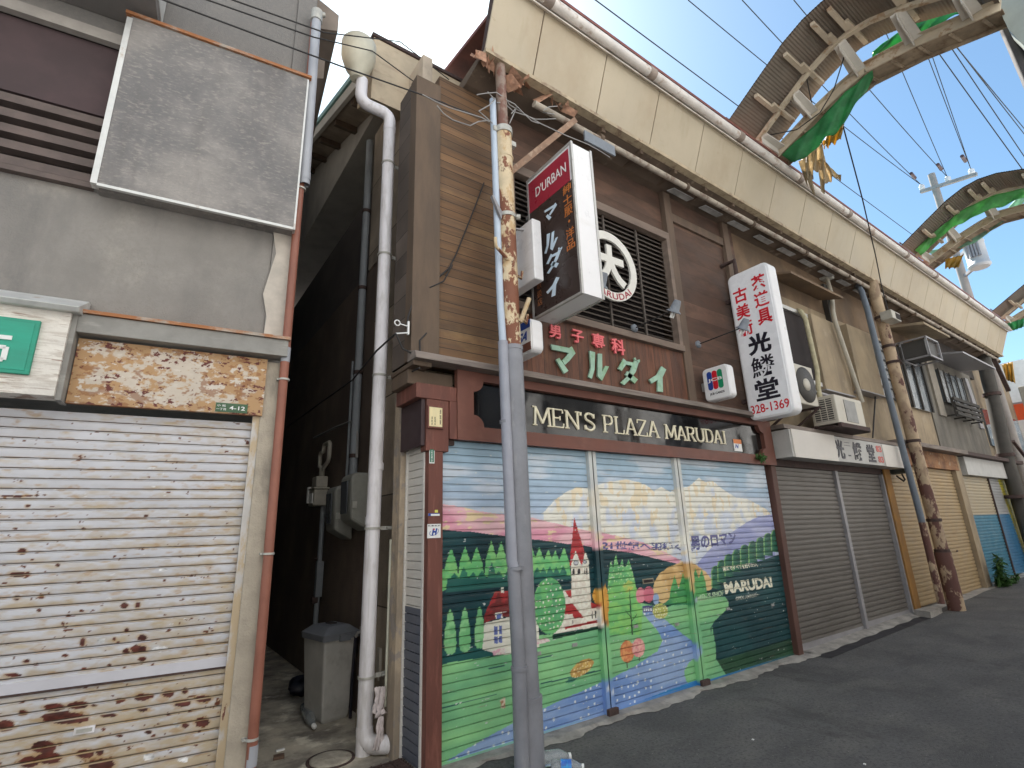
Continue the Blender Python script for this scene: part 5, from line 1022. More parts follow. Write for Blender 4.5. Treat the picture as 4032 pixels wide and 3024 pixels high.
for x0, x1, c, nm in ((13.98, 15.95, 'a', 'painted_shutter'), (16.0, 17.75, 'b', 'painted_shutter')):
    mb = slat_mesh(x0, x1, gz(15) + .02, 2.32, .03, .0655, None, 60, 0, SLAT_DEEP)
    o = obj(nm, mb, mat('end_shutter_paint_' + c, (1, 1, 1), .4, var=.08, scale=4, attr='paint'), Dk)
    v = np.array(mb.v); col = np.zeros((len(v), 4)); col[:, 3] = 1
    up = v[:, 2] > 1.52; col[:, :3] = np.where(up[:, None], (.42, .34, .22) if c == 'a' else (.33, .33, .33), (.03, .17, .26) if c == 'a' else (.04, .16, .30))
    if c == 'b':
        ye = v[:, 0] > 17.05 - .25 * (v[:, 2] - 1.4); col[ye, :3] = (.42, .36, .03)
    at = o.data.color_attributes.new("paint", 'FLOAT_COLOR', 'POINT'); at.data.foreach_set('color', col.astype(np.float32).ravel())
mb = MB(); mb.box(15.955, 15.995, -.0, .06, 0, 2.32); obj('shutter_post', mb, M['dark_rust'], Dk)
mb = MB(); mb.box(17.76, 18.05, -.04, .1, 0, 2.715); obj('pillar', mb, M['mortar_dark'], Dk)

# ------------------------------------------------------------------ ARCADE EAVE along the row: beige fascia leaning outwards, gutter, soffit, red tiles
M['fascia'] = mat('fascia_beige', (.47, .40, .295), .6, var=.06, scale=1.6, layers=[((.38, .29, .19), (1.2, 1, .8), .58, .12, .5), ((.38, .30, .2), (9, 5, .7), .62, .08, .3), ((.30, .2, .12), (3, 3, 9), .70, .06, .5)])
M['gutter'] = mat('gutter_cream', (.70, .65, .60), .5, var=.12, scale=4, layers=[((.38, .26, .18), (7, 7, 7), .60, .06, .7)])
M['conduit_b'] = mat('joint_brown', (.30, .24, .2), .6, var=.2)
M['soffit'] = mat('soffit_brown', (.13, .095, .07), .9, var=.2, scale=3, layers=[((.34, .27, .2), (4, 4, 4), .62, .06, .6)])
M['peel_pole'] = mat('peeling_post', (.62, .50, .33), .7, var=.12, scale=7, layers=[((.48, .30, .14), (9, 9, 5), .55, .06, .7), ((.20, .07, .038), (6.5, 6.5, 4.2), .50, .018, .97), ((.10, .04, .03), (12, 12, 9), .64, .04, .8)], bump=.4, bscale=30)
M['grey_pole'] = mat('grey_painted_post', (.235, .24, .265), .45, var=.12, scale=4, layers=[((.33, .33, .34), (9, 9, 3), .62, .06, .5), ((.17, .17, .19), (14, 14, 6), .66, .08, .5)], bump=.25, bscale=45)
M['far_pole'] = mat('worn_cream_post', (.44, .33, .22), .75, var=.15, scale=5, layers=[((.25, .17, .12), (5, 5, 3), .55, .06, .7), ((.11, .045, .04), (6, 6, 3.6), .585, .03, .95, (.4, 3.2, .14))], bump=.3, bscale=30)
EX0, EX1 = 2.06, 18.7
def ez(x): return 5.79 - .0085 * (x - 5)       # bottom of the fascia
EV = thing('arcade_eave', 'long beige panelled eave with a white gutter running above the shops', 'eave', (10, -.4, 5.7))
def eave_prism(prof, x0, x1):
    mb = MB(); a = [(x0, y, ez(x0) + z) for y, z in prof]; b = [(x1, y, ez(x1) + z) for y, z in prof]; n = len(prof)
    mb.add(a + b, [tuple(range(n))[::-1], tuple(range(n, 2 * n))] + [(i, (i + 1) % n, n + (i + 1) % n, n + i) for i in range(n)]); return mb
k = 0; x = EX0 - .3
joints = []
while x < EX1: joints.append(x); x += .86
for a, b in zip(joints, joints[1:] + [EX1]):
    obj('fascia_panel', eave_prism([(-.40, 0), (-.655, .64), (-.635, .65), (-.38, .01)], max(a, EX0) + .006, b - .006), M['fascia'], EV, .003)
obj('fascia_backing', eave_prism([(-.385, .01), (-.64, .64), (-.55, .64), (-.33, .01)], EX0 + .002, EX1 - .002), M['dark_rust'], EV)
mb = MB()
for q0, q1 in ((EX0, 5.8), (5.9, 11.4), (11.5, EX1)):
    n_ = 10; prof = [(-.70 + .062 * math.cos(w), .70 + .062 * math.sin(w)) for w in np.linspace(math.pi, 2 * math.pi, n_)] + [(-.65, .70), (-.75, .70)][::1]
    mb.tube([(q0, -.715, ez(q0) + .645), (q1, -.715, ez(q1) + .645)], .055, 12)
obj('gutter', mb, M['gutter'], EV)
for q in (2.6, 4.1, 5.85, 7.4, 9.0, 11.45, 13, 15, 17):
    mb = MB(); mb.tube([(q - .05, -.715, ez(q) + .645), (q + .05, -.715, ez(q) + .645)], .064, 12); obj('gutter_joint', mb, M['conduit_b'], EV)
obj('fascia_cap', eave_prism([(-.68, .565), (-.68, .585), (-.60, .66), (-.60, .63)], EX0, EX1), M['gutter'], EV)
obj('tile_edge', eave_prism([(-.71, .785), (-.71, .825), (1.2, 1.12), (1.2, 1.07)], EX0 + .25, EX1), M['red_tile'], EV)
obj('bottom_rail', eave_prism([(-.42, -.045), (-.42, -.002), (-.33, -.002), (-.33, -.045)], EX0, EX1), mat('rail_cream', (.42, .34, .23), .7, var=.2, scale=6, layers=[((.2, .13, .09), (8, 8, 8), .57, .05, .7)]), EV)
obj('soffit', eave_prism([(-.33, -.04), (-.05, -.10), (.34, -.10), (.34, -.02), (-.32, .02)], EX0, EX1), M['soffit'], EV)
mb = MB(); mb.tube([(2.7, -.30, ez(2.7) - .20), (9.5, -.30, ez(9.5) - .14), (EX1, -.30, ez(EX1) - .12)], .035, 10); obj('conduit', mb, mat('old_conduit', (.38, .33, .27), .7, var=.2, scale=7, layers=[((.18, .12, .09), (7, 7, 7), .56, .05, .8)]), EV)
for x in np.arange(3.0, EX1, .62): mb = MB(); mb.box(x, x + .05, -.34, -.05, ez(x) - .10, ez(x) - .045); obj('soffit_batten', mb, M['post_wood'], EV)
for x in np.arange(3.6, EX1, 1.5): mb = MB(); mb.tube([(x, -.30, ez(x) - .17), (x + .05, -.30, ez(x) - .17)], .048, 8); obj('conduit_clip', mb, M['post_wood'], EV)
mb = MB()
for x in np.arange(5.0, 11.5, .66): mb.prism([(x, -.10, ez(x) - .16), (x + .40, -.10, ez(x) - .16), (x + .46, -.17, ez(x) - .14), (x + .06, -.17, ez(x) - .14)], (0, 0, .012))
obj('loose_strips', mb, mat('strip_grey', (.26, .25, .24), .8, var=.3, scale=6), EV)
b0, b1 = onY(T(1, 0, 1570, 830), -.32), onY(T(1, 0, 1770, 985), -.32); mb = MB(); mb.prism([(b0[0], -.33, b0[2]), (b1[0], -.33, b1[2] + .07), (b1[0], -.33, b1[2] - .06), (b0[0], -.33, b0[2] - .16)], (0, .02, 0)); obj('hanging_plate', mb, M['lamp_grey'], EV)
mb = MB(); mb.bar((3.20, -.36, 5.62), (2.42, -.02, 4.75), .06, .03, (0, 1, 0)); obj('brace', mb, mat('brace_rust', (.30, .19, .13), .7, .2, var=.2, scale=12, layers=[((.5, .38, .28), (9, 9, 9), .58, .05, .6)]), EV)
mb = MB()
for k in range(26):
    xx = 1.95 + rng.random() * 1.2; zz = ez(xx) - .02 - .08 * rng.random() - .16 * max(0, 1 - abs(xx - 2.35) / .35) * rng.random()
    p0 = np.array([xx, -.38 + rng.random() * .06, zz]); d = rng.normal(size=3) * .045; e = rng.normal(size=3) * .045
    mb.add([p0 - d, p0 + e, p0 + d + np.array([0, 0, -.03]), p0 - e], [(0, 1, 2, 3)])
obj('peeling_flakes', mb, mat('flake_rust', (.42, .24, .16), .9, var=.3, scale=25), EV)

# ------------------------------------------------------------------ STEEL POSTS
s = thing('steel_post', 'tall steel post with peeling cream paint above and grey paint below', 'post', (2.31, -.35, 0))
mb = MB(); mb.tube([(2.318, -.35, -.02), (2.318, -.35, .40)], .096, 20); mb.tube([(2.318, -.35, .40), (2.31, -.35, .62), (2.288, -.35, 2.90)], .083, 20, caps=False); mb.tube([(2.289, -.35, 2.895), (2.288, -.35, 2.93)], .087, 20); mb.tube([(2.317, -.35, .40), (2.317, -.35, .43)], .099, 20); obj('lower_pole', mb, M['grey_pole'], s)
mb = MB(); mb.tube([(2.288, -.35, 2.93), (2.272, -.35, 5.02)], .074, 20); mb.tube([(2.279, -.35, 4.72), (2.279, -.35, 4.735)], .079, 20); obj('upper_pole', mb, M['peel_pole'], s)
mb = MB(); mb.tube([(2.272, -.35, 5.02), (2.262, -.35, 5.80)], .05, 14); obj('top_pole', mb, mat('top_pole_brown', (.26, .19, .15), .6, var=.2, scale=8, layers=[((.16, .06, .04), (9, 9, 5), .55, .05, .8)]), s)
mb = MB(); mb.tube([(2.272, -.35, 4.98), (2.272, -.35, 5.04)], .085, 20); mb.box(2.20, 2.16, -.37, -.33, 4.98, 5.03); mb.box(2.35, 2.40, -.37, -.33, 4.90, 4.95); mb.tube([(2.28, -.35, 4.105), (2.28, -.35, 4.14)], .082, 18); mb.tube([(2.345, -.40, 4.12), (2.375, -.42, 4.12)], .025, 8); obj('clamp', mb, M['bracket'], s)
mb = MB(); mb.prism([(2.20, -.40, 4.12), (2.10, -.42, 4.24), (2.085, -.42, 4.23), (2.19, -.40, 4.05)], (0, .03, 0)); mb.bar((2.34, -.36, 4.03), (2.45, -.36, 4.05), .02, .012); obj('step_bracket', mb, M['steel'], s)
mb = MB()
mb.tube([(2.25, -.40, 3.67), (2.12, -.44, 3.72), (2.09, -.45, 3.73), (2.085, -.45, 3.81)], .014, 8); mb.tube([(2.33, -.33, 3.62), (2.44, -.31, 3.60), (2.455, -.31, 3.67)], .013, 8)
mb.tube([(2.33, -.42, 3.13), (2.385, -.48, 3.33)], .02, 8); mb.tube([(2.36, -.36, 3.22), (2.46, -.33, 3.18), (2.475, -.33, 3.26)], .013, 8)
obj('step_bolts', mb, M['peel_pole'], s)
s = thing('conduit_pipe', 'slim pale grey conduit strapped to the peeling steel post', 'pipe', (2.19, -.33, 0))
mb = MB(); mb.tube([(2.215, -.40, -.02), (2.215, -.40, .62)], .050, 14); mb.tube([(2.215, -.40, .62), (2.205, -.39, 1.25)], .046, 14); obj('lower_pipe', mb, M['grey_pole'], s)
mb = MB(); mb.tube([(2.205, -.39, 1.25), (2.195, -.385, 1.30), (2.185, -.37, 2.95)], .040, 14); obj('middle_pipe', mb, mat('conduit_lav', (.32, .33, .38), .4, var=.08, scale=5), s)
mb = MB(); mb.tube([(2.185, -.37, 2.95), (2.185, -.35, 3.3), (2.180, -.33, 5.35)], .030, 12); obj('upper_pipe', mb, mat('conduit_pale', (.46, .53, .62), .4, var=.06, scale=5), s)
mb = MB()
for z, r in ((2.88, .036), (2.30, .044), (.62, .056), (1.25, .05)): mb.tube([(2.186 + (.03 if z < 1.5 else 0), -.36 - (.04 if z < 1.5 else .01), z - .012), (2.186 + (.03 if z < 1.5 else 0), -.36 - (.04 if z < 1.5 else .01), z + .012)], r, 14)
mb.tube([(2.26, -.372, 1.13), (2.262, -.372, 1.16)], .135, 20, caps=True) if False else None
obj('strap', mb, M['grey_pole'], s)
s = thing('steel_post', 'worn cream steel post in front of the tan roller shutter', 'post', (10.66, -.35, 0))
mb = MB(); mb.tube([(10.70, -.35, gz(10.7) - .05), (10.69, -.35, .95)], .115, 18); mb.tube([(10.69, -.35, .95), (10.53, -.35, 5.72)], .092, 18); obj('pole', mb, M['far_pole'], s)
mb = MB()
for z in (.97, 1.45, 2.75, 4.15, 4.45, 5.0):
    mb = MB(); mb.tube([(10.69 - (z - 1) * .033, -.35, z - .025), (10.69 - (z - 1) * .033, -.35, z + .025)], .105, 16)
    if z == 4.15: mb.bar((10.5, -.45, 4.15), (10.9, -.35, 4.17), .1, .02)
    obj('collar', mb, M['dark_rust'], s)
s = thing('conduit_pipe', 'blue grey conduit running down beside the worn cream post', 'pipe', (10.1, -.38, 0))
cpts = [onY(E5(455, 1620), -.36), onY(E5(330, 1090), -.36)]
mb = MB(); mb.tube([cpts[0], cpts[1]], .05, 12); obj('lower_pipe', mb, M['far_pole'], s)
mb = MB(); mb.tube([cpts[1], onY(E5(200, 600), -.36), onY(E5(60, 60), -.36), onY(K(860, 450), -.36), onY(K(815, 310), -.30), onY(K(775, 250), -.15)], .048, 12); obj('pipe', mb, mat('conduit_blue', (.14, .165, .20), .5, var=.1, scale=5), s)
s = thing('security_camera', 'small pale box camera clamped on the worn cream post', 'camera', (10.6, -.45, 4.9))
cc = onY(K(1050, 525), -.5); mb = MB(); mb.box(cc[0] - .22, cc[0] + .18, -.60, -.42, cc[2] - .07, cc[2] + .09); obj('body', mb, mat('cam_cream', (.42, .39, .33), .5), s, .01)
mb = MB(); mb.box(cc[0] - .05, cc[0] + .15, -.606, -.598, cc[2] - .045, cc[2] + .06); obj('lens', mb, M['void'], s)
mb = MB(); mb.bar((cc[0] - .15, -.45, cc[2]), (10.56, -.35, cc[2]), .06, .05); obj('bracket', mb, M['steel'], s)

# ------------------------------------------------------------------ ARCADE ARCHES across the street
M['corr'] = mat('corrugated_under', (.17, .14, .11), .7, var=.15, scale=3, layers=[((.18, .13, .10), (2, 2, 2), .56, .1, .6)])
M['arch_cream'] = mat('arch_cream', (.52, .44, .33), .6, var=.12, scale=5, layers=[((.32, .18, .09), (6, 6, 6), .60, .05, .75)])
M['chord_brown'] = mat('chord_brown', (.30, .235, .165), .75, var=.25, scale=6, layers=[((.16, .10, .06), (5, 5, 5), .56, .08, .8)])
M['arch_web'] = mat('arch_web_white', (.62, .58, .52), .55, var=.08, scale=4, layers=[((.4, .25, .15), (6, 6, 6), .66, .05, .6)])
def tarp_mat(name, col):
    m, n, l, p = new_mat(name)
    c = mix(n, l, ramp(n, l, noise(n, l, 3, 5), .35, .65), tuple(np.array(col) * .7), tuple(np.minimum(1, np.array(col) * 1.25)))
    d = n.new("ShaderNodeBsdfTranslucent"); l.new(c, d.inputs[0]); l.new(c, p.inputs["Base Color"]); p.inputs["Roughness"].default_value = .45
    ms = n.new("ShaderNodeMixShader"); ms.inputs[0].default_value = .55; l.new(p.outputs[0], ms.inputs[1]); l.new(d.outputs[0], ms.inputs[2])
    l.new(ms.outputs[0], n["Material Output"].inputs[0]); return m
M['tarp_green'] = tarp_mat('green_tarp', (.07, .36, .13)); M['tarp_backlit'] = tarp_mat('backlit_green_tarp', (.20, .62, .20)); M['tarp_yellow'] = tarp_mat('yellow_cloth', (.60, .40, .10)); M['tarp_cream'] = tarp_mat('cream_cloth', (.62, .52, .36)); M['net_green'] = tarp_mat('green_net', (.30, .50, .38))  # second arch's tarp: sun from behind is put into a lighter green
UP = [(-.60, 6.66), (-1.05, 6.95), (-1.45, 7.20), (-1.72, 7.31), (-1.95, 7.345), (-2.2, 7.31), (-2.50, 7.19), (-2.85, 7.0), (-3.2, 6.74)]
LOW = [(-.62, 6.66), (-1.27, 6.95), (-1.62, 7.06), (-1.93, 7.13), (-2.46, 7.05), (-2.88, 6.93), (-3.2, 6.84)]
def at_poly(P, y):
    for (a, b), (c, d) in zip(P, P[1:]):
        if c <= y <= a: return b + (d - b) * (y - a) / (c - a)
    return P[-1][1]
def arch(x0, label):
    s = thing('arcade_arch', label, 'roof arch', (x0 + .5, -.65, 6.66), 'curved arcade roof ribs spanning the street')
    mb = MB(); n_ = 160
    ys = np.linspace(-.58, -3.2, n_ + 1)
    vs = []
    for i, y in enumerate(ys):
        z = at_poly(UP, y) + .07 + (.003 if i % 2 else -.003)
        vs += [(x0, y, z), (x0 + 1.08, y, z + .0)]
    mb.add(vs, [(2 * i, 2 * i + 1, 2 * i + 3, 2 * i + 2) for i in range(n_)]); mb.add([(a, b, c + .02) for a, b, c in vs], [(2 * i, 2 * i + 2, 2 * i + 3, 2 * i + 1) for i in range(n_)])
    obj('roof_sheet', mb, M['corr'], s)
    mb = MB()
    for dx, w_, h_ in ((.60, .05, .06),): 
        for a, b in zip(UP, UP[1:]): mb.bar((x0 + dx, a[0], a[1] - .03), (x0 + dx, b[0], b[1] - .03), w_, h_, (1, 0, 0))
    obj('upper_rib', mb, M['arch_cream'], s)
    mb = MB()
    for a, b in zip(LOW, LOW[1:]):
        mb.bar((x0 + 1.05, a[0], a[1] - .06), (x0 + 1.05, b[0], b[1] - .06), .022, .12, (0, 0, 1)); mb.bar((x0 + 1.02, a[0], a[1] - .006), (x0 + 1.02, b[0], b[1] - .006), .07, .012, (0, 0, 1))
    obj('lower_chord', mb, M['arch_cream'], s)
    mb = MB()
    for a, b in zip(LOW, LOW[1:]): mb.bar((x0 + 1.20, a[0], a[1] - .10), (x0 + 1.20, b[0], b[1] - .10), .27, .012, (0, 0, 1)); mb.bar((x0 + 1.33, a[0], a[1] - .13), (x0 + 1.33, b[0], b[1] - .13), .02, .05, (0, 0, 1))
    for y in np.arange(-.8, -3.1, -.28): z = at_poly(LOW, y); mb.bar((x0 + 1.07, y, z - .12), (x0 + 1.33, y - .05, z - .12), .03, .03)
    obj('chord_underside', mb, M['chord_brown'], s)
    for y in (-.74, -1.24, -1.86, -2.46, -2.98):
        zu, zl = at_poly(UP, y) - .05, at_poly(LOW, y) - .02
        mb = MB(); mb.prism([(x0 + .60, y - .07, zu), (x0 + .60, y + .07, zu), (x0 + 1.02, y + .09, zl), (x0 + 1.02, y - .09, zl)], (.014, 0, -.02)); mb.prism([(x0 + .60, y, zu), (x0 + 1.02, y, zl), (x0 + 1.02, y, zl - .10), (x0 + .60, y, zu - .12)], (0, .014, 0)); obj('web_plate', mb, M['arch_web'], s)
    for y in (-.98, -1.42, -1.78, -1.98, -2.5, -2.9):
        mb = MB(); z = at_poly(UP, y) + .02; mb.bar((x0 + .10, y, z), (x0 + .55, y - .01, z - .02), .05, .05); mb.bar((x0 + .42, y - .05, z - .02), (x0 + .94, y - .06, z - .03), .05, .05); obj('purlin', mb, M['arch_cream'], s)
    return s
ar1 = arch(5.84, 'nearest curved roof arch of brown corrugated sheet and cream ribs')
ar2 = copy_tree(ar1, (5.95, 0, 0), 'second curved roof arch along the eave, with a backlit green tarp below its roof sheet')
ar3 = copy_tree(ar1, (12.0, 0, -.05), 'third curved roof arch, past the far end of the beige eave')
ar4 = copy_tree(ar1, (17.5, 0, 0), 'pale arch ribs small and far away beyond the end of the eave'); ar5 = copy_tree(ar1, (23, 0, 0), 'pale arch ribs small and far away beyond the end of the eave'); ar6 = copy_tree(ar1, (28.5, 0, 0), 'pale arch ribs small and far away beyond the end of the eave')
def tarp(name, pts, m, label, cat='tarp', nu=10, rip=.03, seed=1, y_thick=0):
    """a hanging sheet between an upper edge and a lower edge (lists of 3-D points)"""
    up, lo = [np.array(p) for p in pts[0]], [np.array(p) for p in pts[1]]
    def samp(P, t):
        k = t * (len(P) - 1); i = min(int(k), len(P) - 2); return P[i] + (P[i + 1] - P[i]) * (k - i)
    mb = MB(); r = np.random.default_rng(seed); ph = r.random(6) * 6
    def fn(a, b):
        p = samp(up, a) * (1 - b) + samp(lo, a) * b
        w = rip * (math.sin(a * 17 + ph[0] + 3 * b) + .6 * math.sin(a * 31 + b * 9 + ph[1])) * (.25 + b)
        return p + np.array([w, .3 * w, .15 * rip * math.sin(a * 23 + ph[2])])
    mb.grid(nu * 3, 8, fn); o = obj(name, mb, m, None); tag(o, label, cat)
    so = o.modifiers.new("thickness", 'SOLIDIFY'); so.thickness = .003
    return o
tz = lambda l_, x: [onX(T(2, 0, *p), x) for p in l_]
tarp('green_tarp', (tz([(640, 1000), (850, 815), (1050, 600), (1230, 455)], 6.84), tz([(730, 1065), (900, 930), (1050, 800), (1235, 500)], 6.92)), M['tarp_green'], 'dark green tarp sagging below the lower chord of the nearest arch', seed=2)
tarp('green_tarp', (tz([(1230, 330), (1400, 210), (1650, 60), (1960, -60)], 7.0), tz([(1225, 385), (1480, 250), (1600, 190), (1940, 40)], 7.0)), M['tarp_green'], 'green tarp stretched between the roof sheet and lower chord of the nearest arch', seed=3)
tarp('yellow_cloth', (tz([(905, 920), (960, 850), (1050, 800)], 7.25), tz([(915, 965), (960, 940), (1025, 905)], 7.25)), M['tarp_yellow'], 'torn yellow cloth under the corner of the green tarp', 'cloth', seed=4)
tarp('torn_cloth', (tz([(750, 1050), (830, 960), (900, 915)], 7.22), tz([(800, 1190), (850, 1130), (930, 1060)], 7.22)), M['tarp_cream'], 'ragged cream cloth hanging above the gutter', 'cloth', seed=5, rip=.05)
tarp('torn_cloth', (tz([(870, 1040), (905, 1030), (935, 1060)], 7.24), tz([(900, 1250), (960, 1160), (1035, 1155)], 7.24)), M['tarp_cream'], 'twisted strip of cream cloth dangling in front of the sky', 'cloth', seed=6, rip=.05)
tarp('torn_cloth', (tz([(790, 1120), (830, 1110)], 7.2), tz([(845, 1265), (860, 1270)], 7.2)), M['tarp_cream'], 'narrow cream rag hanging down over the white gutter', 'cloth', seed=16, rip=.02)
ex = lambda l_, x: [onX(E6(*p), x) for p in l_]
tarp('green_tarp', (ex([(280, 970), (480, 790), (620, 690), (800, 610), (995, 565)], 12.3), ex([(320, 1000), (520, 830), (650, 760), (820, 690), (995, 630)], 12.3)), M['tarp_backlit'], 'backlit green tarp under the roof sheet of the second arch', seed=7)
tarp('green_net', (ex([(340, 980), (500, 950), (650, 890), (850, 740), (1010, 560)], 13.1), ex([(400, 1000), (520, 975), (670, 925), (880, 770), (1010, 640)], 13.1)), M['net_green'], 'pale green net draped across the second arch', 'net', seed=8, rip=.015)
tarp('torn_cloth', (ex([(480, 1030), (600, 1000)], 13.0), ex([(480, 1090), (570, 1085)], 13.0)), M['tarp_yellow'], 'scrap of yellow cloth hanging at the foot of the second arch', 'cloth', seed=9)
tarp('green_tarp', (ex([(880, 1450), (995, 1415)], 18.2), ex([(930, 1495), (995, 1470)], 18.2)), M['tarp_green'], 'green tarp strip on the third arch', seed=10)
tarp('torn_cloth', ([onX(E5(850, 60), 19.5), onX(E5(920, 40), 19.5)], [onX(E5(880, 160), 19.5), onX(E5(940, 180), 19.5)]), M['tarp_yellow'], 'yellow rag hanging near the end of the eave', 'cloth', seed=12)

# ------------------------------------------------------------------ utility pole, wires
M['pole_conc'] = mat('pole_concrete', (.33, .30, .28), .85, var=.1, scale=4)
px_, py_ = 19.9, .15
s = thing('utility_pole', 'concrete utility pole with a crossarm and transformer rising behind the eave', 'utility pole', (px_, py_, 0))
mb = MB(); mb.tube([(px_ + .25, py_, 0), (px_, py_, 12.35)], [.14, .10], 16); obj('pole', mb, M['pole_conc'], s)
ca, cb = onX(E6(320, 590), 19.9), onX(E6(688, 472), 19.75)
mb = MB(); mb.bar(ca, cb, .10, .10); obj('crossarm', mb, mat('crossarm_white', (.36, .35, .34), .6, .2), s)
ins = []
for q in ((330, 565), (500, 512), (655, 462)):
    p = onX(E6(*q), 19.9); ins.append(p); mb = MB(); mb.lathe(p + np.array([0, 0, -.06]), [(.04, 0), (.085, .05), (.06, .09), (.085, .13), (.03, .2)], 12); obj('insulator', mb, M['white_plastic'], s)
tc = onX(E6(680, 990), 19.3); mb = MB(); mb.lathe((tc[0], tc[1], tc[2] - .48), [(.22, 0), (.27, .05), (.27, .10), (.25, .11), (.25, .80), (.27, .81), (.22, .92), (.08, .97)], 22); obj('transformer', mb, mat('transformer_grey', (.45, .46, .47), .5, var=.05), s)
mb = MB()
for k in range(5): mb.box(tc[0] - .30, tc[0] - .24, tc[1] + .12 - k * .07, tc[1] + .16 - k * .07, tc[2] - .2, tc[2] + .28)
obj('cooling_fins', mb, M['steel'], s)
mb = MB(); mb.bar((px_ + .1, py_, tc[2] - .35), tc + np.array([0, 0, -.35]), .08, .08); mb.bar((px_ + .1, py_, tc[2] + .3), tc + np.array([0, 0, .3]), .08, .08); obj('support_arm', mb, M['steel'], s)
def sag(p, q, d=.05, n=14):
    p, q = np.array(p), np.array(q); return [p + (q - p) * t - np.array([0, 0, d * 4 * t * (1 - t)]) for t in np.linspace(0, 1, n)]
def wire(p, q, label, r=.012, d=.05, m='cable', group='overhead wires along the street'):
    s = obj('overhead_wire', MB().tube(sag(p, q, d), r * .62, 6), M[m], None); tag(s, label, 'wire', group); return s
HW = 'overhead power wire running above the street to the crossarm of the utility pole'
for (a, i) in (((385, 0), 0), ((35, 0), 0), ((720, 0), 1), ((1120, -260), 1), ((1350, -420), 2), ((1290, -420), 2)):
    p = onZ(T(2, 0, *a), 12.1); q = ins[i]; d = (p - q); p = q + d * min(1.0, 30 / np.linalg.norm(d)); wire(p, q + np.array([0, 0, .12]), HW, .016, .12)
for k, ((a, b)) in enumerate((((1060, 820), (1475, 1140)), ((1155, 675), (1630, 1080)), ((1290, 545), (1800, 1030)))):
    q = ins[k] + np.array([-.9, 0, .1]); mb = MB(); mb.tube([ins[k] + np.array([-1.05, -.05, .1]), ins[k] + np.array([-.65, -.03, .1])], .05, 8); obj('strain_insulator', mb, mat('insulator_brown_%d' % k, (.12, .07, .07), .3), s)
LW = 'overhead wire slanting across the open sky between the arches'
for a, b in (((1655, 335), (2205, 1100)), ((1730, 290), (2212, 1010)), ((1745, 260), (2212, 865)), ((1720, 235), (2212, 830))):
    p, q = onY(T(2, 0, *b), -2.4), onZ(T(2, 0, *a), 9.5); q = p + (q - p) * 1.0; d = q - p; wire(p - d * .2, q + d * .5, LW, .014, .03)
p, q = onY(T(2, 0, 0, 415), -.3), onY(T(2, 0, 1480, 1515), -.3); wq = onX(T(2, 0, 1500, 1530), 19); wp = onZ(T(2, 0, 0, 415), 9.0); wire(wp + (wp - wq) * .6, wq, 'lone wire just above the red tile edge of the eave', .014, .02)
tag(obj('guy_wire', MB().tube([onX(T(2, 0, 1035, 800), 7.25), onX(T(2, 0, 1165, 1290), 8.2), onY(T(2, 0, 1250, 1655), -.72), onY(T(2, 1, 1290, 200), -.42), onY(K(1040, 500), -.5)], .010, 6), M['cable'], None), 'thin black cable dropping from the nearest arch to the cream post', 'cable')
tag(obj('guy_wire', MB().tube([onX(T(2, 0, 1075, 275), 6.6), onX(T(2, 0, 980, 580), 6.6), onX(T(2, 0, 890, 730), 6.7), onX(T(2, 0, 740, 840), 6.75), onX(T(2, 0, 540, 880), 6.65)], .008, 6), M['cable'], None), 'thin cable looping along the inside of the nearest arch', 'cable')
tag(obj('guy_wire', MB().tube([onX(T(2, 0, 800, 490), 6.5), onX(T(2, 0, 830, 640), 6.7), onX(T(2, 0, 870, 800), 7.3), onX(T(2, 0, 905, 940), 7.3)], .008, 6), M['cable'], None), 'thin cable hanging from the arch down to the torn cloth', 'cable')
# the three service wires over the grey house and the tangle on the steel post
SV = 'service wire crossing in front of the grey house towards the steel post'
knot = np.array([2.22, -.36, 5.0])
for a, z in (((1060, 0), 5.10), ((1345, 0), 5.6), ((1510, 0), 5.7)):
    p = onL(T(0, 0, *a), -.25); p3 = L(p[0], -.25, p[1]); wire(p3 + (p3 - np.array([.9, -.2, 5.3])) * 1.2, onX(T(1, 0, 215, 520 if z < 5.3 else (340 if z < 5.65 else 330)), 1.20 if z < 5.3 else 1.3), SV, .006, .0, 'cable', 'service wires over the grey house') if False else None
w1 = [onL(T(0, 0, 1060, 0), -.3), onL(T(0, 0, 2212, 430), -.3)]
A1 = L(w1[0][0], -.3, w1[0][1]); B1 = L(w1[1][0], -.3, w1[1][1]); K1 = onY(T(1, 0, 525, 615), -.28); K2 = onY(T(1, 0, 950, 780), -.38)
tag(obj('service_wire', MB().tube([A1 + (A1 - B1) * 1.5, A1, B1, K1, K2], .006, 6), M['cable'], None), 'service wire running in front of the grey house to the clamp of the steel post', 'wire', 'service wires over the grey house')
for k, (a, b, c_) in enumerate((((1345, 0), (2030, 240), (200, 330)), ((1510, 0), (2100, 210), (380, 270)))):
    pa, pb = onL(T(0, 0, *a), -.3), onL(T(0, 0, *b), -.3); pa, pb = L(pa[0], -.3, pa[1]), L(pb[0], -.3, pb[1]); e = onY(T(1, 0, *c_), .45)
    tag(obj('service_wire', MB().tube([pa + (pa - pb) * 1.2, pa, pb, e, e + np.array([.6, .05, -.1])], .0055, 6), M['cable'], None), ('service wire lower of the two going to the parapet box', 'service wire upper of the two going to the parapet box')[k], 'wire', 'service wires over the grey house')
tangle = thing('cable_tangle', 'tangle of thin cables around the clamp of the steel post', 'cables', (2.25, -.4, 5.0))
mb = MB()
P_ = lambda x, y, yy=-.38: onY(T(1, 0, x, y), yy)
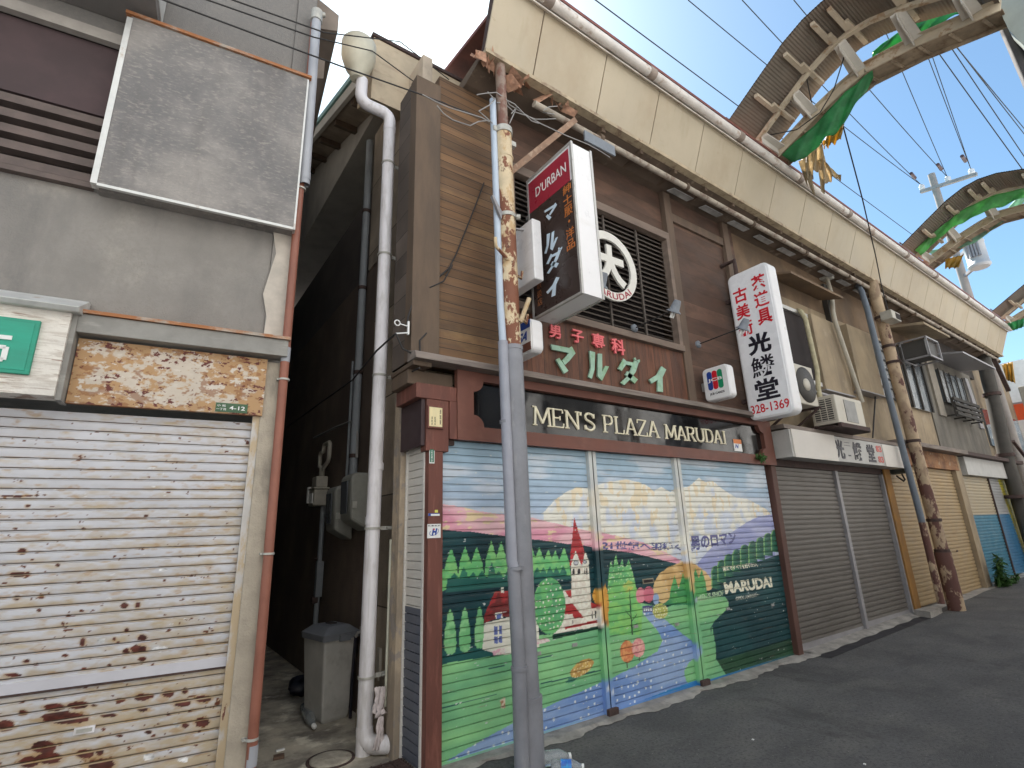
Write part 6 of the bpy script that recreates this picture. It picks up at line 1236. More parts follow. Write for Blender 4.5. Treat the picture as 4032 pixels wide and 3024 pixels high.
for l_ in ([(620, 680), (720, 770), (830, 805), (950, 780)], [(525, 615), (700, 690), (850, 740), (960, 790)], [(890, 610), (1000, 605), (1090, 670), (1280, 800), (1600, 940), (1740, 1020)], [(1000, 640), (1120, 720), (1260, 770), (1390, 770)], [(1050, 640), (1180, 740), (1280, 800)], [(950, 600), (1010, 640), (900, 720), (980, 800)], [(1100, 740), (1130, 690), (1090, 800)], [(1400, 690), (1330, 700), (1310, 720), (1380, 740)]):
    Q_ = [P_(*p) for p in l_]; F_ = []
    for a, b in zip(Q_, Q_[1:]):
        for t in (0, .5): F_.append(a + (b - a) * t + rng.normal(size=3) * .008)
    mb.tube(F_ + [Q_[-1]], .0055, 5)
obj('cables', mb, M['cable_grey'], tangle)
# cables on the wooden wall
mb = MB(); mb.tube([onY(p, -.02) for p in (D4(1620, 40), D4(1560, 200), D4(1510, 330), D4(1400, 605), D4(1340, 720))], .006, 6); tag(obj('wall_cable', mb, M['cable'], None), 'thin black cable hanging slack down the wooden boards', 'cable')
mb = MB(); mb.tube([onY(p, -.02) for p in (D4(1340, 720), D4(1190, 850), D4(1170, 880), D4(1050, 1010), D4(1020, 1100), D4(1005, 1190))], .007, 6); mb.tube([onY(p, -.03) for p in (D4(1370, 690), D4(1300, 820), D4(1190, 870))], .006, 6); tag(obj('wall_cable', mb, M['cable'], None), 'dark cable following the left post of the wooden upper storey', 'cable')
s = thing('cable_hook', 'small white hook bracket holding a cable on the dark corner boards', 'bracket', (1.55, -.05, 3.4))
h0 = onY(D4(1020, 1195), -.04); mb = MB(); mb.box(h0[0] - .006, h0[0] + .006, -.05, -.03, h0[2] - .05, h0[2] + .06); mb.tube([h0 + np.array([-.09 + .022 * math.cos(t), 0, .03 + .022 * math.sin(t)]) for t in np.linspace(0, 6.1, 12)] + [h0 + np.array([0, 0, .02])], .005, 6); mb.tube([h0 + np.array([-.10, 0, -.06]), h0 + np.array([0, 0, -.035])], .006, 6); obj('hook', mb, M['white_paint'], s)
h1 = h0 + np.array([-.10, 0, -.06]); f0 = onX(D4(580, 1609), 1.70)
mb = MB(); mb.tube([h1, onX(D4(770, 1370), 1.45), onX(D4(580, 1600), 1.55), onX(F1(300, -40), 1.6)], .008, 6); mb.tube([h1, h1 + np.array([.05, -.02, -.12]), h1 + np.array([.2, -.02, -.17]), onY(D4(1110, 1290), -.03), onY(D4(1165, 1230), -.03)], .007, 6); mb.tube([onX(D4(960, 1609), 1.62), onX(D4(1030, 1545), 1.6), onX(D4(1110, 1505), 1.57)], .007, 6); tag(obj('service_cable', mb, M['cable'], None), 'dark cable swinging from the white hook down into the alley', 'cable')

# ------------------------------------------------------------------ ALLEY
s = thing('drain_pipe', 'thick white drain pipe with a hopper head standing in the alley mouth', 'pipe', (1.555, .60, 0))
X_, Y_ = 1.552, .60
e0 = onY(D3(850, 900), Y_); e1 = onY(D3(640, 880), Y_); e2 = onY(D3(640, 640), Y_)
def bend(a, b, c, r=.10, n=6):
    a, b, c = (np.array(q, float) for q in (a, b, c)); u = (a - b) / np.linalg.norm(a - b); v = (c - b) / np.linalg.norm(c - b); out = []
    for k in range(n + 1):
        t = k / n; out.append(b + u * r * (1 - t) ** 2 + v * r * t ** 2)
    return out
zb = e0[2]
mb = MB(); mb.tube([(X_ - .012, Y_, .0), (X_ - .012, Y_, 1.2), (X_, Y_, 3.0), (X_ + .0, Y_, zb - .2)] + bend((X_, Y_, zb - .2), (X_, Y_, zb), (e1[0], Y_, zb)) + bend((X_, Y_, zb), (e1[0], Y_, zb), (e1[0], Y_, zb + .5)) + [(e1[0], Y_, e2[2] + .02)], .057, 18); obj('pipe', mb, M['white_pvc'], s)
mb = MB(); mb.tube(bend((X_ - .012, Y_, .3), (X_ - .012, Y_, .07), (1.86, .22, .07), .10) + [(1.70, .46, .07), (1.84, .30, .05)], .062, 16); obj('foot_elbow', mb, M['white_pvc'], s)
mb = MB()
for z in (zb - .17, 2.05, 1.62, .15): mb.tube([(X_ - (.012 if z < 2 else 0), Y_, z - .03), (X_ - (.012 if z < 2 else 0), Y_, z + .03)], .0605, 18)
obj('joint_sleeve', mb, M['white_pvc'], s)
for z in (.50, 1.56, 2.83, 4.0, 5.0):
    mb = MB(); mb.tube([(X_ - (.012 if z < 2 else 0), Y_, z - .008), (X_ - (.012 if z < 2 else 0), Y_, z + .008)], .066, 18); mb.bar((X_ + .05, Y_, z), (1.79, Y_ + .02, z), .016, .03); mb.tube([(X_ + .10, Y_ - .02, z), (X_ + .14, Y_ - .02, z)], .012, 8); obj('pipe_clip', mb, M['bracket'], s)
hc = onY(D3(625, 480), Y_); mb = MB(); mb.lathe((hc[0], Y_, e2[2]), [(.06, 0), (.075, .02), (.075, .06), (.12, .12), (.165, .26), (.17, .42), (.155, .44)], 20); obj('hopper_head', mb, M['hopper'], s)
# trash bin: tapered square body, lid with rim and handle slot
bl, br = onZ(F2(630, 1265)), onZ(F2(880, 1190))
s = thing('trash_bin', 'grey plastic trash bin with a dark lid in the alley', 'bin', (float(bl[0]) + .05, 1.6, 0))
bx, by, ba = np.array([bl[0], bl[1], 0]), np.array([br[0], br[1], 0]), 0
ub = (by - bx); wlen = np.linalg.norm(ub); ub /= wlen; vb = np.array([-ub[1], ub[0], 0]); wlen = .245
def binp(a, b, z, ex=0): c0 = bx + ub * (wlen / 2) + vb * .17; return c0 + ub * a * (wlen / 2 + ex) + vb * b * (.17 + ex) + np.array([0, 0, z])
def rr(z, ex, n=4, r=.12):
    P = []
    for sx, sy, a0 in ((1, -1, -90), (1, 1, 0), (-1, 1, 90), (-1, -1, 180)):
        for k in range(n + 1): w = rad(a0 + 90 * k / n); P.append(binp(sx * (1 - r) + r * math.cos(w), sy * (1 - r) + r * math.sin(w), z, ex))
    return P
def loft(mb, rings, cap=True):
    n = len(rings[0]); mb.add([p for r in rings for p in r], [(i * n + k, i * n + (k + 1) % n, (i + 1) * n + (k + 1) % n, (i + 1) * n + k) for i in range(len(rings) - 1) for k in range(n)])
    if cap: mb.add(rings[0], [tuple(range(n))[::-1]]); mb.add(rings[-1], [tuple(range(n))])
HB = .66
mb = MB(); loft(mb, [rr(.005, -.012), rr(.03, 0), rr(HB, .035)]); obj('body', mb, M['bin_grey'], s, .006)
mb = MB(); loft(mb, [rr(HB - .02, .05), rr(HB + .03, .055), rr(HB + .035, .045), rr(HB + .085, -.02), rr(HB + .09, -.06)]); ld = obj('lid', mb, M['bin_lid'], s, .006)
c0 = binp(0, 0, HB + .09); mb = MB(); mb.prism([c0 + ub * a + vb * b for a, b in ((-.03, -.05), (.03, -.05), (.03, .05), (-.03, .05))], (0, 0, .012)); obj('lid_slot', mb, M['void'], ld)
mb = MB(); c0 = binp(.1, -1, HB - .03, .05); mb.prism([c0 + ub * a + np.array([0, 0, z]) for a, z in ((-.05, 0), (.05, 0), (.05, .05), (-.05, .05))], -vb * .025); obj('lid_latch', mb, M['bin_lid'], ld)
# bag and bottle beside the bin
gb = onZ(F2(470, 1000)); mb = MB()
r_b = np.random.default_rng(4)
def blob(a, b):
    th, ph = a * 2 * math.pi, b * math.pi; q = 1 + .22 * math.sin(3 * th + 2 * ph) + .15 * math.sin(7 * th + 1) * math.sin(ph); return np.array([gb[0] + .0 + .13 * q * math.sin(ph) * math.cos(th), gb[1] + .1 + .13 * q * math.sin(ph) * math.sin(th), .085 - .085 * math.cos(ph) * q * .95])
mb.grid(20, 10, blob); tag(obj('rubbish_bag', mb, M['black_bag'], None), 'black rubbish bag behind the trash bin', 'bag')
def bottle(p, d, L_, r, label, cap=True, lm=None):
    p = np.array(p, float); d = np.array(d, float); d /= np.linalg.norm(d); s = thing('plastic_bottle', label, 'bottle', tuple(p))
    mb = MB(); mb.lathe(p, [(.0, 0), (r * .8, .0), (r, .012), (r, L_ * .2), (r * .93, L_ * .24), (r, L_ * .28), (r * .93, L_ * .36), (r, L_ * .42), (r, L_ * .64), (r * .8, L_ * .76), (r * .42, L_ * .9), (r * .36, L_ * .93)], 16, d); obj('body', mb, M['clear_pet'], s)
    mb = MB(); mb.lathe(p, [(r * .44, L_ * .93), (r * .44, L_), (0, L_)], 14, d); obj('cap', mb, M['white_paint'], s)
    if lm: mb = MB(); mb.lathe(p, [(r * 1.01, L_ * .30), (r * 1.01, L_ * .62)], 16, d); obj('wrapper', mb, lm, s)
    return s
b0, b1 = onZ(F2(470, 1090), .045), onZ(F2(560, 1268), .04); bottle(b0, b1 - b0, float(np.linalg.norm(b1 - b0)) + .02, .042, 'clear crushed plastic bottle lying beside the grey trash bin')
b0, b1 = onZ((2120, 2990), .05), onZ((2300, 2972), .05); bottle(b0, b1 - b0, .22, .048, 'clear ribbed plastic bottle on the asphalt by the steel post')
b0, b1 = onZ((2170, 3020), .045), onZ((2330, 3020), .045); bottle(b0, b1 - b0, .21, .042, 'plastic bottle with a blue wrapper at the foot of the steel post', True, M['blue_label'])
# gas meter
mc = onX(F1(605, 560), 1.66)
s = thing('gas_meter', 'pale grey gas meter with looped pipes on the dark alley wall', 'meter', tuple(mc))
y, z = mc[1], mc[2]
mb = MB(); mb.box(1.58, 1.74, y - .11, y + .11, z - .16, z + .02); mb.box(1.57, 1.75, y - .125, y + .125, z + .02, z + .045); mb.box(1.60, 1.73, y - .09, y + .09, z + .045, z + .17); obj('case', mb, M['meter_grey'], s, .02)
mb = MB(); mb.box(1.572, 1.582, y - .07, y + .06, z - .13, z - .02); mb.box(1.57, 1.60, y + .11, y + .17, z - .12, z + .06); mb.tube([(1.66, y + .1, z + .14), (1.66, y + .24, z + .15)], .016, 8); obj('dial_cover', mb, M['white_paint'], s)
mb = MB(); up = np.array([1.68, y, z])
mb.tube([up + np.array(q) for q in ((0, .03, .16), (0, .03, .28), (0, .11, .30), (0, .12, .42), (0, .10, .46), (0, .0, .46), (0, -.02, .52), (0, -.04, .54), (0, -.22, .54), (0, -.25, .52), (0, -.25, .36), (0, -.22, .32), (0, -.04, .26), (0, -.03, .16))], .024, 10); obj('pipe_loop', mb, M['meter_grey'], s)
s = thing('gas_pipe', 'thin grey gas pipe going down the dark alley wall under the meter', 'pipe', (1.72, float(y), 0))
mb = MB(); mb.tube([(1.72, y, z - .16), (1.72, y, .02)], .028, 10); mb.box(1.69, 1.76, y - .035, y + .035, .88, 1.25); obj('pipe', mb, M['conduit'], s)
mb = MB(); mb.tube([(1.66, y, 1.28), (1.72, y, 1.28)], .012, 6); mb.tube([(1.66, y - .0, .85), (1.72, y, .85)], .04, 8); obj('valve', mb, M['dark_rust'], s)
# electric meter boxes
for cpx, lab in ((F1(940, 690), 'larger rounded grey electric meter box nearer the white pipe'), (F1(790, 790), 'smaller rounded electric meter box behind the larger one on the alley wall')):
    c = onX(cpx, 1.68); s = thing('meter_box', lab, 'meter box', tuple(c), 'electric meter boxes in the alley')
    y, z = c[1], c[2]; h = .30 if 'larger' in lab else .27; w_ = .16
    mb = MB(); mb.prism([(1.78, y - w_, z - h * .8), (1.60, y - w_, z - h * .45), (1.58, y - w_, z + h * .85), (1.62, y - w_, z + h), (1.78, y - w_, z + h)], (0, 2 * w_, 0)); obj('case', mb, M['box_grey'], s, .025)
    mb = MB(); mb.prism([(1.58, y - w_ * .55, z - h * .25), (1.574, y - w_ * .55, z - h * .25), (1.566, y - w_ * .55, z + h * .75), (1.58, y - w_ * .55, z + h * .75)], (0, w_ * 1.1, 0)); obj('window', mb, M['glass'], s)
    mb = MB(); mb.box(1.60, 1.64, y - w_ - .02, y - w_, z - .03, z + .03); obj('latch', mb, M['bracket'], s)
s = thing('conduit_pipe', 'dark grey conduit running up the alley wall behind the white pipe', 'pipe', (1.74, 1.75, 2))
mb = MB(); mb.tube([(1.74, 1.75, 2.10), (1.74, 1.75, 2.3), (1.74, 1.75, 6.2)], .042, 12); mb.tube([(1.74, 1.80, 2.0), (1.74, 1.77, 2.15)], .03, 10); obj('pipe', mb, M['conduit'], s)
mb = MB()
for z in (2.3, 3.2, 4.2, 5.2): mb.tube([(1.74, 1.75, z - .02), (1.74, 1.75, z + .02)], .05, 12)
obj('strap', mb, M['dark_rust'], s)
s = thing('conduit_pipe', 'thin pale conduit curving over from the dark alley wall', 'pipe', (1.75, 1.9, 2.2))
mb = MB(); mb.tube([onX(F1(960, 240), 1.75), onX(F1(965, 30), 1.75), onX(F1(955, -60), 1.75), onX(F1(900, -95), 1.75), onX(F1(760, -40), 1.75), onX(F1(560, 60), 1.75)], .014, 8); obj('pipe', mb, M['cable_grey'], s)
s = thing('vent_pipe', 'slim dark pipe running straight down the alley wall to the meter boxes', 'pipe', (1.75, 2.1, 2))
mb = MB(); a_ = onX(F1(865, 430), 1.75); mb.tube([a_, (1.75, a_[1], 3.4)], .016, 8); obj('pipe', mb, M['conduit'], s)
# tap, cloth, small plate, grate, manhole, litter
s = thing('water_tap', 'small metal tap with a black hose behind the white pipe', 'tap', (1.72, .9, .8))
tp = onX(F2(1000, 385), 1.72); mb = MB(); mb.tube([tp + np.array([.06, 0, .01]), tp, tp + np.array([-.02, .03, -.01]), tp + np.array([-.03, .05, -.05])], .012, 8); mb.box(tp[0] - .01, tp[0] + .01, tp[1] - .012, tp[1] + .012, tp[2] + .01, tp[2] + .04); obj('tap', mb, M['alu'], s)
mb = MB(); mb.tube([tp + np.array([-.03, .05, -.04]), tp + np.array([-.03, .09, -.4]), tp + np.array([-.02, .12, -tp[2] + .02])], .014, 8); obj('hose', mb, M['black_bag'], s)
ct = [onY(F2(*p), .46) for p in ((1130, 905), (1180, 900), (1232, 892))]; cl = [onY(F2(*p), .46) for p in ((1120, 1130), (1160, 1185), (1225, 1150))]
tarp('floor_cloth', (ct, cl), M['cloth_grey'], 'crumpled pinkish cloth tucked behind the white pipe', 'cloth', seed=13, rip=.018, nu=6)
tarp('floor_cloth', ([onY(F2(1165, 1180), .46), onY(F2(1205, 1175), .46)], [onY(F2(1115, 1490), .44), onY(F2(1200, 1490), .46)]), M['cloth_grey'], 'long grey rag hanging below the pinkish cloth to the ground', 'cloth', seed=14, rip=.016, nu=6)
tarp('plastic_scrap', ([onZ(F2(955, 1110), .2), onZ(F2(980, 1100), .2)], [onZ(F2(950, 1270), .02), onZ(F2(978, 1280), .02)]), M['tarp_cream'], 'pale plastic scrap leaning at the left of the white pipe', 'scrap', seed=15, rip=.008, nu=4)
q = onX(F2(1178, 655), 1.70); mb = MB(); mb.box(1.68, 1.70, q[1] - .03, q[1] + .03, q[2] - .09, q[2] + .09); mb.tube([(1.69, q[1], q[2] - .09), (1.69, q[1], q[2] - .14)], .008, 6); tag(obj('switch_box', mb, M['meter_grey'], None), 'small pale switch box behind the white pipe', 'switch')
mb = MB(); mb.tube([(1.66, .52, .3), (1.665, .52, 1.47)], .011, 8); tag(obj('stake', mb, mat('stake_pale', (.55, .55, .45), .6), None), 'thin pale stick leaning behind the white pipe', 'stick')
mq = onZ(F2(715, 1590)); s = thing('manhole_cover', 'round concrete manhole cover in the alley floor', 'manhole', (float(mq[0]), float(mq[1]), 0))
mb = MB(); mb.lathe((mq[0], mq[1], .004), [(.165, 0), (.165, .006), (.150, .008), (.145, .003)], 32); obj('rim', mb, M['dark_rust'], s)
mb = MB(); mb.lathe((mq[0], mq[1], .004), [(.142, 0), (.142, .010), (.12, .014), (.0, .015)], 32); obj('cover', mb, M['manhole'], s)
s = thing('drain_grate', 'rusty drain grate at the foot of the dark side shutter', 'grate', (1.75, .2, 0))
mb = MB()
for k in range(9): mb.bar((1.66 + k * .0, .04 + k * .035, .012), (1.715, .04 + k * .035, .012), .008, .016)
for k in range(4): mb.bar((1.50 + k * .065, .0, .010), (1.50 + k * .065, .34, .010), .008, .016)
for k in range(9): mb.bar((1.47, .02 + k * .038, .010), (1.70, .02 + k * .038, .010), .008, .014)
obj('bars', mb, M['dark_rust'], s)
mb = MB(); mb.box(1.46, 1.715, -.0, .36, -.02, .0045); obj('pit', mb, M['void'], s)
lt = onZ(F2(230, 1580)); mb = MB(); mb.prism([lt + np.array(q) for q in ((-.04, -.02, .008), (.03, -.03, .008), (.04, .02, .008), (-.03, .03, .008))], (0, 0, .02)); tag(obj('litter', mb, mat('litter_brown', (.16, .10, .07), .8), None), 'crushed brown wrapper on the alley floor', 'litter')
lt = onZ(F2(245, 1508)); mb = MB(); mb.bar(lt + np.array([-.03, 0, .01]), lt + np.array([.03, .01, .01]), .02, .012); tag(obj('litter', mb, M['white_paint'], None), 'bright white scrap of paper on the alley floor', 'litter')
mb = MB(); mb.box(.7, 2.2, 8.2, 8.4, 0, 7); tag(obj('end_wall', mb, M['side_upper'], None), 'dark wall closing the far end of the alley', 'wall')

# ------------------------------------------------------------------ GROUND
mb = MB()
xs = [-120, -30, -12, -6, -3, 0, 3, 6.5, 9, 12, 15, 19, 24, 40, 120, 400]; ys = [-200, -40, -12, -6, -4, -2, -1, -.4, 0, 2, 9, 40, 300]
mb.add([(x, y, gz(x)) for y in ys for x in xs], [(j * len(xs) + i, j * len(xs) + i + 1, (j + 1) * len(xs) + i + 1, (j + 1) * len(xs) + i) for j in range(len(ys) - 1) for i in range(len(xs) - 1)])
structure(obj('street', mb, M['asphalt']))
mb = MB(); mb.add([(-.5, -.02, .004), (1.9, -.02, .004), (1.9, 8.2, .004), (-.5, 8.2, .004)], [(0, 1, 2, 3)]); edge = [(-.5, -.02)] 
pts = [(-.6, -1.2)] + [(x, -.52 + .05 * math.sin(x * 7) + .03 * math.sin(x * 17)) for x in np.linspace(-.6, 1.75, 22)] + [(1.9, -.35), (1.9, -.02), (-.6, -.02)]
mb.add([(x, y, .004) for x, y in pts], [tuple(range(len(pts)))]); structure(obj('alley_floor', mb, M['concrete']))
mb = MB(); n_ = 120; vs = []
for i in range(n_ + 1):
    x = 1.6 + (6.7 - 1.6) * i / n_; w_ = .07 + .03 * math.sin(x * 5.1) + .02 * math.sin(x * 13.3 + 1) + .01 * math.sin(x * 37); 
    vs += [(x, .12, .022), (x, -.075, .022), (x, -w_ - .06, .005)]
mb.add(vs, [f for i in range(n_) for f in ((3 * i, 3 * i + 1, 3 * i + 4, 3 * i + 3), (3 * i + 1, 3 * i + 2, 3 * i + 5, 3 * i + 4))]); structure(obj('threshold', mb, M['curb']))
mb = MB(); vs = []
for i in range(n_ + 1):
    x = 6.62 + (10.1 - 6.62) * i / n_; g = gz(x); vs += [(x, .12, g + .03), (x, -.06 - .008 * math.sin(x * 9), g + .028), (x, -.15 - .015 * math.sin(x * 11), g + .006)]
mb.add(vs, [f for i in range(n_) for f in ((3 * i, 3 * i + 1, 3 * i + 4, 3 * i + 3), (3 * i + 1, 3 * i + 2, 3 * i + 5, 3 * i + 4))]); structure(obj('kerb', mb, M['curb']))
mb = MB(); mb.add([(x, y, gz(x) + .004) for x in np.linspace(6.6, 10.3, 20) for y in (-.29, -.15)], [(2 * i, 2 * i + 1, 2 * i + 3, 2 * i + 2) for i in range(19)]); structure(obj('gutter_strip', mb, mat('gutter_dark', (.03, .028, .032), .7, var=.2)))
mb = MB(); mb.add([(x, y, gz(x) + .006) for x in np.linspace(10.2, 18.3, 30) for y in (-.16 + .02 * math.sin(x * 3), .12)], [(2 * i, 2 * i + 1, 2 * i + 3, 2 * i + 2) for i in range(29)]); structure(obj('threshold', mb, M['curb']))
# broken kerb by the cream post
mb = MB(); c = onZ((3180, 2430), .2); g = gz(9.9)
mb.prism([(9.75, -.30, g), (10.3, -.28, g), (10.35, -.10, g), (9.8, -.08, g)], (0, 0, .09)); tag(obj('broken_slab', mb, M['curb'], None), 'broken pale slab at the foot of the ochre post', 'slab')
# weeds at the tan shutter's right post
M['leaf'] = mat('weed_leaf', (.055, .13, .03), .6, var=.3, scale=14)
s = thing('weed', 'green weed growing between the tan and blue shutters', 'plant', (13.9, -.1, gz(13.9)))
mb = MB(); st = MB(); rw = np.random.default_rng(21)
for k in range(22):
    b = np.array([13.85 + rw.random() * 1.1, -.12 - rw.random() * .12, gz(14)]); h = (.6 if k < 9 else .2) * (.5 + .6 * rw.random()); b[0] = 13.75 + rw.random() * .25 if k < 9 else b[0]
    tip = b + np.array([rw.normal() * .12, -.05 - rw.random() * .08, h]); st.tube([b, (b + tip) / 2 + np.array([.02, 0, .02]), tip], [.008, .006, .003], 5)
    for q in range(34):
        p = b + (tip - b) * (.15 + .85 * rw.random()); d = rw.normal(size=3); d[2] *= .4; d /= np.linalg.norm(d); e = np.cross(d, [0, 0, 1]); l_ = .06 + .06 * rw.random()
        mb.add([p, p + d * l_ * .5 + e * l_ * .32, p + d * l_ + np.array([0, 0, -.02]), p + d * l_ * .5 - e * l_ * .32], [(0, 1, 2, 3)])
obj('leaves', mb, M['leaf'], s); obj('stems', st, M['leaf'], s)
s = thing('moss_tuft', 'small green tuft of weed on the lower right corner of the brown sign band', 'plant', (6.5, -.08, 2.2))
q = onY(C4(1525, 135), -.08); mb = MB()
for k in range(70):
    p = np.array([q[0], -.075, q[2]]) + rw.normal(size=3) * np.array([.045, .018, .028]); d = rw.normal(size=3) * .022; e = rw.normal(size=3) * .016; mb.add([p, p + e, p + d, p - e], [(0, 1, 2, 3)])
obj('leaves', mb, M['leaf'], s)
# pebbles of litter that glint on the asphalt
for i, (pq, lab) in enumerate((((2965, 2913), 'tiny white speck of litter on the near asphalt'), ((3405, 3010), 'tiny white speck of litter near the lower edge of the street'), ((3645, 2440), 'white scrap lying by the gutter strip near the cream post'), ((3415, 2482), 'pale paper scrap at the foot of the grey shutter post'))):
    p = onZ(pq, gz(8) + .01); w_ = .008 if i < 2 else .03; mb = MB(); mb.prism([p + np.array(c_) * w_ for c_ in ((-1, -1, 0), (1, -.7, 0), (.8, 1, 0), (-.9, .8, 0))], (0, 0, w_ * .5)); tag(obj('litter', mb, M['white_paint'], None), lab, 'litter')

# ------------------------------------------------------------------ FAR END of the street
M['far_white'] = mat('far_white', (.70, .70, .68), .7, var=.06)
s = thing('utility_pole', 'stout grey concrete pole at the end of the shop row', 'utility pole', (18.75, -.25, 0))
pa, pb = onY(E5(885, 700), -.15), onY(E5(772, 200), -.15)
mb = MB(); mb.tube([(pa[0] + .15, -.15, 0), pa, pb, pb + (pb - pa) * .45], .15, 14); obj('pole', mb, mat('dark_pole', (.075, .068, .06), .85, var=.2, scale=4), s)
mb = MB()
for z in (1.9, 2.9, 4.5):
    mb = MB(); mb.tube([(pa[0] + (pb[0] - pa[0]) * (z - pa[2]) / (pb[2] - pa[2]), -.15, z - .04), (pa[0] + (pb[0] - pa[0]) * (z - pa[2]) / (pb[2] - pa[2]), -.15, z + .04)], .19, 14); obj('iron_band', mb, M['dark_rust'], s)
mb = MB()
mb.bar((18.4, -.3, 3.0), (19.6, -.3, 3.05), .05, .05); mb.bar((17.6, -.3, 3.25), (18.8, -.3, 2.7), .06, .06); mb.bar((18.75, -.3, 4.7), (18.2, -.3, 5.5), .09, .09); obj('cross_bars', mb, M['dark_rust'], s)
mb = MB(); mb.box(19.0, 19.4, -.75, -.45, 4.2, 4.8); obj('junction_box', mb, M['meter_grey'], s, .02)
s = thing('orange_awning', 'long orange awning under a white building front at the end of the street', 'awning', (25, -1, 4))
mb = MB(); n_ = 40; zf = 4.55
mb.add([(24 + (34 - 24) * i / n_ * .0 + 24 * 0, 2.5 - 7.5 * i / n_, z + (.0 if z > zf - .1 else .05 * (i % 2))) for z in (zf + .55, zf) for i in range(n_ + 1)], [(i, i + 1, n_ + 2 + i, n_ + 1 + i) for i in range(n_)]); obj('canvas', mb, mat('orange_canvas', (.70, .10, .03), .7, var=.1), s)
mb = MB(); mb.box(24.05, 24.15, -5, 2.5, zf + .55, zf + .62); obj('rail', mb, M['steel'], s)
s = thing('white_building', 'white building front with dark windows above the orange awning', 'building', (24, -1, 0))
mb = MB(); mb.box(24.3, 27, -3.4, -.2, 5.1, 7.2); obj('wall', mb, M['far_white'], s)
for k in range(4): mb = MB(); mb.box(24.22, 24.30, -.9 - k * .75, -.4 - k * .75, 6.3, 6.9); obj('window', mb, M['glass'], s)
for k in range(7):
    x = 30 + k * 5; s = thing('arcade_truss', 'white steel arcade truss standing in the bright far street', 'truss', (x, -1.8, 0), 'white steel trusses in the far street')
    mb = MB()
    for y in (-.5, -3.3): mb.tube([(x, y, 0), (x, y, 5.2)], .05, 8)
    P = [(x, -.5 - 2.8 * t, 5.2 + 1.1 * math.sin(math.pi * t)) for t in np.linspace(0, 1, 13)]; mb.tube(P, .05, 8); mb.tube([(x, -.5, 5.2), (x, -3.3, 5.2)], .035, 6)
    obj('arch_pipe', mb, M['far_white'], s)
    mb = MB()
    for t in np.linspace(.1, .9, 6): y = -.5 - 2.8 * t; mb.bar((x, y, 5.2), (x + 2.5, y - .3, 5.25 + 1.1 * math.sin(math.pi * t)), .05, .05); mb.bar((x, y, 5.2 + 1.1 * math.sin(math.pi * t)), (x + 5, y, 5.2 + 1.1 * math.sin(math.pi * t)), .04, .04)
    obj('lattice', mb, M['far_white'], s)
for k, (x0, x1, y0, y1, h, c, lab) in enumerate(((19.3, 24, .6, 6, 6.2, 'mortar', 'low beige house beyond the end of the shop row'), (26, 40, .3, 8, 7.0, 'far_white', 'pale house front far along the street'), (42, 60, .2, 9, 9, 'grey_board', 'grey house front farthest along the street'), (75, 82, -16, 14, 14, 'far_white', 'tall white block closing the far end of the street'))):
    s = thing('far_house', lab, 'house', ((x0 + x1) / 2, (y0 + y1) / 2, 0)); mb = MB(); mb.box(x0, x1, y0, y1, 0, h); obj('wall', mb, M[c], s)
    for q in range(3):
        mb = MB(); xx = x0 + (q + .3) * (x1 - x0) / 3; mb.box(xx, xx + (x1 - x0) * .16, y0 - .05, y0, h * .55, h * .55 + 1.1); obj('window', mb, M['glass'], s)
        if k == 3: mb = MB(); mb.box(x0 - .05, x0, -8 + q * 4, -6 + q * 4, 6, 7.4); obj('window', mb, M['glass'], s)

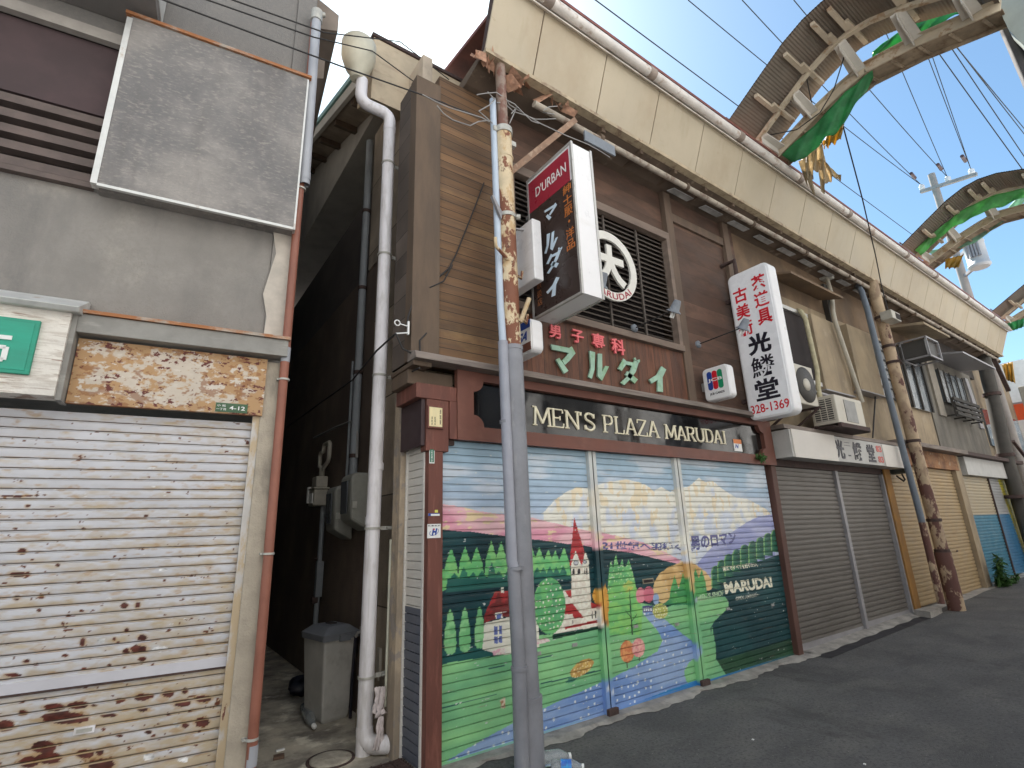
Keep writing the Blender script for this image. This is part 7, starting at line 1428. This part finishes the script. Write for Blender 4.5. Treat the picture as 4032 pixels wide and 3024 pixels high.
# ------------------------------------------------------------------ OPPOSITE SIDE of the street (behind the camera; seen in the black glass and as the post at the upper right)
M['opp_bounce_wall'] = mat('opposite_bounce_render', (.70, .705, .715), .9, var=.06, scale=2)
M['opp_front'] = mat('opposite_front', (.72, .71, .70), .8, var=.1, scale=2)
M['opp_dark'] = mat('opposite_dark', (.09, .075, .065), .8, var=.2, scale=3)
s = thing('opposite_bounce_house', 'off-frame house row on the opposite side of the street, made taller and paler as a bounce wall', 'house', (3, -6, 0))
mb = MB(); mb.box(-14, 30, -10, -4.6, 1.9, 10.5); obj('wall', mb, M['opp_bounce_wall'], s)  # off-frame row, made taller and paler to bounce sunlight onto the shops
mb = MB(); mb.box(-14, 30, -10, -4.75, 0, 1.9); obj('shop_front', mb, M['opp_front'], s)
for k in range(6):
    mb = MB(); mb.box(-6.5 + k * 4.4, -4.9 + k * 4.4, -4.6, -4.55, 3.9, 5.3); w = obj('window', mb, M['glass'], s); mb = MB(); mb.box(-6.6 + k * 4.4, -4.8 + k * 4.4, -4.549, -4.50, 3.8, 3.9); obj('sill', mb, M['opp_dark'], w)
    mb = MB(); mb.box(-8.4 + k * 4.4, -8.25 + k * 4.4, -4.6, -4.5, 1.9, 7.2); obj('pilaster', mb, M['opp_dark'], s)
cp = onX(T(2, 0, 2075, 160), 7.3)
s = thing('arcade_post', 'dark steel post of the opposite arcade eave at the upper right corner', 'post', (7.3, float(cp[1]), 0))
mb = MB(); mb.tube([onX(T(2, 0, 2030, 60), 7.3), onX(T(2, 0, 2100, 170), 7.3), onX(T(2, 0, 2235, 480), 7.3), (7.3, -3.22, .0)], .065, 12); obj('pole', mb, mat('post_dark', (.10, .09, .09), .6, var=.2, scale=5, layers=[((.5, .46, .4), (4, 4, 1.5), .6, .06, .8)]), s)
mb = MB(); c_ = onX(T(2, 0, 2060, 150), 7.3); mb.tube([c_ + np.array([0, .05, -.03]), c_ + np.array([0, -.16, .02])], .035, 8); mb.bar(c_ + np.array([0, .02, -.06]), c_ + np.array([0, -.1, .3]), .06, .06); obj('bracket', mb, M['arch_web'], s)
s = thing('opposite_eave', 'grey green end of the opposite eave filling the upper right corner', 'eave', (8, -3.4, 6.8))
cor = [onX(T(2, 0, 1985, -40), 7.0), onX(T(2, 0, 2050, 60), 7.0), onX(T(2, 0, 2110, 190), 7.0), onX(T(2, 0, 2215, 300), 7.0)]
mb = MB(); mb.prism([cor[0], cor[1], cor[2], cor[3], cor[3] + np.array([0, -.6, 0]), cor[0] + np.array([0, -.8, .3])], (2.6, 0, 0)); obj('fascia', mb, mat('eave_green_grey', (.30, .33, .30), .6, var=.15, scale=2), s)
